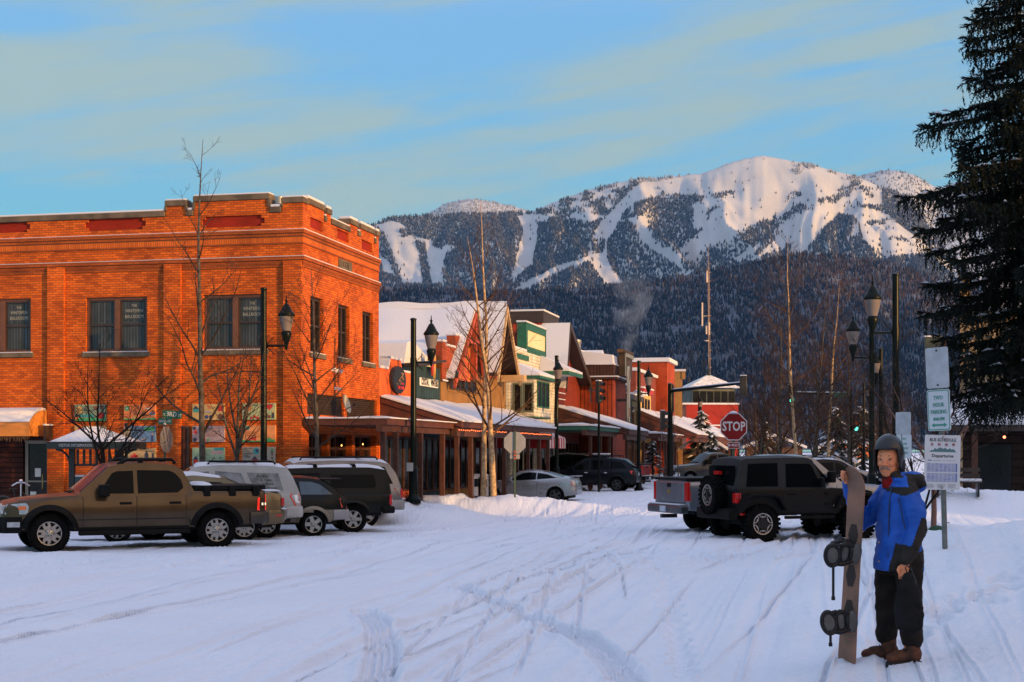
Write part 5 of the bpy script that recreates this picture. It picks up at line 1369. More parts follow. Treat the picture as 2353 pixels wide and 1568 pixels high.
def make_wheel(par,x,y,r,w,rr,n=5,wi=.30,wo=.22,slot=True,rim_m=None,out=1,knob=0,ringlit=False,face=.0):
 """wheel standing at (x, y); out = +1 when the outer face looks to +y"""
 wh=sub('wheel',par,(x,y,r),(0,0,0 if out>0 else PI))
 h=w/2
 b=MB();b.lathe([(rr*.98,-h*.8),(rr*1.08,-h),(r*.9,-h*1.02),(r*.985,-h*.8),(r,-h*.45),(r,h*.45),(r*.985,h*.8),(r*.9,h*1.02),(rr*1.08,h),(rr*.98,h*.8)],36,axis='y',cap=False)
 if knob:
  for i in range(knob):
   a=2*PI*i/knob
   M=Matrix.Rotation(a,4,'Y')
   for(y0,y1,sh)in((-h*1.0,-h*.52,0),(-h*.42,h*.42,.5),(h*.52,h*1.0,0)):
    M2=Matrix.Rotation(a+sh*2*PI/knob,4,'Y')
    b.box(-r*.045,y0,r*.985,r*.045,y1,r*1.025,M2)
 b.build('tyre',M_TYRE,wh,smooth=35)
 b=MB();hf=h*(.80+face)
 b.lathe([(rr*.99,h*.9),(rr*.985,hf+.012),(rr*.93,hf+.012),(rr*.90,hf-.06),(rr*.5,hf-.09),(.001,hf-.09)],36,axis='y',cap=False)
 b.mat(1)
 for i in range(n):
  M=Matrix.Rotation(2*PI*i/n+PI/2+.0,4,'Y')
  a0,a1=wi*rr*.5,wo*rr*1.0
  y0,y1=hf-.05,hf+.002
  if slot:
   for s in(-1,1):
    P=[(s*a1*.32,rr*.62),(s*a1,rr*.93),(s*a1*.42,rr*.93)]if False else[(s*a0*1.02,rr*.2),(s*a1*.95,rr*.93),(s*a1*.34,rr*.93),(s*a1*.30,rr*.66),(0,rr*.64),(0,rr*.2)]
    b.prism(P,'y',y0,y1,M)
  else:
   b.prism([(-a0,rr*.15),(a0,rr*.15),(a1*.7,rr*.93),(-a1*.7,rr*.93)],'y',y0,y1,M)
 b.lathe([(rr*.30,hf-.06),(rr*.30,hf+.006),(rr*.24,hf+.014),(.001,hf+.014)],18,axis='y')
 b.mat(0)
 for i in range(5):
  a=2*PI*i/5+.3;b.lathe([(rr*.05,hf),(rr*.05,hf+.022)],8,(rr*.19*math.cos(a),0,rr*.19*math.sin(a)),axis='y')
 if ringlit:
  b.mat(1).lathe([(rr*.985,hf+.0),(rr*.99,hf+.022),(rr*.9,hf+.022),(rr*.88,hf)],36,axis='y',cap=False)
 b.mat(1).lathe([(rr*1.0,hf-.02),(rr*1.0,hf+.018),(rr*.93,hf+.016),(rr*.92,hf-.02)],36,axis='y',cap=False)
 b.build('rim',[M_ALLOYD,rim_m or M_ALLOY],wh,smooth=30)
 return wh
class Car:
 def __init__(s,name,label,cat,S,group=None):
  s.S=S
  s.root=thing(name,label,cat,group=group)
  s.xf,s.xr,s.w=S['xf'],S['xr'],S['w']
  s.ax=S['ax'];s.r=S['r'];s.zs=S['zs']
  s.top=np.array(S['top'],float);s.top=s.top[np.argsort(s.top[:,0])]
  s.arch=S.get('arch',s.r*1.16)
 def zT(s,x):return float(np.interp(x,s.top[:,0],s.top[:,1]))
 def zB(s,x):
  z=s.zs
  f,b=s.S.get('bump',(s.zs+.02,s.zs+.06))
  fz=s.S.get('over',.55)
  if x>s.xf-fz:z=max(z,s.zs+(f-s.zs)*min(1,(x-s.xf+fz)/fz))
  if x<s.xr+fz:z=max(z,s.zs+(b-s.zs)*min(1,(s.xr+fz-x)/fz))
  for a in s.ax:
   d=abs(x-a)
   if d<s.arch:z=max(z,s.r+math.sqrt(s.arch**2-d*d)*s.S.get('archk',1.0))
  return z
 def hw(s,x):
  cf,cr_=s.S.get('nose',(.16,.08))
  k=1.0
  df=s.xf-x;dr=x-s.xr
  if df<.9:k-=cf*(1-df/.9)**2.2
  if dr<.7:k-=cr_*(1-dr/.7)**2.4
  if df<.10:k-=.10*(1-df/.10)**2
  if dr<.08:k-=.05*(1-dr/.08)**2
  return s.w*k
 def yb(s,x,z):
  t=s.zT(x);q=(z-s.zs)/max(.1,t-s.zs)
  return s.hw(x)*float(np.interp(q,[-.3,0,.12,.45,.72,.9,1.0,1.1],s.S.get('sec',[.93,.955,.985,1.0,.985,.965,.925,.9])))
 def stations(s):
  X=list(np.linspace(s.xr,s.xf,70))+[s.xr+.01,s.xr+.03,s.xr+.06,s.xf-.01,s.xf-.03,s.xf-.06]
  for a in s.ax:
   X+=[a+s.arch*math.cos(t)for t in np.linspace(0,PI,25)]+[a-s.arch-.001,a+s.arch+.001]
  X+=[p[0]for p in s.top]
  return sorted(set(round(x,4)for x in X if s.xr<=x<=s.xf))
 def body(s,m):
  X=s.stations();V,F=[],[]
  rows=[0,.06,.16,.3,.45,.6,.75,.87,.95,1.0];cr_=[.94,.8,.5,0]
  prof=rows+[None]*0
  per=len(rows)+len(cr_)
  for x in X:
   zb,zt_=s.zB(x),s.zT(x);zb=min(zb,zt_-.05)
   pts=[(s.yb(x,zb+(zt_-zb)*r_),zb+(zt_-zb)*r_)for r_ in rows]
   ye=pts[-1][0]
   pts+=[(ye*f,zt_+s.S.get('crown',.045)*(1-f*f))for f in cr_]
   full=[(x,y,z)for y,z in pts]+[(x,-y,z)for y,z in reversed(pts[:-1])]
   V+=full
  n=2*per-1
  for i in range(len(X)-1):
   for j in range(n-1):F.append((i*n+j,i*n+j+1,(i+1)*n+j+1,(i+1)*n+j))
  F.append(tuple(range(n-1,-1,-1)));F.append(tuple((len(X)-1)*n+j for j in range(n)))
  b=MB();b.add(V,F)
  o=b.build('body',m,s.root,smooth=38)
  # underbody pan
  u=MB();zu=s.zs+.02
  u.box(s.xr+.25,-s.w*.80,zu-.06,s.xf-.25,s.w*.80,zu+.25)
  for a in s.ax:u.box(a-.05,-s.w*.8,s.r-.06,a+.05,s.w*.8,s.r+.06)
  u.box(s.xr+.1,-s.w*.62,zu+.1,s.xf-.1,s.w*.62,max(zu+.3,.8))
  u.build('underbody',M_UNDER,s.root)
  # door seams
  return o
  # ------- cabin
 def cabin(s,m):
  G=s.S['gh'];s.g=np.array(G,float);s.g=s.g[np.argsort(s.g[:,0])]
  s.zmax=s.g[:,1].max();s.wr=s.S['wr']
  xs=sorted(set([round(v,4)for v in np.linspace(s.g[0,0],s.g[-1,0],46)]+[round(p[0],4)for p in s.g]))
  V,F=[],[];rows=[0,.3,.6,.85,.96,1.0];cr_=[.93,.75,.4,0];per=len(rows)+len(cr_)
  for x in xs:
   zb=s.zT(x)-.03;zt_=max(s.zG(x),zb+.004)
   pts=[(s.yg(x,zb+(zt_-zb)*r_),zb+(zt_-zb)*r_)for r_ in rows]
   ye=pts[-1][0]
   pts+=[(ye*f,zt_+.05*(1-f*f))for f in cr_]
   V+=[(x,y,z)for y,z in pts]+[(x,-y,z)for y,z in reversed(pts[:-1])]
  n=2*per-1
  for i in range(len(xs)-1):
   for j in range(n-1):F.append((i*n+j,i*n+j+1,(i+1)*n+j+1,(i+1)*n+j))
  F.append(tuple(range(n-1,-1,-1)));F.append(tuple((len(xs)-1)*n+j for j in range(n)))
  b=MB();b.add(V,F)
  return b.build('cabin',m,s.root,smooth=40)
 def zG(s,x):return float(np.interp(x,s.g[:,0],s.g[:,1]))
 def yg(s,x,z):
  zb=s.zT(x);wb=s.hw(x)*.935
  t=(z-zb)/max(.2,s.zmax-zb)
  return wb+(min(s.wr,wb)-wb)*min(1.15,max(-.1,t))
 def poly(s,name,pts,m,off=.006,th=.02,fn=None,sides=(1,-1),par=None,dens=8,label=None):
  """panel cut to an outline (x, z) lying on the body or cabin side"""
  fn=fn or s.yg;out=[]
  P=[]
  for i in range(len(pts)):
   a,c=pts[i],pts[(i+1)%len(pts)]
   k=max(1,int(dens*math.hypot(c[0]-a[0],c[1]-a[1])))
   for j in range(k):P.append((a[0]+(c[0]-a[0])*j/k,a[1]+(c[1]-a[1])*j/k))
  for sd_ in sides:
   b=MB();n=len(P)
   V=[(x,sd_*(fn(x,z)+off),z)for x,z in P]+[(x,sd_*(fn(x,z)+off-th),z)for x,z in P]
   b.add(V,[tuple(range(n))]+[(i,(i+1)%n,n+(i+1)%n,n+i)for i in range(n)])
   out.append(b.build(name,m,par or s.root))
  return out
 def patch(s,name,x0,x1,z0,z1,m,off=.005,sides=(1,-1),fn=None,nx=14,nz=6,clip=True,par=None,th=.03):
  fn=fn or s.yb;out=[]
  for sd_ in sides:
   b=MB();V,F=[],[]
   for i in range(nx+1):
    x=x0+(x1-x0)*i/nx
    lo=z0(x)if callable(z0)else z0;hi=z1(x)if callable(z1)else z1
    if clip:lo=max(lo,s.zB(x)+.012)
    for j in range(nz+1):
     z=lo+(hi-lo)*j/nz
     V.append((x,sd_*(fn(x,z)+off),z))
   n=nz+1
   for i in range(nx):
    for j in range(nz):F.append((i*n+j,(i+1)*n+j,(i+1)*n+j+1,i*n+j+1))
   rim=[i*n for i in range(nx+1)]+[nx*n+j for j in range(1,n)]+[i*n+nz for i in range(nx-1,-1,-1)]+[j for j in range(nz-1,0,-1)]
   k=len(V);V+=[(V[i][0],V[i][1]-sd_*th,V[i][2])for i in rim]
   for a in range(len(rim)):F.append((rim[a],rim[(a+1)%len(rim)],k+(a+1)%len(rim),k+a))
   b.add(V,F);out.append(b.build(name,m,par or s.root,smooth=40))
  return out
 def doors(s,m,spans,zlo,handle_m,handle_z,off=.004,hl=.2):
  for x0,x1 in spans:
   D=s.patch('door',x0+.006,x1-.006,zlo,lambda x:s.zT(x)-.035,m,off)
   for sd_,d in zip((1,-1),D):
    b=MB();y=s.yb(x0+.22,handle_z)+off
    b.box(x0+.10,sd_*(y-.01),handle_z-.025,x0+.10+hl,sd_*(y+.022),handle_z+.025)
    b.build('handle',handle_m,d,bevel=.015)
    b=MB()
    for xx in(x0,x1):
     b.tube([(xx,sd_*(s.yb(xx,z)+.001),z)for z in np.linspace(max(zlo,s.zB(xx)+.02),s.zT(xx)-.03,8)],.007,5)
    b.build('seam',M_SEAM,d)
 def shell(s,name,x0,x1,z0,z1,m,off=.02,end=None):
  """bumper-like wrap: both sides between x0..x1 and across the end"""
  V,F=[],[];nx,nz=14,5
  e=s.xf if end=='f' else s.xr
  X=np.linspace(x0,x1,nx+1)
  cols=[]
  for x in X:cols.append([(x,s.yb(x,z0+(z1-z0)*j/nz)+off*(1 if 0<j<nz else.6),z0+(z1-z0)*j/nz)for j in range(nz+1)])
  dirx=1 if end=='f' else-1
  ends=[]
  yl=s.yb(x1,(z0+z1)/2)+off
  for f in(.96,.85,.6,.3,0):ends.append([(x1+dirx*(off*(1.1 if 0<j<nz else.7))+dirx*.02*(1-f*f),yl*f,z0+(z1-z0)*j/nz)for j in range(nz+1)])
  half=cols+ends
  full=half+[[(x,-y,z)for x,y,z in c]for c in reversed(half[:-1])]
  for c in full:V+=c
  n=nz+1
  for i in range(len(full)-1):
   for j in range(nz):F.append((i*n+j,i*n+j+1,(i+1)*n+j+1,(i+1)*n+j))
   # inner return so that it has thickness
  k=len(V);V+=[(x-dirx*.05,y*.94,z)for x,y,z in V[:k]]
  for i in range(len(full)-1):
   F.append((i*n,(i+1)*n,k+(i+1)*n,k+i*n));F.append((i*n+nz,k+i*n+nz,k+(i+1)*n+nz,(i+1)*n+nz))
  b=MB();b.add(V,F)
  return b.build(name,m,s.root,smooth=45)
 def arches(s,m,out=.035,wd=.10,k=1.0):
  for a in s.ax:
   for sd_ in(1,-1):
    V,F=[],[];n=18
    t0=math.asin(max(-.9,min(.9,(s.zs+.02-s.r)/s.arch)))
    for i in range(n+1):
     t=t0+(PI-2*t0)*i/n
     for rr_,o in((s.arch-.01,-.06),(s.arch-.01,out),(s.arch+wd*.6,out*.9),(s.arch+wd,.002)):
      x,z=a+rr_*math.cos(t),s.r+rr_*math.sin(t)*(s.S.get('archk',1.0))
      V.append((x,sd_*(s.yb(max(s.xr,min(s.xf,x)),min(z,s.zT(x)-.01))+o),z))
    for i in range(n):
     for j in range(3):F.append((4*i+j,4*i+j+1,4*i+5+j,4*i+4+j))
    b=MB();b.add(V,F);b.build('wheel_arch_trim',m,s.root,smooth=50)
 def glass_top(s,name,xa,xb,m,f0=.90,off=.008,par=None):
  """windscreen or rear glass lying on the sloping end of the cabin between xa (low) and xb (high)"""
  V,F=[],[];n,k=8,10
  for i in range(n+1):
   x=xa+(xb-xa)*i/n;z=s.zG(x);y=s.yg(x,z)*f0
   for j in range(k+1):
    f=-1+2*j/k
    V.append((x+(off if xa>xb else-off)*.7,y*f,z+.05*(1-(f*f0)**2)+off))
  for i in range(n):
   for j in range(k):a=i*(k+1)+j;F.append((a,a+1,a+k+2,a+k+1))
  c=len(V);V+=[(x,y,z-.02)for x,y,z in V[:c]]
  rim=list(range(k+1))+[i*(k+1)+k for i in range(1,n+1)]+[n*(k+1)+j for j in range(k-1,-1,-1)]+[i*(k+1)for i in range(n-1,0,-1)]
  for a in range(len(rim)):F.append((rim[a],rim[(a+1)%len(rim)],c+rim[(a+1)%len(rim)],c+rim[a]))
  b=MB();b.add(V,F);return b.build(name,m,s.root,smooth=50)
 def roof_snow(s,xa,xb,h=.05,f0=.92,m=None):
  V,F=[],[];n,k=26,12;rs=random.Random(hash(s.root.name)%999)
  for i in range(n+1):
   x=xa+(xb-xa)*i/n;z=s.zG(x);y=s.yg(x,z)*f0
   e=0 if i in(0,n)else 1
   for j in range(k+1):
    f=-1+2*j/k;hh=h*(.55+.45*math.sin(x*3+f*2+1))if(e and 0<j<k)else.0
    V.append((x,y*f*(1+rs.uniform(-.03,.02)),z+.05*(1-(f*f0)**2)+.004+max(0,hh)))
  for i in range(n):
   for j in range(k):a=i*(k+1)+j;F.append((a,a+1,a+k+2,a+k+1))
  b=MB();b.add(V,F);return b.build('roof_snow',m or SNOW,s.root,smooth=60)
 def rack(s,x0,x1,z,y,bars=2,m=None):
  b=MB()
  for sd_ in(1,-1):
   b.tube([(x0,sd_*y,z-.07),(x0-.06*(1 if x0>x1 else-1),sd_*y,z),(x1+.06*(1 if x0>x1 else-1),sd_*y,z),(x1,sd_*y,z-.07)],.024,6)
  for i in range(bars):
   x=x0+(x1-x0)*(i+.7)/(bars+.4);b.box(x-.03,-y,z-.012,x+.03,y,z+.028)
  b.build('roof_rack',m or M_PLASTIC,s.root)
 def mirror(s,x,z,m,sz=(.10,.17,.13)):
  for sd_ in(1,-1):
   y=s.yg(x,z)if z>s.zT(x)else s.yb(x,z)
   b=MB();b.box(x-sz[0],sd_*(y+.05),z-.02,x+sz[0]*.6,sd_*(y+.05+sz[1]),z+sz[2]*1.3);b.box(x-.03,sd_*(y-.03),z,x+.03,sd_*(y+.06),z+.06)
   b.build('mirror',m,s.root,bevel=.03)
 def wheels(s,w=.24,rr=.22,track=None,**k):
  t=track or(s.w-w/2-.02)
  for a in s.ax:
   for sd_ in(1,-1):make_wheel(s.root,a,sd_*t,s.r,w,rr,out=sd_,**k)
 def end_box(s,name,end,y0,y1,z0,z1,m,d=.02,bev=.01,both=True,off=.0):
  x=s.xf if end=='f' else s.xr;dx=1 if end=='f' else-1
  for sd_ in((1,-1)if both else(1,)):
   b=MB();b.box(x-dx*.06+dx*off,sd_*y0,z0,x+dx*(d+off),sd_*y1,z1);b.build(name,m,s.root,bevel=bev)
 def plate(s,end,z,body,d=.03):
  x=s.xf+d if end=='f' else s.xr-d
  b=MB();b.box(x-.01,-.15,z-.075,x+.01,.15,z+.075);p=b.build('number_plate',mat('plate',(.42,.46,.52),.4),s.root)
 def place(s,p_front,p_rear,side):
  """stand the car so that the wheels of the visible side touch the ground at these points (world xy)"""
  f,r_=Vector(p_front),Vector(p_rear)
  h=(f-r_).normalized();left=Vector((-h.y,h.x))
  tr=s.w-.12
  c=(f+r_)/2-left*tr*side
  z=min(gz(f.x,f.y),gz(r_.x,r_.y),gz(c.x,c.y))
  s.root.location=(c.x,c.y,z-.015)
  s.root.rotation_euler=(0,0,math.atan2(h.y,h.x))
  return s
def pt(dx,Y):return((dx-CX)/FD*Y,Y)
# ---------------------------------------------------------- bronze crew cab pickup (nearest, left)
BRONZE=paint('bronze_paint',(.070,.046,.024),.28,.65)
c=Car('pickup_truck','bronze crew cab pickup with black bed cover and roof rails, nearest in the parked row','pickup',dict(xf=2.55,xr=-2.70,w=.93,ax=(1.66,-1.66),r=.385,zs=.46,arch=.47,bump=(.42,.52),over=.8,nose=(.16,.05),top=[(-2.70,1.17),(-1.15,1.19),(-1.05,1.14),(.7,1.10),(1.10,1.13),(1.7,1.09),(2.2,1.03),(2.42,.98),(2.50,.90),(2.55,.80)],gh=[(-1.20,1.16),(-1.12,1.35),(-.98,1.62),(-.80,1.72),(-.3,1.765),(.25,1.745),(.48,1.70),(1.12,1.13)],wr=.70))
c.body(BRONZE);c.cabin(BRONZE)
c.doors(BRONZE,[(-1.02,-.03),(-.03,1.02)],.52,M_PLASTIC,.96,hl=.24)
c.poly('window',[(.72,1.155),(.02,1.155),(.02,1.61),(.34,1.60),(.44,1.56)],M_CGLASS);c.poly('window',[(-.06,1.155),(-.86,1.165),(-.98,1.26),(-.94,1.42),(-.82,1.56),(-.70,1.61),(-.06,1.62)],M_CGLASS)
c.glass_top('windscreen',1.06,.50,mat('sky_painted_glass',(.012,.045,.072),.12,0,.22,var=.2));c.glass_top('rear_glass',-1.16,-.98,M_CGLASS)  # windscreen: sky reflection put into the blue base colour
c.arches(M_PLASTIC,.045,.10)
b=MB()
for sd_ in(1,-1):b.box(-1.1,sd_*.78,.33,1.1,sd_*.95,.43)
b.build_each('step_bar',M_PLASTIC,c.root,bevel=.02)
b=MB();b.box(-2.69,-.86,1.205,-1.2,.86,1.30);
for x in(-1.45,-1.98,-2.48):
 for sd_ in(1,-1):b.box(x-.07,sd_*.84,1.08,x+.07,sd_*.925,1.29)
b.build('bed_cover',M_PLASTIC,c.root,bevel=.015)
b=MB();b.lathe([(.75,1.302),(.6,1.345),(.3,1.37),(.001,1.375)],14,M=Matrix.Translation((-1.45,.1,0))@Matrix.Diagonal((.32,1.0,1,1)));b.build('bed_snow',SNOW,c.root,smooth=50)
b=MB()
for sd_ in(1,-1):b.tube([(-1.10,sd_*.84,1.2),(-1.04,sd_*.86,.95),(-1.09,sd_*.92,.55)],.022,6)
b.build_each('cab_gap',M_SEAM,c.root)
c.shell('rear_bumper',-2.35,-2.70,.50,.74,mat('bumper_bronze',(.035,.025,.015),.4),.05,'r');c.shell('front_bumper',2.18,2.55,.40,.72,M_PLASTIC,.035,'f')
c.poly('tail_lamp',[(-2.705,1.10),(-2.52,1.03),(-2.50,.78),(-2.70,.78)],M_TAILL,.012,.03,c.yb)
c.poly('reverse_lamp',[(-2.706,.93),(-2.60,.93),(-2.60,.88),(-2.706,.88)],mat('lit_white_lens',(.7,.65,.5),.2,var=0,emit=(1,.75,.45),estr=.9),.016,.03,c.yb)
c.poly('headlamp',[(2.46,.96),(2.10,.99),(2.05,.93),(2.07,.80),(2.12,.77),(2.49,.77)],M_HEAD,.012,.03,c.yb)
c.poly('indicator',[(2.24,.925),(2.10,.93),(2.10,.86),(2.24,.855)],M_AMBER,.017,.02,c.yb)
c.end_box('headlamp','f',.52,.74,.78,.95,M_HEAD,.02,both=True,off=-.02)
b=MB();b.box(2.50,-.48,.60,2.60,.48,.64);b.box(2.50,-.48,.93,2.57,.48,.97);b.box(2.50,.44,.6,2.59,.50,.97);b.box(2.50,-.50,.6,2.59,-.44,.97)
for z in(.70,.78,.86):b.box(2.51,-.44,z,2.57,.44,z+.035)
b.build('grille',M_CHROME,c.root,bevel=.008)
b=MB();b.lathe([(.001,.0),(.09,.005),(.09,.03)],18,axis='x',M=Matrix.Translation((2.575,0,.80))@Matrix.Diagonal((1,1.6,.8,1)));b.build('badge',mat('badge_blue',(.02,.04,.12),.3),c.root)
c.poly('fog_lamp',[(2.45,.62),(2.22,.62),(2.22,.52),(2.45,.52)],M_HEAD,.04,.03,c.yb)
for sd_ in(1,-1):
 b=MB();b.tube([(.30,sd_*.62,1.74),(.12,sd_*.62,1.83),(-.78,sd_*.62,1.835),(-.86,sd_*.62,1.75)],.035,6);b.box(-.2,sd_*.59,1.76,-.1,sd_*.65,1.83);b.build('roof_rail',M_PLASTIC,c.root)
c.mirror(.66,1.12,M_PLASTIC,(.13,.20,.17))
b=MB()
for sd_ in(1,-1):b.tube([(1.22,sd_*.25,1.16),(.98,sd_*.1,1.24),(.86,-sd_*.02+sd_*.3,1.36)],.012,5)
b.build_each('wiper',M_PLASTIC,c.root)
b=MB()
for sd_ in(1,-1):b.box(-1.08,sd_*.80,.44,1.15,sd_*.90,.53)
b.build_each('rocker',M_PLASTIC,c.root)
c.patch('trim_strip',-1.0,1.14,.63,.655,M_SEAM,.006,nz=1)
c.wheels(.26,.235,n=5,wi=.62,wo=.34,slot=True,knob=44)
c.place(pt(112,29.5),pt(497,30.9),1)
# ---------------------------------------------------------- gold sedan
GOLD=paint('gold_paint',(.17,.125,.065),.3,.5)
c=Car('gold_sedan','gold car whose boot shows between the bronze pickup and the white wagon','car',dict(xf=2.45,xr=-2.30,w=.90,ax=(1.40,-1.40),r=.33,zs=.34,arch=.40,bump=(.32,.40),over=.8,nose=(.2,.14),top=[(-2.30,.92),(-2.24,1.06),(-2.0,1.10),(-1.3,1.12),(.9,1.0),(1.6,.96),(2.2,.85),(2.45,.62)],gh=[(-1.75,1.08),(-1.0,1.42),(-.3,1.49),(.2,1.46),(1.15,.98)],wr=.60))
c.body(GOLD);c.cabin(GOLD)
c.doors(GOLD,[(-.98,-.02),(-.02,.98)],.42,GOLD,.86)
c.poly('window',[(.85,1.05),(.02,1.05),(.02,1.38),(.3,1.36)],M_CGLASS);c.poly('window',[(-.05,1.06),(-1.15,1.10),(-.9,1.34),(-.05,1.39)],M_CGLASS)
c.glass_top('windscreen',1.05,.28,M_CGLASS);c.glass_top('rear_glass',-1.68,-1.02,M_CGLASS)
c.shell('rear_bumper',-1.95,-2.30,.42,.70,GOLD,.03,'r');c.shell('front_bumper',2.05,2.45,.36,.6,GOLD,.02,'f')
c.end_box('tail_lamp','r',.50,.80,.80,.98,M_TAIL,.012);c.end_box('headlamp','f',.45,.68,.56,.68,M_HEAD,.0)
b=MB();b.box(-2.25,-.6,1.12,-1.9,.6,1.15);b.build('boot_snow',SNOW,c.root,bevel=.012)
b=MB();b.box(-2.36,-.86,.72,-2.24,.86,.745);b.build('bumper_snow',SNOW,c.root,bevel=.008)
c.poly('reflector',[(-2.25,.60),(-2.12,.60),(-2.12,.56),(-2.25,.56)],M_TAIL,.036,.02,c.yb)
c.roof_snow(-.9,.2,.06);c.plate('r',.86,GOLD)
c.mirror(.8,1.02,GOLD)
c.wheels(.22,.225,n=5,wi=.62,wo=.34)
c.place(pt(267,33.4),pt(563,34.2),1)
# ---------------------------------------------------------- white SUV with lettering
WHITE=paint('white_car_paint',(.36,.36,.35),.35,0,.4,(.30,.27,.24))
c=Car('white_suv','white SUV with lettering on its frosted rear quarter window','SUV',dict(xf=2.22,xr=-2.14,w=.90,ax=(1.31,-1.31),r=.345,zs=.42,arch=.42,bump=(.40,.52),over=.75,nose=(.17,.10),top=[(-2.14,.98),(-2.06,1.06),(-1.5,1.10),(.8,1.04),(1.25,1.05),(2.0,.95),(2.16,.82),(2.22,.66)],gh=[(-2.12,1.04),(-1.95,1.45),(-1.82,1.66),(-1.4,1.71),(-.4,1.74),(.25,1.71),(.42,1.66),(1.20,1.05)],wr=.68))
c.body(WHITE);c.cabin(WHITE)
c.doors(WHITE,[(-.95,-.02),(-.02,.90)],.50,WHITE,.95)
c.poly('window',[(.85,1.08),(.02,1.09),(.02,1.60),(.30,1.58)],M_CGLASSB);c.poly('window',[(-.12,1.09),(-.92,1.11),(-.72,1.56),(-.12,1.61)],M_CGLASSB)
qw=c.poly('quarter_window',[(-1.04,1.14),(-1.72,1.14),(-1.60,1.55),(-.86,1.57)],mat('frosted_quarter_glass',(.19,.20,.20),.5,var=.3,vscale=5),.006)
for i,(body,sz)in enumerate((('Audio',.12),('TV & Video',.085),('Surveillance',.085),('Entertainment',.085))):
 z=1.49-i*.095;xx=-1.22-.03*i
 text_part('lettering',body,sz,M_BLACK,qw[0],frame((xx,c.yg(xx,z)+.009,z),(-1,0,0),(0,-.22,1)),.002)
c.glass_top('windscreen',1.12,.45,M_CGLASS);c.glass_top('rear_glass',-2.08,-1.84,M_CGLASSB)
c.poly('tail_lamp',[(-2.10,1.08),(-1.90,1.08),(-1.86,1.0),(-1.98,.78),(-2.12,.78)],M_TAIL,.012,.03,c.yb)
c.poly('tail_lens',[(-2.05,1.03),(-1.96,1.03),(-2.0,.86),(-2.10,.83),(-2.105,.87),(-2.05,.90)],M_WHITE,.018,.03,c.yb)
c.poly('headlamp',[(2.12,.86),(1.80,.92),(1.78,.84),(2.12,.74)],M_HEAD,.01,.03,c.yb)
c.shell('rear_bumper',-1.78,-2.14,.50,.76,WHITE,.04,'r');c.shell('front_bumper',1.85,2.22,.40,.70,WHITE,.02,'f')
c.rack(.05,-1.55,1.83,.55,2);c.roof_snow(-1.78,.35,.05);c.mirror(.78,1.08,WHITE);c.plate('r',.8,WHITE)
c.arches(WHITE,.02,.06)
c.wheels(.23,.22,n=5,wi=.5,wo=.4)
c.place(pt(345,35.0),pt(618,35.7),1)
# ---------------------------------------------------------- dark green wagon
GRNB=paint('dark_green_paint',(.0045,.0065,.006),.25,0,.1,(.03,.027,.022))
TANB=paint('taupe_cladding',(.20,.17,.13),.5,.1)
c=Car('station_wagon','low dark wagon with tan lower cladding between two bigger cars','car',dict(xf=2.20,xr=-2.10,w=.85,ax=(1.26,-1.26),r=.31,zs=.34,arch=.375,bump=(.34,.42),over=.8,nose=(.2,.12),top=[(-2.10,.86),(-2.0,.96),(-1.5,1.0),(.9,.94),(1.4,.92),(1.95,.80),(2.20,.58)],gh=[(-2.06,.94),(-1.72,1.22),(-1.42,1.40),(-1.0,1.44),(-.2,1.46),(.15,1.43),(1.08,.95)],wr=.60))
c.body(GRNB);c.cabin(GRNB)
c.doors(GRNB,[(-.9,0),(0,.92)],.44,GRNB,.84)
c.poly('window',[(.8,.99),(.04,.99),(.04,1.36),(.2,1.34)],M_CGLASS);c.poly('window',[(-.04,.99),(-.86,1.01),(-.82,1.35),(-.04,1.37)],M_CGLASS);c.poly('quarter_window',[(-.96,1.03),(-1.74,1.03),(-1.42,1.28),(-1.2,1.34),(-.92,1.35)],mat('teal_glass',(.02,.05,.06),.08,0,.6,var=.2))
c.glass_top('windscreen',1.0,.2,M_CGLASS);c.glass_top('rear_glass',-2.0,-1.5,M_CGLASS)
c.patch('cladding',-2.08,-1.26,.40,lambda x:.66,TANB,.012);c.patch('cladding',-1.26,2.12,.36,lambda x:.60,TANB,.012,nx=24)
c.arches(TANB,.03,.07)
c.shell('rear_bumper',-1.75,-2.10,.42,.66,mat('grey_bumper',(.26,.25,.25),.5),.04,'r');c.shell('front_bumper',1.85,2.20,.36,.56,TANB,.02,'f')
c.poly('tail_lamp',[(-2.06,.92),(-1.90,.93),(-1.94,.72),(-2.08,.68)],M_TAIL,.01,.03,c.yb)
c.poly('headlamp',[(2.1,.74),(1.8,.83),(1.8,.74),(2.1,.62)],M_HEAD,.01,.03,c.yb)
b=MB();b.box(-1.95,-.62,1.38,-1.45,.62,1.42);b.build('spoiler',GRNB,c.root,bevel=.015)
c.mirror(.75,.97,GRNB);c.wheels(.2,.205,n=5,wi=.5,wo=.3,slot=False)
c.place(pt(475,36.0),pt(722,36.6),1)
# ---------------------------------------------------------- black pickup with topper
BLK=paint('black_green_paint',(.004,.006,.0055),.3,0,.1,(.03,.027,.022))
c=Car('black_topper_truck','black pickup with closed topper over its bed','pickup',dict(xf=2.45,xr=-2.55,w=.88,ax=(1.55,-1.55),r=.36,zs=.48,arch=.44,bump=(.46,.56),over=.8,nose=(.15,.04),top=[(-2.55,1.02),(-1.0,1.04),(.9,1.02),(1.4,1.03),(2.2,.95),(2.4,.84),(2.45,.7)],gh=[(-2.56,1.02),(-2.48,1.5),(-2.42,1.62),(-2.0,1.68),(-.9,1.69),(.1,1.66),(.3,1.6),(.98,1.03)],wr=.68))
c.body(BLK);c.cabin(BLK)
c.doors(BLK,[(-.75,.0),(0,.85)],.55,BLK,.9)
c.poly('topper_window',[(-.98,1.16),(-2.12,1.16),(-2.16,1.22),(-2.10,1.50),(-.98,1.50)],M_CGLASS);c.poly('window',[(.7,1.07),(-.7,1.07),(-.7,1.55),(.2,1.53)],M_CGLASS)
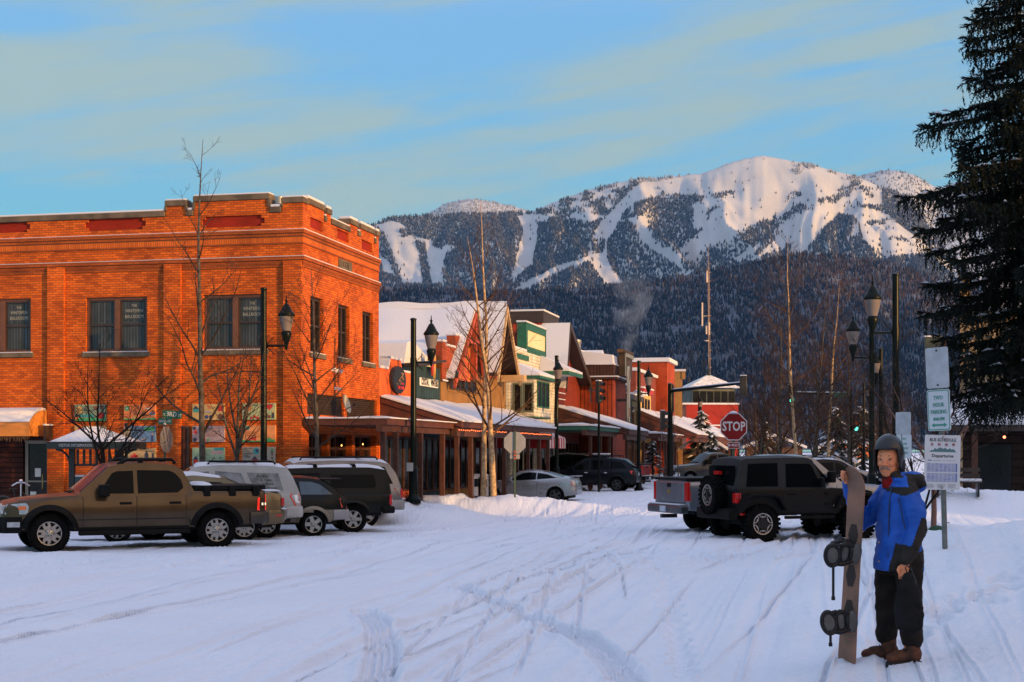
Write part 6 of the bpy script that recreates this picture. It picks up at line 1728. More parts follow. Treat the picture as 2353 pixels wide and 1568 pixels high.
c.glass_top('windscreen',.92,.3,M_CGLASS)
c.end_box('tail_lamp','r',.70,.87,.72,.98,M_TAIL,.012);c.poly('tail_lamp_side',[(-2.56,.98),(-2.50,.98),(-2.50,.72),(-2.56,.72)],M_TAIL,.01,.03,c.yb);c.end_box('reverse_lamp','r',.71,.86,.82,.87,M_WHITE,.02)
c.shell('rear_bumper',-2.3,-2.55,.50,.68,M_PLASTIC,.08,'r');c.shell('front_bumper',2.1,2.45,.48,.68,M_CHROME,.03,'f');c.end_box('headlamp','f',.5,.75,.72,.84,M_HEAD,-.01)
c.roof_snow(-2.4,.1,.04,.97);c.arches(BLK,.02,.06);c.mirror(.62,1.08,M_PLASTIC)
b=MB()
for x in(-.6,-1.6):b.box(x-.03,-.66,1.74,x+.03,.66,1.78);b.box(x-.05,-.66,1.66,x+.05,-.60,1.75);b.box(x-.05,.60,1.66,x+.05,.66,1.75)
b.build('roof_bar',M_PLASTIC,c.root)
c.wheels(.24,.22,n=6,wi=.4,wo=.26,slot=False)
c.place(pt(531,37.8),pt(809,38.6),1)
# ---------------------------------------------------------- silver SUV at the far end of the row
SILV=paint('silver_paint',(.17,.17,.18),.3,.55)
c=Car('silver_suv','silver SUV with snowy roof at the far end of the parked row','SUV',dict(xf=2.55,xr=-2.55,w=.97,ax=(1.5,-1.5),r=.37,zs=.46,arch=.45,bump=(.44,.52),over=.8,nose=(.16,.07),top=[(-2.55,1.0),(-2.5,1.16),(-1.5,1.18),(1.0,1.12),(1.5,1.12),(2.3,1.0),(2.5,.86),(2.55,.7)],gh=[(-2.52,1.14),(-2.38,1.5),(-2.2,1.76),(-1.9,1.82),(-.6,1.86),(.35,1.82),(.55,1.76),(1.25,1.13)],wr=.74))
c.body(SILV);c.cabin(SILV)
c.doors(SILV,[(-1.0,0),(0,1.0)],.54,SILV,1.0)
c.poly('window',[(.85,1.17),(.04,1.18),(.04,1.70),(.42,1.67)],M_CGLASS);c.poly('window',[(-.04,1.18),(-.98,1.2),(-.98,1.71),(-.04,1.72)],M_CGLASS);c.poly('quarter_window',[(-1.1,1.2),(-2.28,1.21),(-2.06,1.68),(-1.1,1.71)],M_CGLASS)
c.glass_top('windscreen',1.18,.58,M_CGLASS);c.glass_top('rear_glass',-2.46,-2.22,M_CGLASS)
c.poly('tail_lamp',[(-2.54,1.08),(-2.30,1.10),(-2.42,.90),(-2.53,.80)],M_TAIL,.014,.03,c.yb);c.end_box('tail_lamp_rear','r',.62,.90,.82,1.06,M_TAIL,.012)
c.shell('rear_bumper',-2.1,-2.55,.48,.76,mat('grey_bumper',(.26,.25,.25)),.06,'r');c.shell('front_bumper',2.1,2.55,.42,.7,SILV,.03,'f');c.poly('headlamp',[(2.48,.92),(2.1,1.0),(2.1,.84),(2.48,.76)],M_HEAD,.01,.03,c.yb)
c.rack(.3,-1.9,1.95,.62,3);c.roof_snow(-2.2,.5,.06,.96);c.mirror(.9,1.15,SILV);c.plate('r',.95,SILV)
b=MB();b.box(-2.66,-.8,.765,-2.5,.8,.81);b.build('bumper_snow',SNOW,c.root,bevel=.02)
c.wheels(.26,.23,n=5,wi=.5,wo=.3,slot=False)
c.place(pt(594,40.6),pt(838,41.6),1)
# ---------------------------------------------------------- black two door off-roader on the right
JBLK=paint('matt_black_paint',(.0075,.0073,.007),.42,.0,.05,(.03,.026,.022))
c=Car('off_roader','black two door off-roader with spare wheel and big mud tyres','off-roader',dict(xf=1.75,xr=-1.78,w=.80,ax=(1.21,-1.21),r=.405,zs=.62,arch=.50,bump=(.60,.60),over=.3,nose=(.12,.02),archk=.86,crown=.02,sec=[.96,.975,.99,1.0,1.0,.995,.985,.98],top=[(-1.78,1.16),(.40,1.16),(.55,1.18),(1.55,1.12),(1.70,1.08),(1.75,.95)],gh=[(-1.78,1.15),(-1.70,1.5),(-1.62,1.80),(-1.5,1.835),(-.3,1.86),(.05,1.84),(.14,1.80),(.48,1.17)],wr=.70))
c.body(JBLK);c.cabin(mat('black_soft_top',(.010,.010,.010),.8,var=.2,vscale=5,bump=.3))
c.doors(JBLK,[(-.62,.42)],.66,M_PLASTIC,1.05)
c.poly('window',[(.36,1.20),(-.54,1.20),(-.54,1.72),(.06,1.72),(.12,1.66)],M_CGLASS);c.poly('side_window',[(-.74,1.22),(-1.52,1.22),(-1.47,1.72),(-.74,1.74)],M_CGLASS)
c.glass_top('windscreen',.44,.13,M_CGLASS);c.end_box('rear_glass','r',0,.60,1.22,1.68,M_CGLASS,-.02,.0,both=True,off=.005)
b=MB()
for a in c.ax:
 for sd_ in(1,-1):
  P=[(a-.60,.72),(a-.46,1.0),(a-.28,1.07),(a+.28,1.07),(a+.46,1.0),(a+.62,.70),(a+.54,.70),(a+.40,.94),(a+.25,1.0),(a-.25,1.0),(a-.40,.94),(a-.52,.72)]
  b.prism(P,'y',sd_*.78,sd_*.95)
b.build_each('fender_flare',M_PLASTIC,c.root,bevel=.02)
b=MB();b.box(-1.98,-.82,.50,-1.76,.82,.74);b.build('rear_bumper',M_PLASTIC,c.root,bevel=.03)
b=MB();b.box(1.76,-.85,.50,2.02,.85,.70);b.tube([(2.0,-.35,.7),(1.98,-.3,.88),(1.98,.3,.88),(2.0,.35,.7)],.03,8);b.build('front_bumper',M_PLASTIC,c.root,bevel=.03)
c.end_box('tail_lamp','r',.66,.80,.86,1.08,M_TAIL,.04);c.poly('tail_lamp_side',[(-1.79,1.08),(-1.68,1.08),(-1.68,.86),(-1.79,.86)],M_TAIL,.012,.03,c.yb)
c.poly('badge',[(.62,.80),(.80,.80),(.80,.76),(.62,.76)],mat('badge_grey',(.35,.25,.22),.4),.012,.01,c.yb)
c.poly('marker',[(-1.70,.64),(-1.55,.64),(-1.55,.59),(-1.70,.59)],M_TAIL,.02,.02,c.yb)
b=MB()
for z in(.80,1.02):
 for sd_ in(1,-1):b.box(.40,sd_*.79,z,.50,sd_*.825,z+.06)
b.build_each('hinge',M_PLASTIC,c.root)
b=MB()
for sd_ in(1,-1):b.lathe([(.001,.0),(.10,.0),(.11,-.04)],16,axis='x',M=Matrix.Translation((1.77,sd_*.46,.95)))
b.build_each('headlamp',M_HEAD,c.root)
b=MB()
for i in range(7):b.box(1.745,-.27+i*.08,.82,1.775,-.235+i*.08,1.04)
b.build('grille',M_PLASTIC,c.root)
c.mirror(.30,1.22,M_PLASTIC,(.06,.16,.15))
b=MB()
for sd_ in(1,-1):b.box(-.62,sd_*.80,.50,.62,sd_*.88,.57)
b.build_each('rock_rail',M_PLASTIC,c.root,bevel=.01)
RIMJ=mat('machined_rim',(.55,.50,.44),.35,.7)
def jeep_wheel(par,x,y,out,rot=None):
 wh=sub('wheel',par,(x,y,.405),(0,0,0 if out>0 else PI))
 if rot:wh.location=rot[0];wh.rotation_euler=rot[1]
 r,h,rr=.405,.135,.235
 b=MB();b.lathe([(rr*.98,-h*.8),(rr*1.08,-h),(r*.9,-h*1.02),(r*.985,-h*.85),(r,-h*.5),(r,h*.5),(r*.985,h*.85),(r*.9,h*1.02),(rr*1.08,h),(rr*.98,h*.8)],40,axis='y',cap=False)
 for i in range(26):
  a=2*PI*i/26
  for(y0,y1,sh,dz)in((-h*1.04,-h*.45,0,.03),(-h*.40,0,.5,.026),(0.01,h*.42,.1,.026),(h*.47,h*1.04,.5,.03)):
   b.box(-r*.075,y0,r*.96,r*.075,y1,r+dz,Matrix.Rotation(a+sh*2*PI/26,4,'Y'))
 b.build('tyre',M_TYRE,wh,smooth=30)
 b=MB();b.lathe([(rr*.99,h*.9),(rr,h*.95),(rr*.90,h*.9),(rr*.84,h*.55),(.001,h*.5)],36,axis='y',cap=False)
 b.mat(1).lathe([(rr*1.0,h*.8),(rr*1.0,h*.98),(rr*.93,h*.96),(rr*.92,h*.8)],36,axis='y',cap=False)
 P=[]
 for i in range(6):
  a=2*PI*i/6
  M=Matrix.Rotation(a,4,'Y')
  b.prism([(-.046,rr*.66),(-.030,rr*.60),(.030,rr*.60),(.046,rr*.66),(.030,rr*.70),(-.030,rr*.70)],'y',h*.84,h*.93,M)
  for s_ in(-1,1):b.prism([(s_*.046,rr*.63),(s_*.085,rr*.90),(s_*.100,rr*.88),(s_*.058,rr*.62)],'y',h*.84,h*.93,M)
 b.mat(0)
 for i in range(6):b.prism([(-.05,.02),(.05,.02),(.035,rr*.62),(-.035,rr*.62)],'y',h*.6,h*.82,Matrix.Rotation(2*PI*i/6,4,'Y'))
 b.lathe([(.05,h*.6),(.045,h*.95),(.001,h*.97)],14,axis='y')
 b.build('rim',[mat('black_rim',(.012,.012,.012),.4,.3),RIMJ],wh,smooth=30)
for a in c.ax:
 for sd_ in(1,-1):jeep_wheel(c.root,a,sd_*.80,sd_)
jeep_wheel(c.root,0,0,1,((-1.95,.06,1.02),(0,0,PI/2)))
b=MB();b.box(-1.86,-.1,.9,-1.77,.2,1.15);b.build('spare_carrier',M_PLASTIC,c.root)
b=MB();b.box(-1.90,-.12,1.48,-1.80,.10,1.56);b.build('stop_lamp',M_TAIL,c.root)
b=MB();b.tube([(.98,-.7,1.17),(.97,-.72,2.0)],.006,5);b.build('aerial',M_BLACK,c.root)
c.place(pt(1964,33.9),pt(1738,33.1),-1)
# ---------------------------------------------------------- silver pickup beside it
SIL2=paint('silver_blue_paint',(.22,.235,.27),.28,.6)
def pickup(name,label,m,tail_m=None,grp=None):
 c=Car(name,label,'pickup',dict(xf=2.85,xr=-2.95,w=.97,ax=(1.85,-1.80),r=.39,zs=.52,arch=.48,bump=(.5,.58),over=.8,nose=(.13,.03),top=[(-2.95,1.27),(-.9,1.28),(-.8,1.2),(1.0,1.18),(1.5,1.2),(2.5,1.12),(2.75,1.0),(2.85,.8)],gh=[(-.92,1.24),(-.8,1.55),(-.62,1.82),(-.4,1.86),(.3,1.87),(.55,1.82),(1.28,1.2)],wr=.74))
 c.body(m);c.cabin(m)
 c.doors(m,[(-.78,.1),(.1,1.1)],.58,m,1.05)
 c.poly('window',[(.95,1.22),(.12,1.22),(.12,1.76),(.5,1.74)],M_CGLASS);c.poly('window',[(.04,1.22),(-.74,1.24),(-.6,1.74),(.04,1.77)],M_CGLASS)
 c.glass_top('windscreen',1.2,.58,M_CGLASS);c.glass_top('rear_glass',-.88,-.64,M_CGLASS)
 b=MB();b.box(-2.97,-.94,1.285,-.92,.94,1.36);b.build('bed_cover',M_PLASTIC,c.root,bevel=.03)
 c.end_box('tail_lamp','r',.80,.955,.80,1.25,M_TAIL,.02);c.poly('tail_lamp_side',[(-2.96,1.25),(-2.86,1.25),(-2.86,.8),(-2.96,.8)],M_TAIL,.012,.03,c.yb)
 b=MB();b.box(-2.99,-.78,.76,-2.93,.78,1.26);tg=b.build('tailgate',m,c.root,bevel=.03)
 b=MB();b.box(-3.01,-.10,1.12,-2.985,.10,1.22);b.build('handle',M_PLASTIC,tg,bevel=.01)
 b=MB();b.box(-3.15,-.95,.50,-2.92,.95,.70);b.build('rear_bumper',mat('dull_bumper',(.10,.105,.12),.35,.7)if tail_m is None else tail_m,c.root,bevel=.04)
 b=MB();b.box(-3.13,-.88,.703,-2.96,.88,.73);b.build('bumper_snow',SNOW,c.root,bevel=.01)
 b=MB();b.box(-3.17,-.16,.53,-3.145,.16,.67);b.build('number_plate',mat('plate',(.42,.46,.52)),c.root)
 b=MB();b.box(-3.2,-.06,.38,-2.8,.06,.47);b.build('tow_hitch',M_BLACK,c.root)
 c.shell('front_bumper',2.5,2.85,.5,.74,M_CHROME,.03,'f');c.end_box('headlamp','f',.58,.84,.84,1.02,M_HEAD,-.04)
 b=MB();b.box(2.78,-.5,.78,2.87,.5,1.0);b.build('grille',M_PLASTIC,c.root)
 c.mirror(.9,1.24,M_PLASTIC,(.1,.2,.2));c.arches(m,.02,.07)
 c.wheels(.27,.24,n=5,wi=.5,wo=.34)
 return c
c=pickup('silver_pickup','silver pickup with black bed cover seen from behind the off-roader',SIL2)
b=MB();b.prism([(-.09,1.0),(-.03,1.0),(-.03,.97),(.03,.97),(.03,1.0),(.09,1.0),(.09,1.04),(.03,1.04),(.03,1.07),(-.03,1.07),(-.03,1.04),(-.09,1.04)],'x',-3.005,-2.992)
b.build('emblem',mat('gold_emblem',(.55,.36,.10),.3,.8),c.root)
text_part('lettering','SILVERADO',.07,M_CHROME,c.root,frame((-2.993,.46,.84),(0,-1,0),(0,0,1)),.003)
h=R(19)
c.root.location=(pt(1545,36.0)[0]+2.95*math.cos(h),36.4+2.95*math.sin(h),-.03);c.root.rotation_euler=(0,0,h)
# red pickup and dark pickup far down the street
RED=paint('red_car_paint',(.26,.018,.012),.3,.2)
c=pickup('red_pickup','red pickup tail sticking out behind the dark crossover',RED,M_PLASTIC)
h=R(160);px_,py_=pt(1470,80)
c.root.location=(px_+2.6*math.cos(h),py_+2.6*math.sin(h),-.05);c.root.rotation_euler=(0,0,h)
DKG=paint('dark_grey_paint',(.045,.045,.045),.35,.3)
c=pickup('grey_pickup','dark grey pickup facing the street far down by the young trees',DKG,M_PLASTIC)
h=R(196);px_,py_=pt(1552,88)
c.root.location=(px_-2.4*math.cos(h),py_-2.4*math.sin(h),-.02);c.root.rotation_euler=(0,0,h)
# ---------------------------------------------------------- silver coupe
SILC=paint('silver_coupe_paint',(.36,.37,.38),.25,.6)
c=Car('silver_coupe','low silver sports coupe parked behind the birch snowbank','car',dict(xf=2.20,xr=-2.12,w=.87,ax=(1.30,-1.30),r=.32,zs=.24,arch=.37,bump=(.22,.34),over=.8,nose=(.24,.16),top=[(-2.12,.80),(-2.0,.96),(-1.6,.98),(-.6,.92),(.7,.84),(1.1,.82),(1.8,.70),(2.1,.58),(2.20,.44)],gh=[(-2.0,.95),(-1.5,1.08),(-.9,1.24),(-.4,1.295),(0,1.29),(.25,1.25),(1.05,.83)],wr=.56))
c.body(SILC);c.cabin(SILC)
c.doors(SILC,[(-.55,.75)],.32,SILC,.76)
c.poly('window',[(.62,.90),(-.50,.95),(-.5,1.22),(-.2,1.24),(.08,1.20)],M_CGLASS);c.poly('quarter_window',[(-.54,.96),(-1.35,1.02),(-.95,1.16),(-.54,1.22)],M_CGLASS)
c.glass_top('windscreen',.98,.26,M_CGLASS);c.glass_top('rear_glass',-1.6,-.75,M_CGLASS)
b=MB();b.box(-2.15,-.75,1.07,-1.85,.75,1.10);b.box(-2.02,.70,.95,-1.92,.74,1.08);b.box(-2.02,-.74,.95,-1.92,-.70,1.08);b.build('spoiler',SILC,c.root,bevel=.012)
c.poly('tail_lamp',[(-2.08,.88),(-1.90,.90),(-1.98,.70),(-2.10,.68)],M_TAIL,.01,.03,c.yb);c.poly('headlamp',[(2.0,.66),(1.62,.78),(1.6,.70),(1.98,.54)],M_HEAD,.01,.03,c.yb)
c.shell('rear_bumper',-1.8,-2.12,.36,.6,SILC,.02,'r')
for sd_ in(1,):text_part('lettering','TRD',.09,M_BLACK,c.root,frame((-.72,c.yb(-.72,.4)+.006,.40),(-1,0,0),(0,0,1)),.002)
b=MB();b.box(.98,-.5,.86,1.15,.5,.9);b.build('snow',SNOW,c.root,bevel=.02)
c.mirror(.55,.9,SILC);c.wheels(.21,.225,n=5,wi=.3,wo=.2,slot=False,rim_m=mat('dark_rim',(.06,.06,.06),.4,.4),ringlit=True)
c.place(pt(1136,60.6),pt(1272,60.1),1)
# ---------------------------------------------------------- dark crossover
NAVY=paint('dark_navy_paint',(.006,.0075,.011),.28,0,.15,(.03,.03,.03))
def suv(name,label,m,grp=None):
 c=Car(name,label,'SUV',dict(xf=2.40,xr=-2.30,w=.92,ax=(1.37,-1.37),r=.36,zs=.40,arch=.43,bump=(.36,.46),over=.8,nose=(.2,.12),top=[(-2.30,.96),(-2.2,1.06),(-1.5,1.10),(.9,1.02),(1.4,1.02),(2.1,.88),(2.32,.74),(2.40,.58)],gh=[(-2.26,1.04),(-1.95,1.40),(-1.72,1.58),(-1.3,1.64),(-.4,1.69),(.1,1.66),(.35,1.60),(1.30,1.02)],wr=.66))
 c.body(m);c.cabin(m)
 c.doors(m,[(-1.0,-.02),(-.02,1.0)],.48,M_CHROME,.94,hl=.18)
 c.poly('window',[(.85,1.07),(.03,1.09),(.03,1.55),(.2,1.53)],M_CGLASS);c.poly('window',[(-.05,1.09),(-.98,1.12),(-.95,1.54),(-.05,1.57)],M_CGLASS);c.poly('quarter_window',[(-1.06,1.13),(-1.85,1.16),(-1.6,1.46),(-1.06,1.53)],M_CGLASS)
 c.glass_top('windscreen',1.2,.38,M_CGLASS);c.glass_top('rear_glass',-2.2,-1.75,M_CGLASS)
 c.poly('tail_lamp',[(-2.26,1.04),(-2.0,1.05),(-2.06,.90),(-2.27,.84)],M_TAIL,.012,.03,c.yb);c.poly('headlamp',[(2.28,.80),(1.86,.93),(1.84,.84),(2.26,.68)],M_HEAD,.01,.03,c.yb)
 c.shell('rear_bumper',-1.9,-2.30,.46,.72,m,.03,'r');c.shell('front_bumper',2.0,2.40,.36,.6,m,.02,'f')
 c.rack(.1,-1.5,1.78,.56,2);c.mirror(.85,1.05,m);c.arches(m,.015,.05);c.plate('r',.86,m)
 return c
c=suv('dark_crossover','dark navy crossover with snow block on its roof rack',NAVY)
b=MB();b.box(-.85,-.5,1.80,-.05,.35,1.90);b.build('roof_snow',SNOW,c.root,bevel=.05)
c.wheels(.23,.235,n=5,wi=.25,wo=.16,slot=False,rim_m=mat('dark_rim',(.06,.06,.06)),ringlit=True)
c.place(pt(1295,74.4),pt(1415,73.8),1)
# cars behind the off-roader
for i,(lb,m,fr_,rr_,sn_)in enumerate((('dark SUV with snowy roof nearest behind the off-roader bonnet',NAVY,(1992,60.5),(1845,60),1),('grey SUV with thick roof snow and roof rack farther behind the off-roader',DKG,(1915,69),(1785,68.6),1),('silver blue SUV under snow farthest behind the off-roader',SIL2,(1975,78),(1860,77.6),1))):
 c=suv('parked_suv',lb,m,'SUVs parked behind the off-roader');c.root['group']='SUVs parked behind the off-roader'
 c.roof_snow(-1.7,.2,.07,.95);c.wheels(.23,.23,n=5,wi=.4,wo=.3,slot=False)
 c.place(pt(*fr_),pt(*rr_),-1)
c=suv('black_parked_car','black car with snowy bonnet half hidden behind the lamp post',paint('black_paint',(.012,.012,.013),.3,.2))
c.roof_snow(-1.7,.2,.09,.98);c.wheels(.23,.23,n=5,wi=.4,wo=.3,slot=False)
c.place(pt(1235,81),pt(1335,80),1)
# hood snow is drifted ground cover of the street, nothing more
# ================================================================== street lamps, signals, signs
M_POLE=mat('lamp_pole_green',(.0045,.008,.0065),.32,.0,.12,var=.2,vscale=5)
M_LGLASS=mat('frosted_lamp_glass',(.17,.14,.12),.2,0,.4,var=.1)
M_SIGNB=mat('sign_back',(.27,.27,.27),.5,.5,.4,var=.1)
M_SIGNW=mat('sign_white',(.52,.53,.55),.45,var=.05)
M_SGREEN=mat('sign_green',(.004,.085,.045),.4,var=.05)
M_SRED=mat('sign_red',(.17,.005,.007),.5,0,.2,var=.06)
M_SLET=mat('sign_letter',(.46,.46,.46),.45,var=0)
def place_ground(x,y):return Vector((x,y,gz(x,y)-.02))
def street_lamp(dx,Y,top_dy,arm_dy,lan_dx,label,arm_dir=None,box=False,stub=False,group='street lamps with lanterns on side arms'):
 p=place_ground((dx-CX)/FD*Y,Y)
 o=thing('street_lamp',label,'street lamp',p,0,group)
 zt_=EYE+(HY-top_dy)/FD*Y-p.z;za=EYE+(HY-arm_dy)/FD*Y-p.z
 ax=(lan_dx-dx)/FD*Y
 d=Vector(arm_dir)if arm_dir else Vector((ax,0,0))
 b=MB();b.lathe([(.24,0),(.24,.12),(.17,.2),(.145,.3),(.13,1.0),(.15,1.04),(.11,1.1),(.095,1.2),(.085,zt_-.08),(.10,zt_-.06),(.10,zt_-.02),(.05,zt_),(.001,zt_+.01)],16)
 b.build('pole',M_POLE,o,smooth=35)
 b=MB();e=Vector((0,0,za));L=d.length;dn=d.normalized()
 b.tube([e,e+d*.5,e+d],.034,8)
 for sg in(1,-1):
  pts=[]
  for i in range(15):
   a=i/14*1.6*PI;r_=.16*(1-i/17)
   pts.append(e+dn*(.12+.10+r_*math.cos(PI-a)*.9)+Vector((0,0,sg*(.05+.12+r_*math.sin(a-PI/2)))))
  b.tube(pts,.012,5)
 b.tube([e+Vector((0,0,-.14)),e+Vector((0,0,.14))],.10,10)
 b.build('arm',M_POLE,o,smooth=40)
 ln=sub('lantern',o,e+d)
 b=MB();b.lathe([(.03,-.12),(.05,0),(.07,.08),(.12,.22),(.15,.34),(.13,.40),(.11,.42)],14);b.build('urn',M_POLE,ln,smooth=40)
 b=MB();b.lathe([(.12,.42),(.17,.6),(.205,.78),(.21,.83)],14);b.build('glass',M_LGLASS,ln,smooth=40)
 b=MB();b.lathe([(.225,.83),(.24,.86),(.235,.90),(.17,.98),(.12,1.08),(.07,1.17),(.03,1.2),(.03,1.24),(.05,1.27),(.02,1.31),(.012,1.42),(.001,1.45)],16);b.build('hood',M_POLE,ln,smooth=40)
 b=MB();b.lathe([(.236,.902),(.16,1.0),(.12,1.04),(.001,1.05)][0:2]+[(.18,.99),(.2,.94)],12,M=Matrix.Translation((-.02,.03,.012))@Matrix.Diagonal((.6,.55,1,1)));b.build('snow',SNOW,ln)
 if stub:
  b=MB();b.tube([(0,0,za-.75),(-.62,0,za-.72)],.018,6);b.lathe([(.03,-.03),(.03,.03)],8,(-.62,0,za-.72));b.build('banner_arm',M_POLE,o)
 if box:
  b=MB();b.box(-.20,-.2,.98,-.0,-.09,1.24);b.build('meter_box',mat('grey_box',(.34,.33,.31),.5),o,bevel=.015)
 return o
street_lamp(606,42.5,661,795,658,'street lamp before the dark ballroom windows of the brick wall',stub=True)
street_lamp(950,46,731,833,991,'street lamp with a small grey box on its pole, by the brick corner',box=True)
street_lamp(1279,70,817,925,1281,'street lamp before the tall red gable',arm_dir=(.05,-.62,.65))
street_lamp(1468,75,829,905,1490,'street lamp before the row of small dark shops',group='street lamps with lanterns on side arms')
street_lamp(2058,38,628,765,2005,'tallest looking street lamp right, its lantern reaching left')
street_lamp(2003,48,711,822,1960,'sunlit street lamp just left of the tallest one')
street_lamp(2024,64,800,880,2012,'thin street lamp directly behind the two right hand lamps')
street_lamp(1985,100,880,925,1996,'small distant street lamp left of the thin one')
street_lamp(1606,125,905,950,1606,'small distant street lamp before the red building',arm_dir=(.05,-.5,.1))
def octagon(r):return[(r*math.cos(PI/8+i*PI/4),r*math.sin(PI/8+i*PI/4))for i in range(8)]
def rrect(w,h,r,n=5):
 P=[]
 for cx_,cy_,a0 in((w/2-r,h/2-r,0),(-w/2+r,h/2-r,90),(-w/2+r,-h/2+r,180),(w/2-r,-h/2+r,270)):
  for i in range(n):a=R(a0+90*i/(n-1));P.append((cx_+r*math.cos(a),cy_+r*math.sin(a)))
 return P
 # stop sign facing the viewer (right)
p=place_ground((1686-CX)/FD*42,42);zc_=EYE+(HY-981)/FD*42-p.z
o=thing('stop_sign','red stop sign facing the viewer above the black off-roader','road sign',p,R(6))
b=MB();b.box(-.03,.02,0,.03,.08,zc_+.36);b.build('post',mat('green_post',(.03,.06,.035),.5),o)
b=MB();b.prism([(x,z+zc_)for x,z in octagon(.412)],'y',-.004,.004);pl_=b.build('plate',M_SLET,o)
b=MB();b.prism([(x,z+zc_)for x,z in octagon(.385)],'y',-.008,-.0045);b.build('red_field',M_SRED,o)
text_part('lettering','STOP',.36,M_SLET,o,frame((0,-.0105,zc_-.0),(1,0,0),(0,0,1)),.002,bold=.008,sx=.76)
b=MB();b.prism([(x,z+zc_-.52)for x,z in rrect(.34,.18,.03)],'y',-.004,.004);b.build('sub_plate',M_SLET,o)
b=MB();b.prism([(x,z+zc_-.52)for x,z in rrect(.31,.15,.025)],'y',-.008,-.0045);b.build('sub_field',M_SRED,o)
text_part('lettering','4-WAY',.115,M_SLET,o,frame((0,-.0105,zc_-.52),(1,0,0),(0,0,1)),.002,bold=.002,sx=.85)
b=MB();b.lathe([(.12,0),(.11,.03),(.05,.055),(.001,.06)],10,(0,.02,zc_+.382),M=Matrix.Identity(4));b.build('snow',SNOW,o,smooth=50)
# stop sign seen from behind (birch bank)
p=place_ground((1183-CX)/FD*51,51);zc_=EYE+(HY-1018)/FD*51-p.z
o=thing('stop_sign','grey back of a stop sign on a lit post by the birches','road sign',p,R(186))
b=MB();b.box(-.03,.006,0,.03,.05,zc_+.42);b.build('post',mat('green_post',(.03,.06,.035)),o)
b=MB();b.prism([(x,z+zc_)for x,z in octagon(.40)],'y',-.004,.004);b.build('plate',M_SIGNB,o)
b=MB();b.prism([(x,z+zc_-.47)for x,z in rrect(.34,.16,.03)],'y',-.004,.004);b.build('sub_plate',M_SIGNB,o)
b=MB()
for z in(zc_-.3,zc_-.42,zc_-.53):b.box(-.045,-.004,z-.03,.045,.055,z+.03)
b.build('reflector',mat('post_reflector',(.45,.10,.05),.3,.4),o)
# street name signs with side-on stop sign
p=place_ground((379-CX)/FD*43,43)
o=thing('street_name_sign','green E 3rd St street name sign over a side-on stop sign','street sign',p,R(8))
z1_,z2_=EYE+(HY-952)/FD*43-p.z,EYE+(HY-968.5)/FD*43-p.z
b=MB();b.box(-.03,-.03,0,.03,.03,z2_-.1);b.build('post',mat('green_post',(.03,.06,.035)),o)
b=MB();b.prism([(x,z+z1_)for x,z in rrect(.55,.22,.02)],'y',-.006,.006,Matrix.Rotation(R(4),4,'Y')@Matrix.Identity(4));pl_=b.build('upper_blade',M_SGREEN,o)
Mx=Matrix.Rotation(R(4),4,'Y')
text_part('lettering','3RD',.19,M_SLET,pl_,Mx@frame((-.02,-.009,z1_),(1,0,0),(0,0,1)),.002,bold=.002,sx=.85)
text_part('lettering','E',.11,M_SLET,pl_,Mx@frame((-.22,-.009,z1_-.02),(1,0,0),(0,0,1)),.002)
text_part('lettering','ST',.11,M_SLET,pl_,Mx@frame((.215,-.009,z1_-.02),(1,0,0),(0,0,1)),.002)
Mc=Matrix.Rotation(R(-38),4,'Z')
b=MB();b.prism([(x,z+z2_)for x,z in rrect(.52,.19,.02)],'y',-.006,.006,Mc);pl_=b.build('lower_blade',M_SGREEN,o)
text_part('lettering','CENTRAL AVE',.10,M_SLET,pl_,Mc@frame((0,-.009,z2_),(1,0,0),(0,0,1)),.002,sx=.68)
Mo=Matrix.Rotation(R(68),4,'Z')
b=MB();b.prism([(x,z+z2_-.52)for x,z in octagon(.40)],'y',-.05,-.042,Mo);b.build('stop_plate',M_SIGNB,o)
b=MB();b.lathe([(.05,0),(.03,.05),(.001,.06)],8,(0,0,z2_-.1));b.build('snow',SNOW,o)
# post with side-on parking sign near the kiosk
p=place_ground((290-CX)/FD*41.5,41.5);z1_=EYE+(HY-1010)/FD*41.5-p.z
o=thing('parking_sign','parking sign seen edge on in front of the kiosk roof','road sign',p,R(70))
b=MB();b.box(-.03,-.03,0,.03,.03,z1_+.42);b.ball((0,0,z1_+.42),.05,8);b.build('post',M_BLACK,o)
b=MB();b.prism([(x,z+z1_)for x,z in rrect(.32,.62,.03)],'y',-.05,-.035);b.build('plate',M_SIGNB,o)
# bus schedule post on the snow mound
px_,py_=(2172-CX)/FD*16.6,16.6
p=place_ground(px_,py_)
o=thing('bus_stop_sign','bus stop post with blank, parking and bus schedule signs on the snow mound','sign post',p,0)
def zb_(dy):return EYE+(HY-dy)/FD*16.6-p.z
b=MB();b.tube([(0,0,-.1),(-.035,0,zb_(1010)),(-.07,.0,zb_(800))],.030,10);b.build('post',mat('galvanised_post',(.16,.165,.15),.5,.4,var=.2,vscale=9),o,smooth=40)
Mb_=Matrix.Translation((-.045,-.045,zb_(1063)))@Matrix.Rotation(R(1.2),4,'Y')@Matrix.Rotation(R(8),4,'Z')
wB,hB=.415,.605
b=MB();b.prism(rrect(wB,hB,.018),'y',-.003,.003,Mb_);pl_=b.build('schedule_board',M_SIGNW,o)
fx=lambda x,y:Mb_@frame((x,-.005,y),(1,0,0),(0,0,1))
M_INK=mat('black_ink',(.012,.012,.014),.6,var=0);M_BLUEINK=mat('blue_print',(.09,.12,.30),.6,var=0);M_GREYINK=mat('grey_print',(.26,.26,.30),.6,var=0);M_TEALINK=mat('teal_print',(.06,.14,.15),.6,var=0);M_REDINK=mat('red_print',(.32,.02,.03),.6,var=0);M_PALE=mat('pale_blue_print',(.33,.36,.50),.6,var=0)
text_part('heading','BUS SCHEDULE',.050,M_INK,pl_,fx(0,.247),.001,sx=.90,bold=.0006)
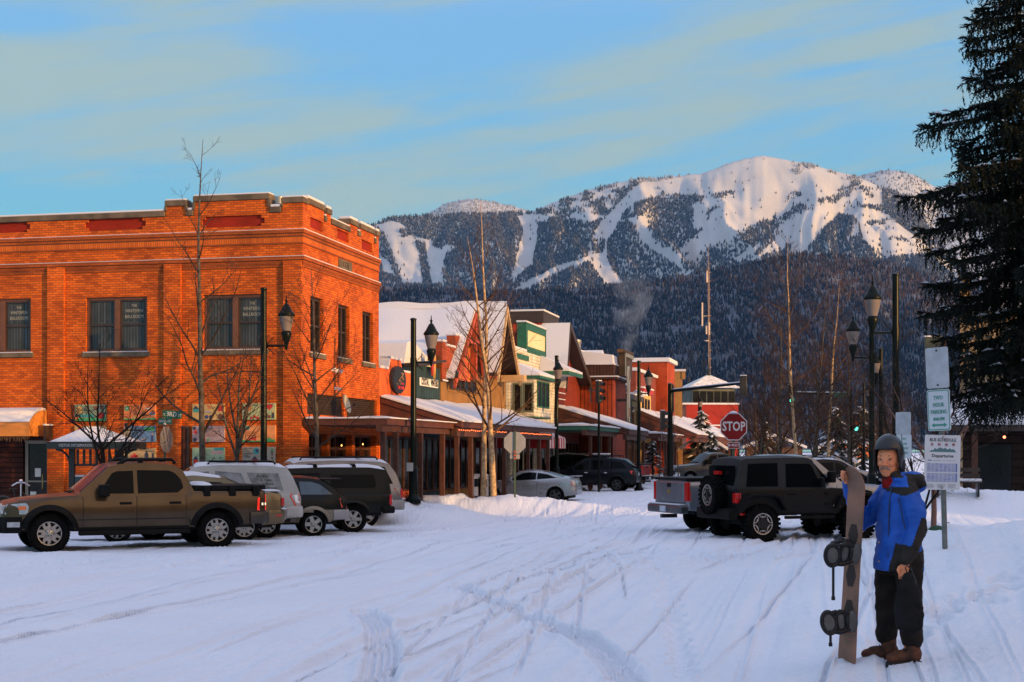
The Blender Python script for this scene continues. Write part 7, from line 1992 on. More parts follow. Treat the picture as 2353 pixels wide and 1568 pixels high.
text_part('heading','Departures',.050,M_INK,pl_,fx(0,.072),.001,sx=1.1,bold=.0006)
for i,ch in enumerate('SNOW'):
 x=-.125+i*.083
 b=MB()
 for k in range(3):b.box(-.024,-.0035,-.003,.024,-.0045,.003,Mb_@Matrix.Translation((x,0,.197))@Matrix.Rotation(R(60*k+30),4,'Y'))
 b.build('snowflake',M_GREYINK,pl_)
 text_part('letter',ch,.035,M_REDINK,pl_,Mb_@frame((x,-.0065,.197),(1,0,0),(0,0,1)),.001,bold=.001)
b=MB();pk=[(-.16,.115),(-.13,.135),(-.115,.13),(-.09,.158),(-.07,.145),(-.05,.155),(-.02,.165),(0,.15),(.03,.162),(.055,.142),(.08,.16),(.1,.145),(.125,.15),(.16,.115)]
b.prism(pk,'y',-.0045,-.0035,Mb_);b.build('hill_emblem',M_TEALINK,pl_)
b=MB()
rs=random.Random(6)
for(z0,z1)in((-.105,-.01),(-.215,-.118)):
 b.mat(0).box(-.18,-.0040,z0,.17,-.0032,z1,Mb_)
 n=9
 for i in range(n):
  z=z0+(z1-z0)*(i+.2)/n
  for k in range(7):
   x=-.175+k*.048;b.mat(1 if rs.random()<.8 else 2).box(x,-.0050,z,x+.04*rs.uniform(.6,1),-.0042,z+(z1-z0)/n*.5,Mb_)
 b.mat(2).box(.155,-.0052,z0,.172,-.0043,z1,Mb_)
b.mat(2).box(-.17,-.0050,.018,-.125,-.0042,.028,Mb_);b.mat(1).box(-.11,-.0050,.018,-.02,-.0042,.024,Mb_);b.box(.0,-.0050,.02,.16,-.0042,.024,Mb_)
for k in range(3):
 for i in range(4):b.mat(1).box(-.18+k*.125,-.0050,-.245-i*.012,-.18+k*.125+.1*rs.uniform(.7,1),-.0042,-.240-i*.012,Mb_)
b.build('timetable',[M_PALE,M_GREYINK,M_BLUEINK],pl_)
b=MB()
for z in(.28,-.28):b.lathe([(.001,-.012),(.012,-.010),(.012,-.003)],10,(0.01,0,z),M=Mb_@Matrix.Identity(4),axis='z')if False else b.box(-.01,-.012,z-.01,.012,-.0035,z+.01,Mb_)
b.build_each('bolt',M_GREY,pl_)
Mu=lambda x,z:Matrix.Translation((x,-.04,z))@Matrix.Rotation(R(-2.5),4,'Y')@Matrix.Rotation(R(-50),4,'Z')
M1=Mu(-.10,zb_(846));b=MB();b.prism(rrect(.29,.45,.025),'y',-.003,.003,M1);pl_=b.build('blank_plate',mat('sun_bleached_plate',(.42,.42,.44),.5,var=.12,vscale=7),o)
b=MB()
for z in(.19,-.19):b.box(-.01,-.008,z-.01,.01,-.0035,z+.01,M1)
b.build_each('bolt',M_INK,pl_)
M2_=Mu(-.082,zb_(943));b=MB();b.prism(rrect(.29,.455,.025),'y',-.003,.003,M2_);pl_=b.build('parking_plate',M_SIGNW,o)
GP=mat('parking_green',(.03,.24,.16),.5,var=.1)
P_,Q_=rrect(.275,.44,.022),rrect(.255,.42,.018)
b=MB();n_=len(P_);V=[M2_@Vector((x,-.0042,z))for x,z in P_]+[M2_@Vector((x,-.0042,z))for x,z in Q_]
b.add(V,[(i,(i+1)%n_,n_+(i+1)%n_,n_+i)for i in range(n_)]);b.build('border',GP,pl_)
for i,w_ in enumerate(('TWO','HOUR','PARKING','8AM-5PM')):text_part('lettering',w_,.062 if i<3 else.05,GP,pl_,M2_@frame((0,-.006,.135-i*.078),(1,0,0),(0,0,1)),.001,sx=.8 if i!=3 else.72,bold=.0008)
b=MB();b.prism([(-.10,-.165),(-.06,-.140),(-.06,-.155),(.06,-.155),(.06,-.140),(.10,-.165),(.06,-.190),(.06,-.175),(-.06,-.175),(-.06,-.190)],'y',-.0055,-.0042,M2_);b.build('arrow',GP,pl_)
# second sign post behind the helmet
p=place_ground((2074-CX)/FD*25,25)
o=thing('parking_sign','second parking sign post, two plates above the snowboarder helmet','sign post',p,0)
def zb2(dy):return EYE+(HY-dy)/FD*25-p.z
b=MB();b.tube([(0,0,-.1),(0,0,zb2(945))],.028,8);b.build('post',mat('galvanised_post',(.16,.165,.15)),o)
Ma=Matrix.Translation((0,-.045,zb2(973)))@Matrix.Rotation(R(-50),4,'Z');b=MB();b.prism(rrect(.30,.37,.025),'y',-.003,.003,Ma);b.build('blank_plate',mat('sun_bleached_plate',(.42,.42,.44)),o)
Ma=Matrix.Translation((.01,-.045,zb2(1026)))@Matrix.Rotation(R(-50),4,'Z');b=MB();b.prism(rrect(.30,.40,.025),'y',-.003,.003,Ma);pl_=b.build('parking_plate',M_SIGNW,o)
for i,w_ in enumerate(('TWO','HOUR','PARKING','8AM-5PM')):text_part('lettering',w_,.055,GP,pl_,Ma@frame((0,-.006,.12-i*.078),(1,0,0),(0,0,1)),.001,sx=.8 if i!=3 else.72)
# traffic signals
def signal_head(par,c,rz=0,lit=None,back=False):
 h=sub('signal_head',par,c,(0,0,rz))
 b=MB();b.box(-.17,-.10,-.52,.17,.10,.52);b.build('housing',mat('signal_black',(.008,.008,.008),.5),h,bevel=.02)
 for i,(z,nm,colr)in enumerate(((.34,'red_lens',(.10,.01,.008)),(0,'amber_lens',(.12,.05,.01)),(-.34,'green_lens',(.01,.10,.07)))):
  on=lit==i
  m=mat('lit_green_lens',(.05,.6,.45),.3,var=0,emit=(.10,1.0,.62),estr=3.0)if on else mat(nm,colr,.3,var=0)
  b=MB();b.lathe([(.001,-.112),(.115,-.104),(.115,-.10)],16,(0,0,0),M=Matrix.Translation((0,0,z)),axis='y');b.build(nm,m,h)
  b=MB()
  for k in range(11):
   a=R(-20+22*k);a2=R(-20+22*(k+1))
   if k<10:b.hexa([(.13*math.cos(a),-.30,z+.13*math.sin(a)),(.13*math.cos(a2),-.30,z+.13*math.sin(a2)),(.13*math.cos(a2),-.10,z+.13*math.sin(a2)),(.13*math.cos(a),-.10,z+.13*math.sin(a)),(.14*math.cos(a),-.30,z+.14*math.sin(a)),(.14*math.cos(a2),-.30,z+.14*math.sin(a2)),(.14*math.cos(a2),-.10,z+.14*math.sin(a2)),(.14*math.cos(a),-.10,z+.14*math.sin(a))])
  b.mat(0).build('visor',mat('signal_black',(.008,.008,.008)),h)
 b=MB();b.box(-.17,-.1,.522,.17,.1,.57);b.build('snow_cap',SNOW,h,bevel=.02)
 return h
Yq=72.5;p=place_ground((1376-CX)/FD*Yq,Yq);o=thing('traffic_signal','traffic signal on a short green post before the plank shop','traffic signal',p)
zs_=EYE+(HY-901)/FD*Yq-p.z
b=MB();b.tube([(0,0,0),(0,0,zs_-.5)],.06,10);b.build('post',M_POLE,o);signal_head(o,(0,0,zs_),R(60))
b=MB();b.box(-.5,-.05,zs_+.05,-.17,.02,zs_+.12);b.box(-.42,-.03,zs_-.5,-.36,.03,zs_+.3);b.build('push_bracket',M_BLACK,o)
Yq=80;p=place_ground((1540-CX)/FD*Yq,Yq);o=thing('traffic_signal','signal pole with snow topped mast arm reaching right over the street','traffic signal',p)
zq=lambda dy,Y=80:EYE+(HY-dy)/FD*Y-p.z
b=MB();b.lathe([(.2,0),(.2,.3),(.16,.4),(.13,zq(882)),(.001,zq(880))],12);b.build('pole',M_POLE,o,smooth=40)
e_=Vector(((1692-1540)/FD*77,-3.0,zq(881,77)));b=MB();b.tube([(0,0,zq(899)),e_*.5+Vector((0,0,zq(899)*.5)),e_],[.09,.075,.06],8);b.build('mast_arm',M_POLE,o,smooth=40)
b=MB();b.tube([(0.1,0,zq(899)+.08),e_+Vector((0,0,.06))],.05,6);b.build('arm_snow',SNOW,o)
signal_head(o,e_+Vector((.02,-.12,-.15)),PI);signal_head(o,(-.42,-.1,zq(967)),R(100))
Yq=86;p=place_ground((1953-CX)/FD*Yq,Yq);o=thing('traffic_signal','signal pole with lit green lights on arm and post among the bare trees','traffic signal',p)
zq=lambda dy,Y=86:EYE+(HY-dy)/FD*Y-p.z
b=MB();b.lathe([(.18,0),(.16,.4),(.12,zq(893)),(.001,zq(892))],12);b.build('pole',M_POLE,o,smooth=40)
xa=(1817-1953)/FD*Yq
b=MB();b.tube([(0,0,zq(906)),(xa,0,zq(903))],[.08,.05],8);b.build('mast_arm',M_POLE,o);b=MB();b.tube([(-.1,0,zq(906)+.07),(xa,0,zq(903)+.06)],.045,6);b.build('arm_snow',SNOW,o)
signal_head(o,(xa,-.12,zq(906)),0,2);signal_head(o,(.32,-.12,zq(972)),0,2)
b=MB();b.box(-1.2,-.1,zq(912),-.2,-.075,zq(902));b.build('name_blade',M_SGREEN,o)
# visitor information kiosk
p=place_ground((224-CX)/FD*41,41.0)
o=thing('information_kiosk','dark green visitor information kiosk under a snowy hipped roof','kiosk',p,R(4))
zk=lambda dy:EYE+(HY-dy)/FD*41-p.z
w0,w1=(318-125)/2/FD*41,(240-205)/2/FD*41
ze_,zr_2=zk(1016),zk(981)
b=MB();b.hexa([(-w0,-.75,ze_),(w0,-.75,ze_),(w0,.75,ze_),(-w0,.75,ze_),(-w1-.08,-.1,zr_2),(w1-.2,-.1,zr_2),(w1-.2,.1,zr_2),(-w1-.08,.1,zr_2)]);b.build('roof_snow',SNOW,o,bevel=.03)
b=MB();b.box(-w0-.04,-.79,ze_-.19,w0+.04,.79,ze_-.003);fb_=b.build('fascia',mat('kiosk_green',(.010,.016,.014),.5),o)
text_part('lettering','VISITOR INFORMATION',.115,mat('kiosk_letter',(.34,.38,.42),.5,var=0),fb_,frame((-.42,-.793,ze_-.1),(1,0,0),(0,0,1)),.002,sx=.72)
b=MB()
for x in(-.68,.62):b.box(x-.07,-.1,0,x+.07,.1,ze_-.19)
b.build_each('post',mat('kiosk_green',(.010,.016,.014)),o)
b=MB()
for s_ in(-1,1):
 for k in range(6):
  a=k/6*PI/2;a2=(k+1)/6*PI/2;x0=s_*.03-.03
  b.tube([(x0+s_*(.68+.38*(1-math.cos(a))),0,ze_-.62+.42*math.sin(a)),(x0+s_*(.68+.38*(1-math.cos(a2))),0,ze_-.62+.42*math.sin(a2))],.035,6)
b.build('brace',mat('kiosk_green',(.010,.016,.014)),o)
b=MB();b.box(-.6,-.05,.5,.54,.05,ze_-.95);b.build('notice_board',mat('board_teal',(.03,.06,.065),.3),o);b=MB();b.box(-.58,-.09,ze_-.945,.50,.06,ze_-.90);b.build('board_snow',SNOW,o)
b=MB()
for i in range(7):b.box(-.56+i*.17,-.03,ze_-.62,-.50+i*.17,.03,ze_-.2)
b.box(-.6,-.04,ze_-.66,.55,.04,ze_-.6);b.build('lattice',mat('kiosk_green',(.010,.016,.014)),o)
# odds and ends on the right
p=place_ground((2143-CX)/FD*58,58.0)
o=thing('hanging_sign','dark green sign box with snow on top on a brown post by the spruce','sign',p)
zh_=lambda dy:EYE+(HY-dy)/FD*58-p.z
b=MB();b.box(-.3,-.1,zh_(830),.33,.1,zh_(775));b.build('box',mat('sign_box_green',(.012,.025,.018),.5),o);b=MB();b.box(-.32,-.12,zh_(775)+.002,.35,.12,zh_(775)+.05);b.build('snow',SNOW,o)
b=MB();b.box(.36,-.06,0,.5,.06,zh_(780));b.build('post',M_POST,o)
p=place_ground((2153-CX)/FD*33,33)
o=thing('watering_bag','green canvas watering bag slumped in the snow by a small tree','bag',p)
b=MB();b.lathe([(.34,-.05),(.36,.05),(.28,.18),(.16,.30),(.06,.34),(.001,.35)],12,M=Matrix.Diagonal((1,.6,1,1)));b.build('canvas',mat('green_canvas',(.015,.055,.025),.85,var=.2,vscale=4),o,smooth=60)
b=MB();b.tube([(.12,-.05,.28),(.2,-.05,.42),(.26,-.05,.40)],.012,5);b.build('strap',M_BLACK,o)
p=place_ground((2200-CX)/FD*46,46);o=thing('park_bench','bench with snow on its slats beyond the bus stop post','bench',p,R(-10))
b=MB()
for i in range(3):b.box(-.7,-.2+i*.14,.42,.7,-.1+i*.14,.46)
b.build('seat',M_BROWND,o);b=MB()
for i in range(2):b.box(-.7,.24,.58+i*.18,.7,.28,.70+i*.18)
b.build('backrest',M_BROWND,o)
for x in(-.6,.6):b=MB();b.box(x-.03,-.2,0,x+.03,.28,.419);b.build('leg',M_BLACK,o)
b=MB();b.box(-.7,-.2,.462,.7,.2,.55);b.build('snow',SNOW,o,bevel=.03)
p=place_ground((35-CX)/FD*43,43.5);o=thing('motor_scooter','dark bicycle bars poking up behind the pickup bonnet','bicycle',p,R(20))
b=MB();b.tube([(0,0,.35),(0,0,1.0)],.025,6);b.tube([(-.25,0,.95),(-.1,0,1.04),(.1,0,1.04),(.25,0,.95)],.02,6);b.ball((0,0,1.1),(.06,.06,.05),8);b.build('handlebar',M_CHROME,o)
for x in(-.5,.5):b=MB();b.lathe([(.30,-.02),(.34,0),(.30,.02),(.28,0),(.30,-.02)],20,(x,0,.34),axis='y');b.build('wheel',M_BLACK,o)
b=MB();b.tube([(-.5,0,.34),(-.1,0,.36),(0,0,.8),(.5,0,.34)],.02,6);b.tube([(-.1,0,.36),(-.2,0,.85)],.02,6);b.box(-.32,-.06,.85,-.1,.06,.89);b.build('frame',M_BLACK,o)
o['category']='bicycle';o.name='bicycle'
# little newspaper boxes by the shops
for i,dx_ in enumerate((1100,1110)):
 p=place_ground((dx_-CX)/FD*57,57);o=thing('newspaper_box',('white newspaper box left of the birch trunk','white newspaper box with a red base between the birch trunks')[i],'newspaper box',p)
 b=MB();b.box(-.2,-.2,.25,.2,.2,1.0);b.build('cabinet',M_WHITE if i==0 else mat('white_red_cabinet',(.55,.5,.48),.5),o,bevel=.02)
 b=MB();b.box(-.16,-.21,.6,.16,-.201,.9);b.build('door',M_GLASS,o);b=MB();b.box(-.15,-.15,0,.15,.15,.249);b.build('stand',M_BLACK if i==0 else M_SRED,o)
 b=MB();b.box(-.2,-.2,1.002,.2,.2,1.08);b.build('snow',SNOW,o,bevel=.03)
 # ================================================================== trees
M_BARK=mat('grey_bark',(.10,.085,.07),.9,0,.1,var=.3,vscale=8)
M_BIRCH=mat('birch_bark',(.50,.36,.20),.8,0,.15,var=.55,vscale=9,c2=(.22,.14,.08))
M_TWIG=mat('twig_bark',(.060,.040,.030),.9,0,.1,var=.3)
M_DTWIG=mat('dark_twig_bark',(.022,.016,.013),.9,0,.1,var=.2)
def bare_tree(label,x,y,H,r0,seed,style='tall',bark=M_BARK,twig=M_TWIG,group=None,lean=(0,0),dense=1.0,spread=1.0,z=None,name='bare_tree',sides=6,f0=.25):
 rg=random.Random(seed)
 zg=gz(x,y)-.05 if z is None else z
 o=thing(name,label,'tree',(x,y,zg),0,group)
 T,B=MB(),MB()
 def path(p,d,L,n,wob,up):
  P=[p.copy()];d=d.normalized()
  for i in range(n):
   d=(d+Vector((rg.gauss(0,wob),rg.gauss(0,wob),rg.gauss(0,wob)+up))).normalized()
   p=p+d*(L/n);P.append(p.copy())
  return P
 def branch(p,d,L,r,lev):
  n=5 if lev==1 else 4
  P=path(p,d,L,n,.10 if lev==1 else.16,.07 if lev<3 else.02)
  rs=[max(.004,r*(1-.85*i/n))for i in range(n+1)]
  B.tube(P,rs,5 if lev==1 else 3,cap=False)
  if lev>=3 or L<.25:return
  k=int((5.5 if lev==1 else 4)*dense*min(1.6,.5+L/1.5))
  for i in range(k):
   f=rg.uniform(.25,1.0);j=min(n-1,int(f*n));q=P[j].lerp(P[j+1],f*n-j)
   dd=(P[j+1]-P[j]).normalized()
   a=Vector((rg.gauss(0,1),rg.gauss(0,1),rg.gauss(0,.6)));a=(a-dd*a.dot(dd)).normalized()
   branch(q,dd*.75+a*.75,L*rg.uniform(.3,.55)*(1.1-f*.45),rs[j]*.55,lev+1)
 if style=='tall':
  n=12;P=[Vector((0,0,0))];d=Vector((lean[0],lean[1],1)).normalized();p=P[0]
  for i in range(n):
   d=(d+Vector((rg.gauss(0,.025),rg.gauss(0,.025),.03))).normalized();p=p+d*(H/n);P.append(p)
  rs=[max(.006,r0*(1-(i/n))**.8)for i in range(n+1)]
  T.tube(P,rs,8,cap=False)
  k=int(22*dense)
  for i in range(k):
   f=f0+(.97-f0)*(i+rg.random())/k;j=min(n-1,int(f*n));q=P[j].lerp(P[j+1],f*n-j)
   az=i*2.4+rg.uniform(-.4,.4);el=rg.uniform(.5,1.1)
   L=H*spread*(.34*(1-f)**.75+.05)*rg.uniform(.7,1.15)
   branch(q,Vector((math.cos(az)*math.cos(el),math.sin(az)*math.cos(el),math.sin(el))),L,rs[j]*.5,1)
 else:
  hs=H*f0;P=path(Vector((0,0,0)),Vector((lean[0],lean[1],1)),hs,4,.03,.05)
  T.tube(P,[r0*(1.15-.3*i/4)for i in range(5)],8,cap=False)
  k=6
  for i in range(k):
   az=i*2.4+rg.uniform(-.3,.3);el=rg.uniform(.55,1.15)if style=='vase' else rg.uniform(.95,1.35)
   L=(H-hs)*spread*rg.uniform(.75,1.05)
   q=P[-1]if i<3 else P[-2]
   n=7;PP=path(q,Vector((math.cos(az)*math.cos(el),math.sin(az)*math.cos(el),math.sin(el))),L,n,.09,.06)
   rs=[max(.006,r0*.6*(1-.88*t/n))for t in range(n+1)]
   T.tube(PP,rs,6,cap=False)
   for t in range(int(9*dense)):
    f=rg.uniform(.12,1);j=min(n-1,int(f*n));qq=PP[j].lerp(PP[j+1],f*n-j);dd=(PP[j+1]-PP[j]).normalized()
    a=Vector((rg.gauss(0,1),rg.gauss(0,1),rg.gauss(0,.5)));a=(a-dd*a.dot(dd)).normalized()
    branch(qq,dd*.7+a*.7,L*rg.uniform(.25,.5)*(1.1-.6*f),rs[j]*.5,1)
 T.build('trunk',bark,o,smooth=60);B.build('crown',twig,o,smooth=60)
 return o
def at(dx,Y):return(dx-CX)/FD*Y
bare_tree('tall thin bare tree with grey trunk in front of the brick wall',at(470,40),40,10.5,.10,21,lean=(-.045,0),dense=.8,spread=.85,f0=.22)
bare_tree('low dark bare tree spreading wide over the kiosk roof',at(250,38.3),38.3,4.9,.065,5,'vase',M_DTWIG,M_DTWIG,f0=.44,spread=1.1)
bare_tree('bare tree with several upright limbs behind the white SUV',at(537,41.5),41.5,5.6,.07,8,'upright',M_BARK,M_TWIG,f0=.42,dense=.9)
bare_tree('slender bare tree before the corner of the brick building',at(728,42.5),42.5,7.2,.085,14,dense=1.0,spread=1.15,f0=.28)
bare_tree('pale lit birch, left trunk of the pair on the snowbank',at(1110,52),52,10.6,.10,31,bark=M_BIRCH,twig=mat('lit_birch_twig',(.12,.065,.035),.9,0,.1,var=.3),lean=(.02,0),dense=.85,spread=.85,f0=.2)
bare_tree('pale birch with forked base, right trunk of the pair on the snowbank',at(1134,51.7),51.7,9.0,.115,33,bark=M_BIRCH,twig=mat('lit_birch_twig',(.12,.065,.035)),lean=(-.01,0),dense=.9,spread=1.0,f0=.2)
for i,(dx,Y,H,r,sp,lb)in enumerate(((1830,74,12.8,.10,.8,'tallest sunlit birch on the right, trunk glowing orange'),(1902,76,10.6,.095,.85,'sunlit birch left of the right hand street lamps'),(1868,70,9.5,.10,.9,'grey bare tree between the two sunlit birches'),(1795,78,10.0,.11,.9,'leaning bare tree left of the tallest birch'),(1950,82,9.2,.10,.9,'bare tree behind the green signal light'),(1740,88,8.6,.10,1.0,'bare tree just right of the stop sign'))):
 lit_=i in(0,1)  # brighter twig colour makes the branches of these birches look sunlit
 bare_tree(lb,at(dx,Y),Y,H,r,50+i,bark=M_BIRCH if lit_ else M_BARK,twig=mat('lit_birch_twig',(.12,.065,.035))if lit_ else mat('rust_twig',(.080,.042,.025),.9,0,.1,var=.3),dense=1.2,spread=sp*1.15,f0=.14,lean=(rnd.uniform(-.03,.03),0),group='bare street trees on the right')
protos=[]
for i in range(17):
 Y=96+7*i+rnd.uniform(-3,3);dx=rnd.uniform(1690,2090)
 if i<3:
  q=bare_tree('brown bare tree in the thicket before the foothill',at(dx,Y),Y,7.5,.10,70+i,twig=mat('rust_twig',(.085,.040,.022)),dense=1.05,spread=1.3,f0=.10,group='bare trees of the far thicket')
  protos.append(q)
 else:
  q=copy_tree(protos[i%3]);q.location=(at(dx,Y),Y,0);q.rotation_euler=(0,0,i*1.3);s_=rnd.uniform(.8,1.25);q.scale=(s_,s_,s_)
  q['label']='brown bare tree in the thicket before the foothill'
for i,(dx,lb)in enumerate(((1528,'thin staked young tree, left of two by the grey pickup'),(1545,'thin staked young tree, right of two by the grey pickup'))):
 q=bare_tree(lb,at(dx,84),84,5.0,.035,90+i,dense=.6,spread=.8,f0=.4,name='young_tree')
 b=MB()
 for s_ in(-.35,.35):b.tube([(s_,0,0),(s_*.8,0,2.0)],.03,6);b.tube([(s_*.8,0,1.8),(0,0,1.75)],.01,4)
 b.build('stake',M_POST,q)
bare_tree('twiggy bare shrub behind the second sign post',at(2112,34),34,4.0,.05,101,'upright',M_DTWIG,M_TWIG,f0=.1,dense=1.2,spread=1.1,name='bare_shrub')
bare_tree('small bare tree with pinkish trunk beside the green bag',at(2145,34.5),34.5,4.2,.06,103,'vase',mat('pink_bark',(.20,.10,.075),.9),M_TWIG,f0=.4,dense=.8)
# dry bush in the bank
p=place_ground(at(918,46.5),46.5)
o=thing('dry_bush','dry reddish twig bush poking from the snow beside the silver SUV','bush',p)
b=MB();rs=random.Random(9)
for i in range(170):
 a=rs.uniform(0,6.28);e=rs.uniform(.25,1.3);L=rs.uniform(.25,.6)
 q0=Vector((rs.uniform(-.35,.35),rs.uniform(-.2,.2),0));d=Vector((math.cos(a)*math.cos(e),math.sin(a)*math.cos(e),math.sin(e)))
 b.tube([q0,q0+d*L*.6,q0+d*L+Vector((0,0,.03))],[.007,.006,.004],3,cap=False)
b.build('twigs',mat('red_twig',(.075,.035,.03),.9),o)
# snow laden little evergreens in the distance
def snow_fir(label,x,y,H,seed,group=None):
 o=thing('snowy_fir',label,'tree',(x,y,gz(x,y)-.05),0,group);rs=random.Random(seed)
 b=MB();s_=MB()
 for i in range(230):
  f=rs.random()**.8;z=H*(.08+.9*f);r_=H*.30*(1-f)*rs.uniform(.55,1.05)+.05;a=rs.uniform(0,6.28)
  c_=Vector((math.cos(a)*r_,math.sin(a)*r_,z));d=Vector((math.cos(a),math.sin(a),-.35));t=Vector((-math.sin(a),math.cos(a),0));l_=H*.10*rs.uniform(.7,1.2)
  tgt=s_ if rs.random()<.22 else b
  up=Vector((0,0,.04 if tgt is s_ else 0))
  tgt.add([c_-d*l_*.8+up,c_+t*l_*.4+up,c_+d*l_+up,c_-t*l_*.4+up,c_+Vector((0,0,l_*.25))+up],[(0,1,4),(1,2,4),(2,3,4),(3,0,4)])
 b.build('crown',mat('fir_green',(.020,.028,.018),.9,var=.3),o);s_.build('snow',SNOW,o)['kind']='stuff'
 t=MB();t.tube([(0,0,0),(0,0,H*.9)],[.07,.02],6);t.build('trunk',M_DTWIG,o);return o
for i,(dx,Y,H,lb)in enumerate(((1612,118,5.2,'snow laden fir before the far red building'),(1636,112,3.4,'smaller snow laden fir right of the far red building corner'),(1500,92,2.2,'snowy round shrub in the far snowbank'),(1920,100,5.0,'snow speckled fir behind the green signal'),(1760,125,4.5,'snow speckled fir among the far bare trees'),(1980,118,5.5,'snow speckled fir left of the far lamps'))):
 snow_fir(lb,at(dx,Y),Y,H,200+i)
 # the big dark spruce on the right
def spruce(label,x,y,H,seed):
 o=thing('spruce',label,'tree',(x,y,gz(x,y)-.1));g=np.random.default_rng(seed);rs=random.Random(seed)
 T=MB();T.tube([(0,0,0),(.05,0,H*.5),(0,0,H)],[.34,.2,.03],10)
 V,F,SV,SF=[],[],[],[]
 def twig(p,d,L,droop,n_needle):
 # a needle spray: short flat blades round a drooping axis
  d=d.normalized();q=p
  for k in range(n_needle):
   f=(k+.5)/n_needle
   c_=p+d*L*f+Vector((0,0,-droop*L*f*f))
   ax=(d+Vector((0,0,-2*droop*f))).normalized()
   a=rs.uniform(0,6.28);pr=ax.orthogonal().normalized();pr=(Matrix.Rotation(a,3,ax)@pr)
   tip=c_+(ax*.62+pr*.78)*rs.uniform(.055,.10)*(1.15-.5*f)
   w_=ax.cross(pr).normalized()*.017
   i0=len(V);V.extend([c_-w_-ax*.02,c_+w_-ax*.02,tip]);F.append((i0,i0+1,i0+2))
 NB=240
 for k in range(NB):
  f0=(k+rs.random())/NB;z=2.6+(H*.97-2.6)*f0**1.15
  rad=float(np.interp(z,[2.4,3.0,3.6,4.2,4.75,5.4,6.2,6.8,7.4,8.0,8.8,11,H],[1.5,1.9,2.1,1.85,2.5,1.9,2.5,1.75,2.0,1.45,1.4,1.15,.1]))
  az=k*2.39996+rs.uniform(-.3,.3)
  dr=Vector((math.cos(az),math.sin(az),0));L=max(.4,rad*rs.uniform(.72,1.04));f=z/H
  # far side and right hand branches are thinner work
  vis=dr.x<.35
  n=9;P=[];
  for i in range(n+1):
   s_=i/n;P.append(Vector((0,0,z))+dr*L*s_+Vector((rs.uniform(-.02,.02),rs.uniform(-.02,.02),L*(.16*s_-.62*s_*s_+.34*s_**3.0))))
  T.tube(P,[max(.008,.055*L/3*(1-.85*i/n))for i in range(n+1)],4,cap=False)
  m=int(L*(17 if vis else 8))
  for i in range(m):
   s_=.16+.84*(i+rs.random())/m;a=min(n-1,int(s_*n));q=P[a].lerp(P[a+1],s_*n-a)
   sd_=dr.cross(Vector((0,0,1)))*(1 if i%2 else-1)
   bl=(.20+.62*L/4*(1-s_)**.7)*rs.uniform(.7,1.2)
   dd=(sd_*.8+dr*.75+Vector((0,0,rs.uniform(-.3,.1)))).normalized()
   nt_=max(2,int(bl/.13))
   for t in range(nt_):
    ff=(t+.6)/nt_;c_=q+dd*bl*ff+Vector((0,0,-.22*bl*ff*ff))
    twig(c_-dd*.08,dd+Vector((rs.uniform(-.3,.3),rs.uniform(-.3,.3),0)),.17,.25,9 if vis else 5)
    if rs.random()<.85:twig(c_,Vector((rs.uniform(-.25,.25),rs.uniform(-.25,.25),-1)),rs.uniform(.18,.46),.0,11 if vis else 5)
   if rs.random()<.10 and vis:
    c_=q+dd*bl*.5+Vector((0,0,.03));u=dd*.10;w_=dr*.05;i0=len(SV)
    SV.extend([c_-u,c_+w_,c_+u,c_-w_,c_+Vector((0,0,.035))]);SF.extend([(i0,i0+1,i0+4),(i0+1,i0+2,i0+4),(i0+2,i0+3,i0+4),(i0+3,i0,i0+4)])
  for t in range(3):twig(P[-1]-dr*.1,dr+Vector((rs.uniform(-.4,.4),rs.uniform(-.4,.4),.25)),.26,.1,14)
 T.build('trunk',M_DTWIG,o,smooth=60)
 np_mesh('crown',np.array([tuple(v)for v in V]),np.array(F),mat('spruce_needles',(.012,.017,.012),.85,0,.12,var=.3,vscale=2),o)
 np_mesh('snow',np.array([tuple(v)for v in SV]),np.array(SF),SNOW,o)['kind']='stuff'
 return o
spruce('huge dark spruce with drooping branches filling the right edge',at(2425,24),24,15.0,4)
# chimney smoke
def smoke():
 m=bpy.data.materials.new('smoke');m.use_nodes=True;nt=m.node_tree;N,L=nt.nodes,nt.links
 N.remove(N['Principled BSDF'])
 v=N.new('ShaderNodeVolumePrincipled');v.inputs['Color'].default_value=(.62,.76,1.0,1);v.inputs['Density'].default_value=.0
 co=N.new('ShaderNodeTexCoord');nz=N.new('ShaderNodeTexNoise');L.new(co.outputs['Object'],nz.inputs['Vector']);nz.inputs['Scale'].default_value=.40;nz.inputs['Detail'].default_value=4;nz.inputs['Distortion'].default_value=.6
 r=N.new('ShaderNodeMapRange');L.new(nz.outputs[0],r.inputs['Value']);r.inputs['From Min'].default_value=.46;r.inputs['From Max'].default_value=.70;r.inputs['To Max'].default_value=.42
 sp=N.new('ShaderNodeSeparateXYZ');L.new(co.outputs['Object'],sp.inputs[0])
 f=N.new('ShaderNodeMapRange');L.new(sp.outputs['Z'],f.inputs['Value']);f.inputs['From Min'].default_value=9.8;f.inputs['From Max'].default_value=1.0
 mu=N.new('ShaderNodeMath');mu.operation='MULTIPLY';L.new(r.outputs[0],mu.inputs[0]);L.new(f.outputs[0],mu.inputs[1])
 L.new(mu.outputs[0],v.inputs['Density']);L.new(v.outputs[0],N['Material Output'].inputs['Volume'])
 b=MB();b.lathe([(.35,0),(.7,1.5),(1.2,3.5),(1.8,5.5),(2.3,7.5),(2.2,9),(.001,10)],16,M=Matrix(((1,0,.12,0),(0,1,0,0),(0,0,1,0),(0,0,0,1))))
 o=b.build('smoke_plume',m,None,smooth=60)
 o.location=(at(1432,150),150,EYE+(HY-850)/FD*150)
 tag(o,'pale chimney smoke drifting up before the foothill','smoke',kind='stuff')
smoke()
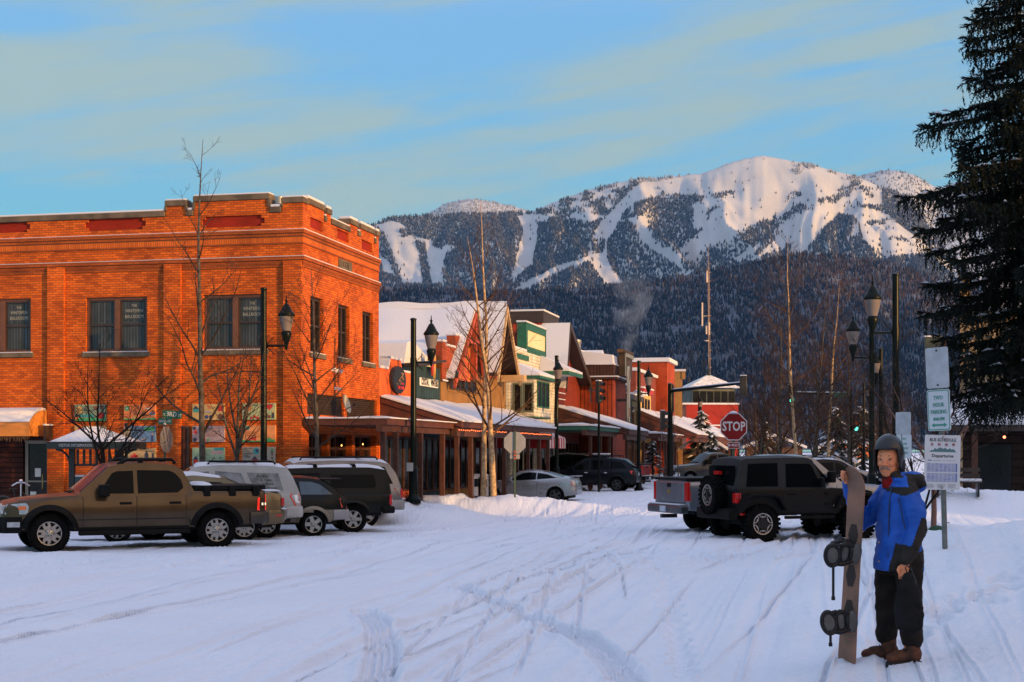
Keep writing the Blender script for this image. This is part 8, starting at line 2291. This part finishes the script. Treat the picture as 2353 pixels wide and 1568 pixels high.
# ================================================================== snowboarder
PXo=at(2065,11.85);PYo=11.85
PZo=EYE+(HY-1521)/FD*11.85
def fuse(name,mb,voxel,mats,parent,region=None,it=4,disp=0,fold=1.0,seed=0,zf=17):
 """weld overlapping closed volumes into ONE continuous skin"""
 o=mb.build(name,mats,parent)
 r=o.modifiers.new('r','REMESH');r.mode='VOXEL';r.voxel_size=voxel
 s=o.modifiers.new('s','SMOOTH');s.iterations=it;s.factor=.5
 dg=bpy.context.evaluated_depsgraph_get()
 me=bpy.data.meshes.new_from_object(o.evaluated_get(dg))
 old=o.data;o.modifiers.clear();o.data=me;bpy.data.meshes.remove(old)
 me.materials.clear()
 for m in(mats if isinstance(mats,(list,tuple))else[mats]):me.materials.append(m)
 n=len(me.vertices)
 co=np.empty(n*3,np.float32);me.vertices.foreach_get('co',co);co=co.reshape(-1,3)
 if disp:
  no=np.empty(n*3,np.float32);me.vertices.foreach_get('normal',no);no=no.reshape(-1,3)
  f=fbm((co[:,0]+co[:,1]*.7)*9*fold+seed,co[:,2]*zf*fold+co[:,1]*5,5+seed,3)
  f2=fbm(co[:,0]*26+co[:,1]*20,co[:,2]*26,9+seed,2)
  co=co+no*(disp*(f+.3*f2))[:,None];me.vertices.foreach_set('co',co.astype(np.float32).ravel())
 if region:
  c=np.empty(len(me.polygons)*3,np.float32);me.polygons.foreach_get('center',c)
  me.polygons.foreach_set('material_index',region(c.reshape(-1,3)).astype(np.int32))
 me.shade_smooth();me.update()
 return o
def capsule(b,P,Rr,n=14):
 """closed limb along a path with rounded ends"""
 P=[Vector(p)for p in P]
 d0=(P[0]-P[1]).normalized();d1=(P[-1]-P[-2]).normalized()
 path=[P[0]+d0*Rr[0]*.9,P[0]+d0*Rr[0]*.6]+P+[P[-1]+d1*Rr[-1]*.6,P[-1]+d1*Rr[-1]*.9]
 b.tube(path,[Rr[0]*.4,Rr[0]*.8]+list(Rr)+[Rr[-1]*.8,Rr[-1]*.4],n)
def rings(b,L,n=24):
 """closed loft of ellipses (x, y, z, rx, ry)"""
 V=[(x+rx*math.cos(2*PI*j/n),y+ry*math.sin(2*PI*j/n),z)for x,y,z,rx,ry in L for j in range(n)]
 F=[(i*n+j,i*n+(j+1)%n,(i+1)*n+(j+1)%n,(i+1)*n+j)for i in range(len(L)-1)for j in range(n)]
 F+=[tuple(range(n-1,-1,-1)),tuple((len(L)-1)*n+j for j in range(n))]
 b.add(V,F)
pr=thing('person','man in blue jacket and black helmet holding a snowboard upright on the snow','person',(PXo,PYo,PZo))
M_SKIN=mat('skin',(.66,.255,.115),.5,0,.3,var=.15,vscale=14,c2=(.58,.185,.085));M_LIP=mat('lip',(.30,.09,.06),.5,var=0)
HC=Vector((-.085,-.015,1.585));fa=R(240);fw=Vector((math.cos(fa),math.sin(fa),0));sd2=Vector((-fw.y,fw.x,0));up=Vector((0,0,1))
Hf=lambda f,s,u:HC+fw*f+sd2*s+up*u
MH=Matrix(((fw.x,sd2.x,0,HC.x),(fw.y,sd2.y,0,HC.y),(0,0,1,HC.z),(0,0,0,1)))@Matrix.Scale(1.06,4)
# --- body: head, neck, trunk, arms, hands with fingers, legs in one skin
b=MB()
b.ball((0,0,.03),(.098,.078,.108),20,MH);b.ball((.022,0,-.045),(.072,.062,.072),18,MH);b.ball((.055,0,-.092),(.032,.034,.026),14,MH)
for s in(-1,1):
 b.ball((.062,s*.036,-.022),(.030,.026,.026),12,MH);b.ball((.078,s*.032,.032),(.020,.030,.012),12,MH);b.ball((-.01,s*.078,-.01),(.02,.012,.034),10,MH)
 b.ball((.103,s*.012,-.030),(.011,.010,.009),10,MH)
b.hexa([(.085,-.011,-.036),(.118,-.013,-.036),(.118,.013,-.036),(.085,.011,-.036),(.080,-.008,.035),(.094,-.007,.03),(.094,.007,.03),(.080,.008,.035)],MH);b.ball((.112,0,-.028),(.013,.013,.012),10,MH)
b.ball((.086,0,-.063),(.012,.026,.008),12,MH);b.ball((.082,0,-.077),(.014,.024,.010),12,MH)
capsule(b,[(-.03,.0,1.38),(-.06,-.005,1.53)],[.062,.058])
rings(b,[(0,0,.80,.13,.16),(0,0,1.0,.13,.155),(.0,0,1.2,.14,.18),(.01,0,1.35,.12,.18),(.0,0,1.44,.07,.1)])
NS,NE,NW=Vector((.045,-.175,1.345)),Vector((.082,-.235,1.07)),Vector((-.008,-.262,.83))
FS,FE,FW=Vector((-.02,.20,1.33)),Vector((-.215,.25,1.09)),Vector((-.355,.20,1.39))
capsule(b,[NS,NE,NW,NW+Vector((-.012,-.005,-.05))],[.055,.046,.034,.030]);capsule(b,[FS,FE,FW,FW+Vector((-.012,-.03,.045))],[.055,.046,.034,.030])
for hx in((.04,-.10),(-.06,.09)):
 capsule(b,[(hx[0]*.6,hx[1],.86),(hx[0],hx[1]*1.1,.48),(hx[0]+.02,hx[1]*1.1,.10)],[.09,.062,.045])
 # near hand: closed on the drawstring of the bag
hp=NW+Vector((-.022,-.008,-.075));b.ball(tuple(hp),(.042,.026,.046),12)
for i in range(4):
 k=hp+Vector((-.034+.021*i,-.018,-.030));L=(.9,1.0,.95,.8)[i]
 b.tube([k,k+Vector((-.006,-.010,-.026*L)),k+Vector((-.002,.008,-.046*L)),k+Vector((.004,.026,-.036*L))],[.0105,.0105,.010,.0085],8)
b.tube([hp+Vector((-.034,-.01,.02)),hp+Vector((-.052,-.022,-.008)),hp+Vector((-.040,-.030,-.036))],[.013,.012,.010],8)
# far hand: fingers hooked over the board edge
hq=FW+Vector((-.032,-.045,.075));b.ball(tuple(hq),(.030,.032,.042),12)
for i in range(4):
 k=hq+Vector((-.006,-.012,.030-.021*i));L=(.95,1.05,1.0,.8)[i]
 b.tube([k,k+Vector((-.030,-.016,.006))*L,k+Vector((-.036,-.044,.004))*L,k+Vector((-.016,-.058,.0))*L],[.0105,.0105,.010,.0085],8)
b.tube([hq+Vector((.012,-.01,.03)),hq+Vector((.018,-.034,.052)),hq+Vector((.010,-.058,.050))],[.013,.012,.010],8)
fuse('body',b,.0055,[M_SKIN],pr,it=3)
# --- face details
for s in(-1,1):
 q=MB();q.ball((.0825,s*.031,.012),(.008,.013,.0065),10,MH);q.build('eye',mat('eye_dark',(.02,.014,.012),.2,var=0),pr,smooth=60)
 q=MB();q.tube([MH@Vector((.090,s*.016,.036)),MH@Vector((.091,s*.034,.038)),MH@Vector((.080,s*.053,.028))],[.004,.0055,.003],6);q.build('eyebrow',mat('grey_brown_hair',(.06,.045,.035),.9,var=.2),pr)
q=MB()
for s in(-1,1):q.tube([MH@Vector((.104,0,-.046)),MH@Vector((.100,s*.02,-.050)),MH@Vector((.084,s*.040,-.064))],[.0085,.0085,.004],8)
q.build('moustache',mat('grey_moustache',(.36,.27,.21),.9,0,.1,var=.3,vscale=60),pr,smooth=60)
# --- helmet
q=MB();V,F=[],[];nA,nB=40,16
for i in range(nA):
 az=2*PI*i/nA-PI;a_=abs(az)
 lo=.088 if a_<.95 else(.088-.170*float(sstep(.95,1.35,np.array(a_))))+.03*float(sstep(2.0,2.8,np.array(a_)))
 for j in range(nB+1):
  t=j/nB;z=lo+(.205-lo)*(1-(1-t)**2);k=max(0,(z-.05)/.155);r_=math.sqrt(max(0,1-k*k))if z>.05 else 1-.10*((.05-z)/.14)**1.5
  V.append((-.012+.137*r_*math.cos(az),.113*r_*math.sin(az),z))
for i in range(nA):
 for j in range(nB):a=i*(nB+1)+j;c_=((i+1)%nA)*(nB+1)+j;F.append((a,c_,c_+1,a+1))
q.add(V,F,MH);hm=q.build('helmet',mat('helmet_shell',(.013,.014,.015),.28,0,.4,var=.2,vscale=9),pr,smooth=70)
sm=hm.modifiers.new('s','SOLIDIFY');sm.thickness=.018;sm.offset=-1
q=MB()
for s in(-1,1):
 q.tube([MH@Vector((.02,s*.092,-.07)),MH@Vector((.045,s*.07,-.105)),MH@Vector((.05,0,-.128))],.008,6)
 q.ball((-.028,s*.098,-.03),(.044,.022,.062),14,MH)
q.build('ear_pad',mat('helmet_pad',(.010,.010,.011),.85,var=.2),pr,smooth=60)
# --- clothes
q=MB();rings(q,[(-.045,-.01,1.37,.085,.095),(-.05,-.01,1.42,.080,.088),(-.058,-.01,1.47,.076,.08),(-.062,-.01,1.49,.07,.074)]);fuse('neck_warmer',q,.008,[mat('red_fleece',(.34,.018,.016),.95,0,.1,var=.25,vscale=20)],pr,disp=.005,fold=2)
M_BLUE=mat('blue_nylon',(.008,.085,.42),.62,0,.3,var=.2,vscale=6,c2=(.006,.06,.31));M_JBLK=mat('charcoal_nylon',(.026,.021,.017),.8,0,.2,var=.2,vscale=8)
yw=R(24);
q=MB();n=28;L=[(.0,.735,.192,.228),(.0,.76,.196,.232),(.0,.9,.184,.220),(.0,1.05,.172,.214),(.0,1.2,.166,.212),(.005,1.31,.156,.205),(.008,1.38,.13,.185),(.005,1.435,.105,.14),(-.03,1.47,.095,.105),(-.045,1.50,.088,.095)]
V=[]
for x,z,rx,ry in L:
 for j in range(n):
  t=2*PI*j/n;cx_,sy_=rx*math.copysign(abs(math.cos(t))**.85,math.cos(t)),ry*math.copysign(abs(math.sin(t))**.85,math.sin(t))
  V.append((x+cx_*math.cos(yw)-sy_*math.sin(yw)*.55,cx_*math.sin(yw)+sy_*math.cos(yw),z-(.03 if(z<.77 and cx_>0)else 0)))
F=[(i*n+j,i*n+(j+1)%n,(i+1)*n+(j+1)%n,(i+1)*n+j)for i in range(len(L)-1)for j in range(n)]+[tuple(range(n-1,-1,-1)),tuple((len(L)-1)*n+j for j in range(n))]
q.add(V,F)
capsule(q,[NS+Vector((-.01,.03,.0)),NS.lerp(NE,.5),NE,NE.lerp(NW,.5),NW+Vector((0,0,.01))],[.092,.090,.082,.074,.062],16)
capsule(q,[FS,FS.lerp(FE,.5),FE,FE.lerp(FW,.5),FW],[.095,.09,.08,.068,.056],16)
q.ball((.105,.0,1.44),(.095,.15,.065),18);q.ball((.155,-.0,1.40),(.062,.13,.062),16);q.ball((.02,-.12,1.44),(.10,.06,.04),14)
ax_=(NW-NE).normalized()
def jreg(c):
 r=np.zeros(len(c));x,y,z=c[:,0],c[:,1],c[:,2]
 nearside=y<-.05
 yoke=(z>1.315+.35*np.abs(x+.02))&(z<1.385+.10*(x>.02))&nearside&(x>-.12);r[yoke]=1
 r[(z>1.455)&(x<-.0)&(np.abs(y)<.2)]=1
 slv=np.linalg.norm(np.cross(c-np.array(NE),np.array(ax_)),axis=1)
 arm=(slv<.115)&(y<-.19)&(z<1.15)
 s_=(c-np.array(NE))@np.array(ax_)
 r[arm&(s_>-.08)&(s_<.19)&(x>NE.x+ax_.x*s_-.010)]=1
 r[arm&(s_>.165)]=1
 r[(slv>.12)&(x>.085)&(z<.93-.6*(.22-x))&(z>.765)&(y<.02)]=1
 return r
fuse('jacket',q,.009,[M_BLUE,M_JBLK],pr,jreg,it=4,disp=.016,fold=1.3,seed=3,zf=10)
q=MB();zx=-.125
q.tube([(zx,-.165,.75),(zx+.002,-.168,1.0),(zx+.01,-.162,1.25),(zx+.035,-.14,1.40)],.006,6);q.tube([(-.055,-.215,1.30),(-.03,-.235,1.15),(-.012,-.245,1.06)],.005,6);q.build('zip',mat('zip_dark',(.004,.018,.08),.6),pr)
for z in(.80,.95):
 q=MB();q.ball((zx-.06,-.115,z),(.008,.006,.008),8);q.build('snap_button',mat('brass',(.5,.36,.14)),pr)
M_PANT=mat('dark_trousers',(.024,.018,.015),.85,0,.15,var=.25,vscale=7)
q=MB();rings(q,[(.01,0,.70,.155,.185),(.01,0,.80,.15,.18),(.01,0,.92,.14,.17)])
capsule(q,[(.045,-.10,.80),(.055,-.115,.60),(.065,-.12,.46),(.070,-.12,.30),(.068,-.12,.20)],[.115,.100,.090,.086,.090],16)
capsule(q,[(-.03,.10,.80),(-.065,.10,.60),(-.075,.095,.46),(-.068,.09,.30),(-.070,.09,.20)],[.112,.098,.088,.084,.086],16)
fuse('trousers',q,.009,[M_PANT],pr,it=4,disp=.018,fold=1.2,seed=11,zf=7)
M_BOOT=mat('brown_boot_leather',(.12,.040,.018),.7,0,.25,var=.45,vscale=16,c2=(.035,.018,.012));M_SOLE=mat('boot_sole',(.018,.014,.012),.9,var=.2)
for k,(bx,by,rot)in enumerate(((.030,-.125,R(8)),(-.105,.085,R(-8)))):
 Mt=Matrix.Translation((bx,by,0))@Matrix.Rotation(rot,4,'Z')
 q=MB();q.ball((.055,0,.075),(.070,.050,.075),16,Mt);q.ball((-.04,0,.060),(.095,.052,.055),16,Mt);q.ball((-.115,0,.048),(.055,.050,.042),14,Mt);capsule(q,[Mt@Vector((.05,0,.08)),Mt@Vector((.045,0,.17))],[.062,.062],14)
 bo=fuse('boot',q,.006,[M_BOOT],pr,it=3,disp=.004,fold=2,seed=k)
 q=MB();q.prism([(.112,-.04),(.118,.0),(.112,.04),(.05,.044),(-.06,.052),(-.13,.046),(-.166,.02),(-.166,-.02),(-.13,-.046),(-.06,-.052),(.05,-.044)],'z',-.03,.024,Mt);q.build('sole',M_SOLE,bo,bevel=.008)
 q=MB()
 for i in range(4):q.tube([Mt@Vector((-.02-.03*i,-.036,.105-.012*i)),Mt@Vector((-.025-.03*i,0,.120-.014*i)),Mt@Vector((-.02-.03*i,.036,.105-.012*i))],.005,5)
 q.build('lace',M_SOLE,bo)
 rs=random.Random(k);q=MB()
 for i in range(9):q.ball(tuple(Mt@Vector((rs.uniform(-.17,.11),rs.choice((-1,1))*rs.uniform(.045,.06),rs.uniform(-.01,.025)))),(rs.uniform(.006,.016),.006,rs.uniform(.003,.006)),6)
 q.build('boot_snow',SNOW,bo)
 # --- drawstring bag in his hand
bg=thing('drawstring_bag','black drawstring bag hanging from the man\'s hand','bag',(PXo,PYo,PZo))
q=MB();rings(q,[(-.010,-.315,.735,.022,.018),(-.014,-.33,.70,.040,.025),(-.018,-.345,.62,.078,.038),(-.015,-.35,.50,.102,.052),(-.008,-.352,.40,.112,.060),(.0,-.35,.31,.100,.056),(.004,-.348,.265,.055,.035)])
fuse('sack',q,.008,[mat('black_bag_cloth',(.010,.010,.0105),.8,0,.15,var=.2)],bg,it=4,disp=.014,fold=.9,seed=21)
q=MB();q.tube([(-.015,-.315,.73),(-.035,-.335,.765),(-.02,-.318,.79),(.02,-.30,.75),(.05,-.325,.66),(.062,-.36,.52)],.005,6);q.build('drawstring',M_BLACK,bg)
# --- snowboard
sb2=thing('snowboard','taupe snowboard stood on its tail with two black bindings facing left','snowboard',(PXo,PYo,PZo))
B0,B1=Vector((-.402,.02,-.02)),Vector((-.310,.035,1.545))
e2=(B1-B0).normalized();e1=Vector((-.259,.966,0));e1=(e1-e2*e1.dot(e2)).normalized();e3=e2.cross(e1);e3=e3 if e3.x<0 else-e3
LB=(B1-B0).length;O=B0
MBd=Matrix(((e1.x,e2.x,e3.x,O.x),(e1.y,e2.y,e3.y,O.y),(e1.z,e2.z,e3.z,O.z),(0,0,0,1)))
def halfw(v):
 s=v/LB;w_=.126+.018*(2*abs(s-.5))**2
 if s>.90:w_*=math.sqrt(max(0,1-((s-.90)/.10)**2.2))
 if s<.035:w_*=.9+.1*(s/.035)
 return max(.004,w_)
V,F=[],[];n=60
for i in range(n+1):
 v=LB*i/n;w_=halfw(v);c_=.07*max(0,(i/n-.86)/.14)**2
 V+=[(-w_,v,c_),(w_,v,c_),(w_,v,c_+.011),(-w_,v,c_+.011)]
q=MB()
for i in range(n):
 for j in range(4):F.append((4*i+j,4*i+(j+1)%4,4*i+4+(j+1)%4,4*i+4+j))
F+=[(0,3,2,1),(4*n,4*n+1,4*n+2,4*n+3)]
q.add(V,F,MBd);q.build('board',mat('taupe_base',(.27,.135,.088),.5,0,.12,var=.22,vscale=3,c2=(.15,.085,.060)),sb2,smooth=40)
q=MB()
for v in(1.02,.70,.42):q.prism([(.085*math.cos(a),v+.10*math.sin(a))for a in np.linspace(0,2*PI,7)[:-1]],'z',.0113,.0124,MBd)
q.build_each('emblem',mat('dark_hexagon',(.045,.034,.03),.6,0,.08),sb2)
q=MB()
for i in range(6):
 v=.15+i*.022;q.mat(i%2);w_=.035+.03*math.sin(PI*(i+1)/7)
 q.tube([MBd@Vector((-w_,v+.012,.012)),MBd@Vector((0,v,.012)),MBd@Vector((w_,v+.012,.012))],.003,5)
q.build('stripes',[mat('orange_print',(.30,.11,.05),.5),mat('green_print',(.09,.13,.08),.5)],sb2)
M_BIND=mat('binding_black',(.010,.010,.011),.45,0,.3,var=.2);M_PAD=mat('binding_pad',(.085,.082,.08),.7,var=.2,vscale=12)
for k,v in enumerate((.335,.905)):
 bi=sub('binding',sb2);tw=R(12 if k else-6);Mb3=MBd@Matrix.Translation((0,v,.011))@Matrix.Rotation(tw,4,'Z')
 P3=lambda x,y,z:Mb3@Vector((x,y,z))
 q=MB();q.box(-.115,-.055,0,.125,.055,.03,Mb3);q.lathe([(.055,.03),(.05,.036),(.001,.037)],16,M=Mb3);q.box(-.125,-.062,.0,.10,-.045,.075,Mb3);q.box(-.125,.045,.0,.10,.062,.075,Mb3);q.build('base_plate',M_BIND,bi,bevel=.006)
 q=MB();q.tube([P3(-.04,-.06,.05),P3(-.11,-.058,.075),P3(-.145,-.03,.085),P3(-.150,0,.088),P3(-.145,.03,.085),P3(-.11,.058,.075),P3(-.04,.06,.05)],[.012,.014,.015,.015,.015,.014,.012],8);q.build('heel_hoop',M_BIND,bi,smooth=60)
 for nm,cz,cy,rz_,ry_,cx in(('highback',.245,-.015,.066,.084,-.150),('strap_loop',.130,-.002,.046,.080,-.128)):
  E_=[P3(cx-.10*(math.cos(t)*rz_),cy+ry_*math.sin(t)+.25*(math.cos(t)*rz_),cz+rz_*math.cos(t))for t in np.linspace(0,2*PI,21)]
  q=MB();q.tube(E_,.0155,8);q.build(nm,M_BIND,bi,smooth=60)
  q=MB();q.ball((cx+.004,cy,cz),(.012,ry_*.86,rz_*.84),16,Mb3);q.build('pad',M_PAD,bi,smooth=60)
 q=MB();q.tube([P3(-.12,-.06,.05),P3(-.135,-.085,.14),P3(-.145,-.085,.24)],[.018,.020,.014],8);q.tube([P3(-.12,.055,.05),P3(-.13,.072,.12),P3(-.14,.066,.22)],[.014,.015,.012],8);q.build('side_arm',M_BIND,bi,smooth=60)
 q=MB();q.tube([P3(-.05,-.064,.06),P3(-.035,-.075,.13),P3(-.02,-.045,.185),P3(-.015,0,.20),P3(-.02,.045,.185),P3(-.035,.075,.13),P3(-.05,.064,.06)],[.009,.016,.026,.028,.026,.016,.009],8);q.build('ankle_strap',M_BIND,bi,smooth=60)
 q=MB();q.ball((-.022,0,.196),(.036,.05,.022),12,Mb3@Matrix.Rotation(.0,4,'X'));q.build('ankle_pad',M_PAD,bi,smooth=60)
 q=MB();q.tube([P3(.075,-.064,.04),P3(.085,-.066,.085),P3(.09,-.03,.115),P3(.09,.03,.115),P3(.085,.066,.085),P3(.075,.064,.04)],[.008,.013,.02,.02,.013,.008],8);q.build('toe_strap',M_BIND,bi,smooth=60)
 q=MB();q.ball((-.128,.0,.030),(.014,.088,.046),16,Mb3);q.build('side_pad',M_PAD,bi,smooth=60)
 q=MB();s0=P3(-.03,-.07,.17);L_=.30 if k else.10
 q.box(s0.x-.010,s0.y-.003,s0.z-L_,s0.x+.010,s0.y+.003,s0.z);q.box(s0.x-.014,s0.y-.007,s0.z-L_-.03,s0.x+.014,s0.y+.007,s0.z-L_);q.build('ladder_strap',M_BIND,bi)
 # ================================================================== air of the valley
def haze():
 m=bpy.data.materials.new('haze');m.use_nodes=True;nt=m.node_tree
 nt.nodes.remove(nt.nodes['Principled BSDF'])
 v=nt.nodes.new('ShaderNodeVolumePrincipled');v.inputs['Color'].default_value=(.20,.50,1.0,1);v.inputs['Density'].default_value=1.9e-5
 nt.links.new(v.outputs[0],nt.nodes['Material Output'].inputs['Volume'])
 o=MB().box(-9600,-640,-14,9600,15500,1950).build('haze',m)
 tag(o,'thin blue valley haze','haze',kind='stuff')
haze()
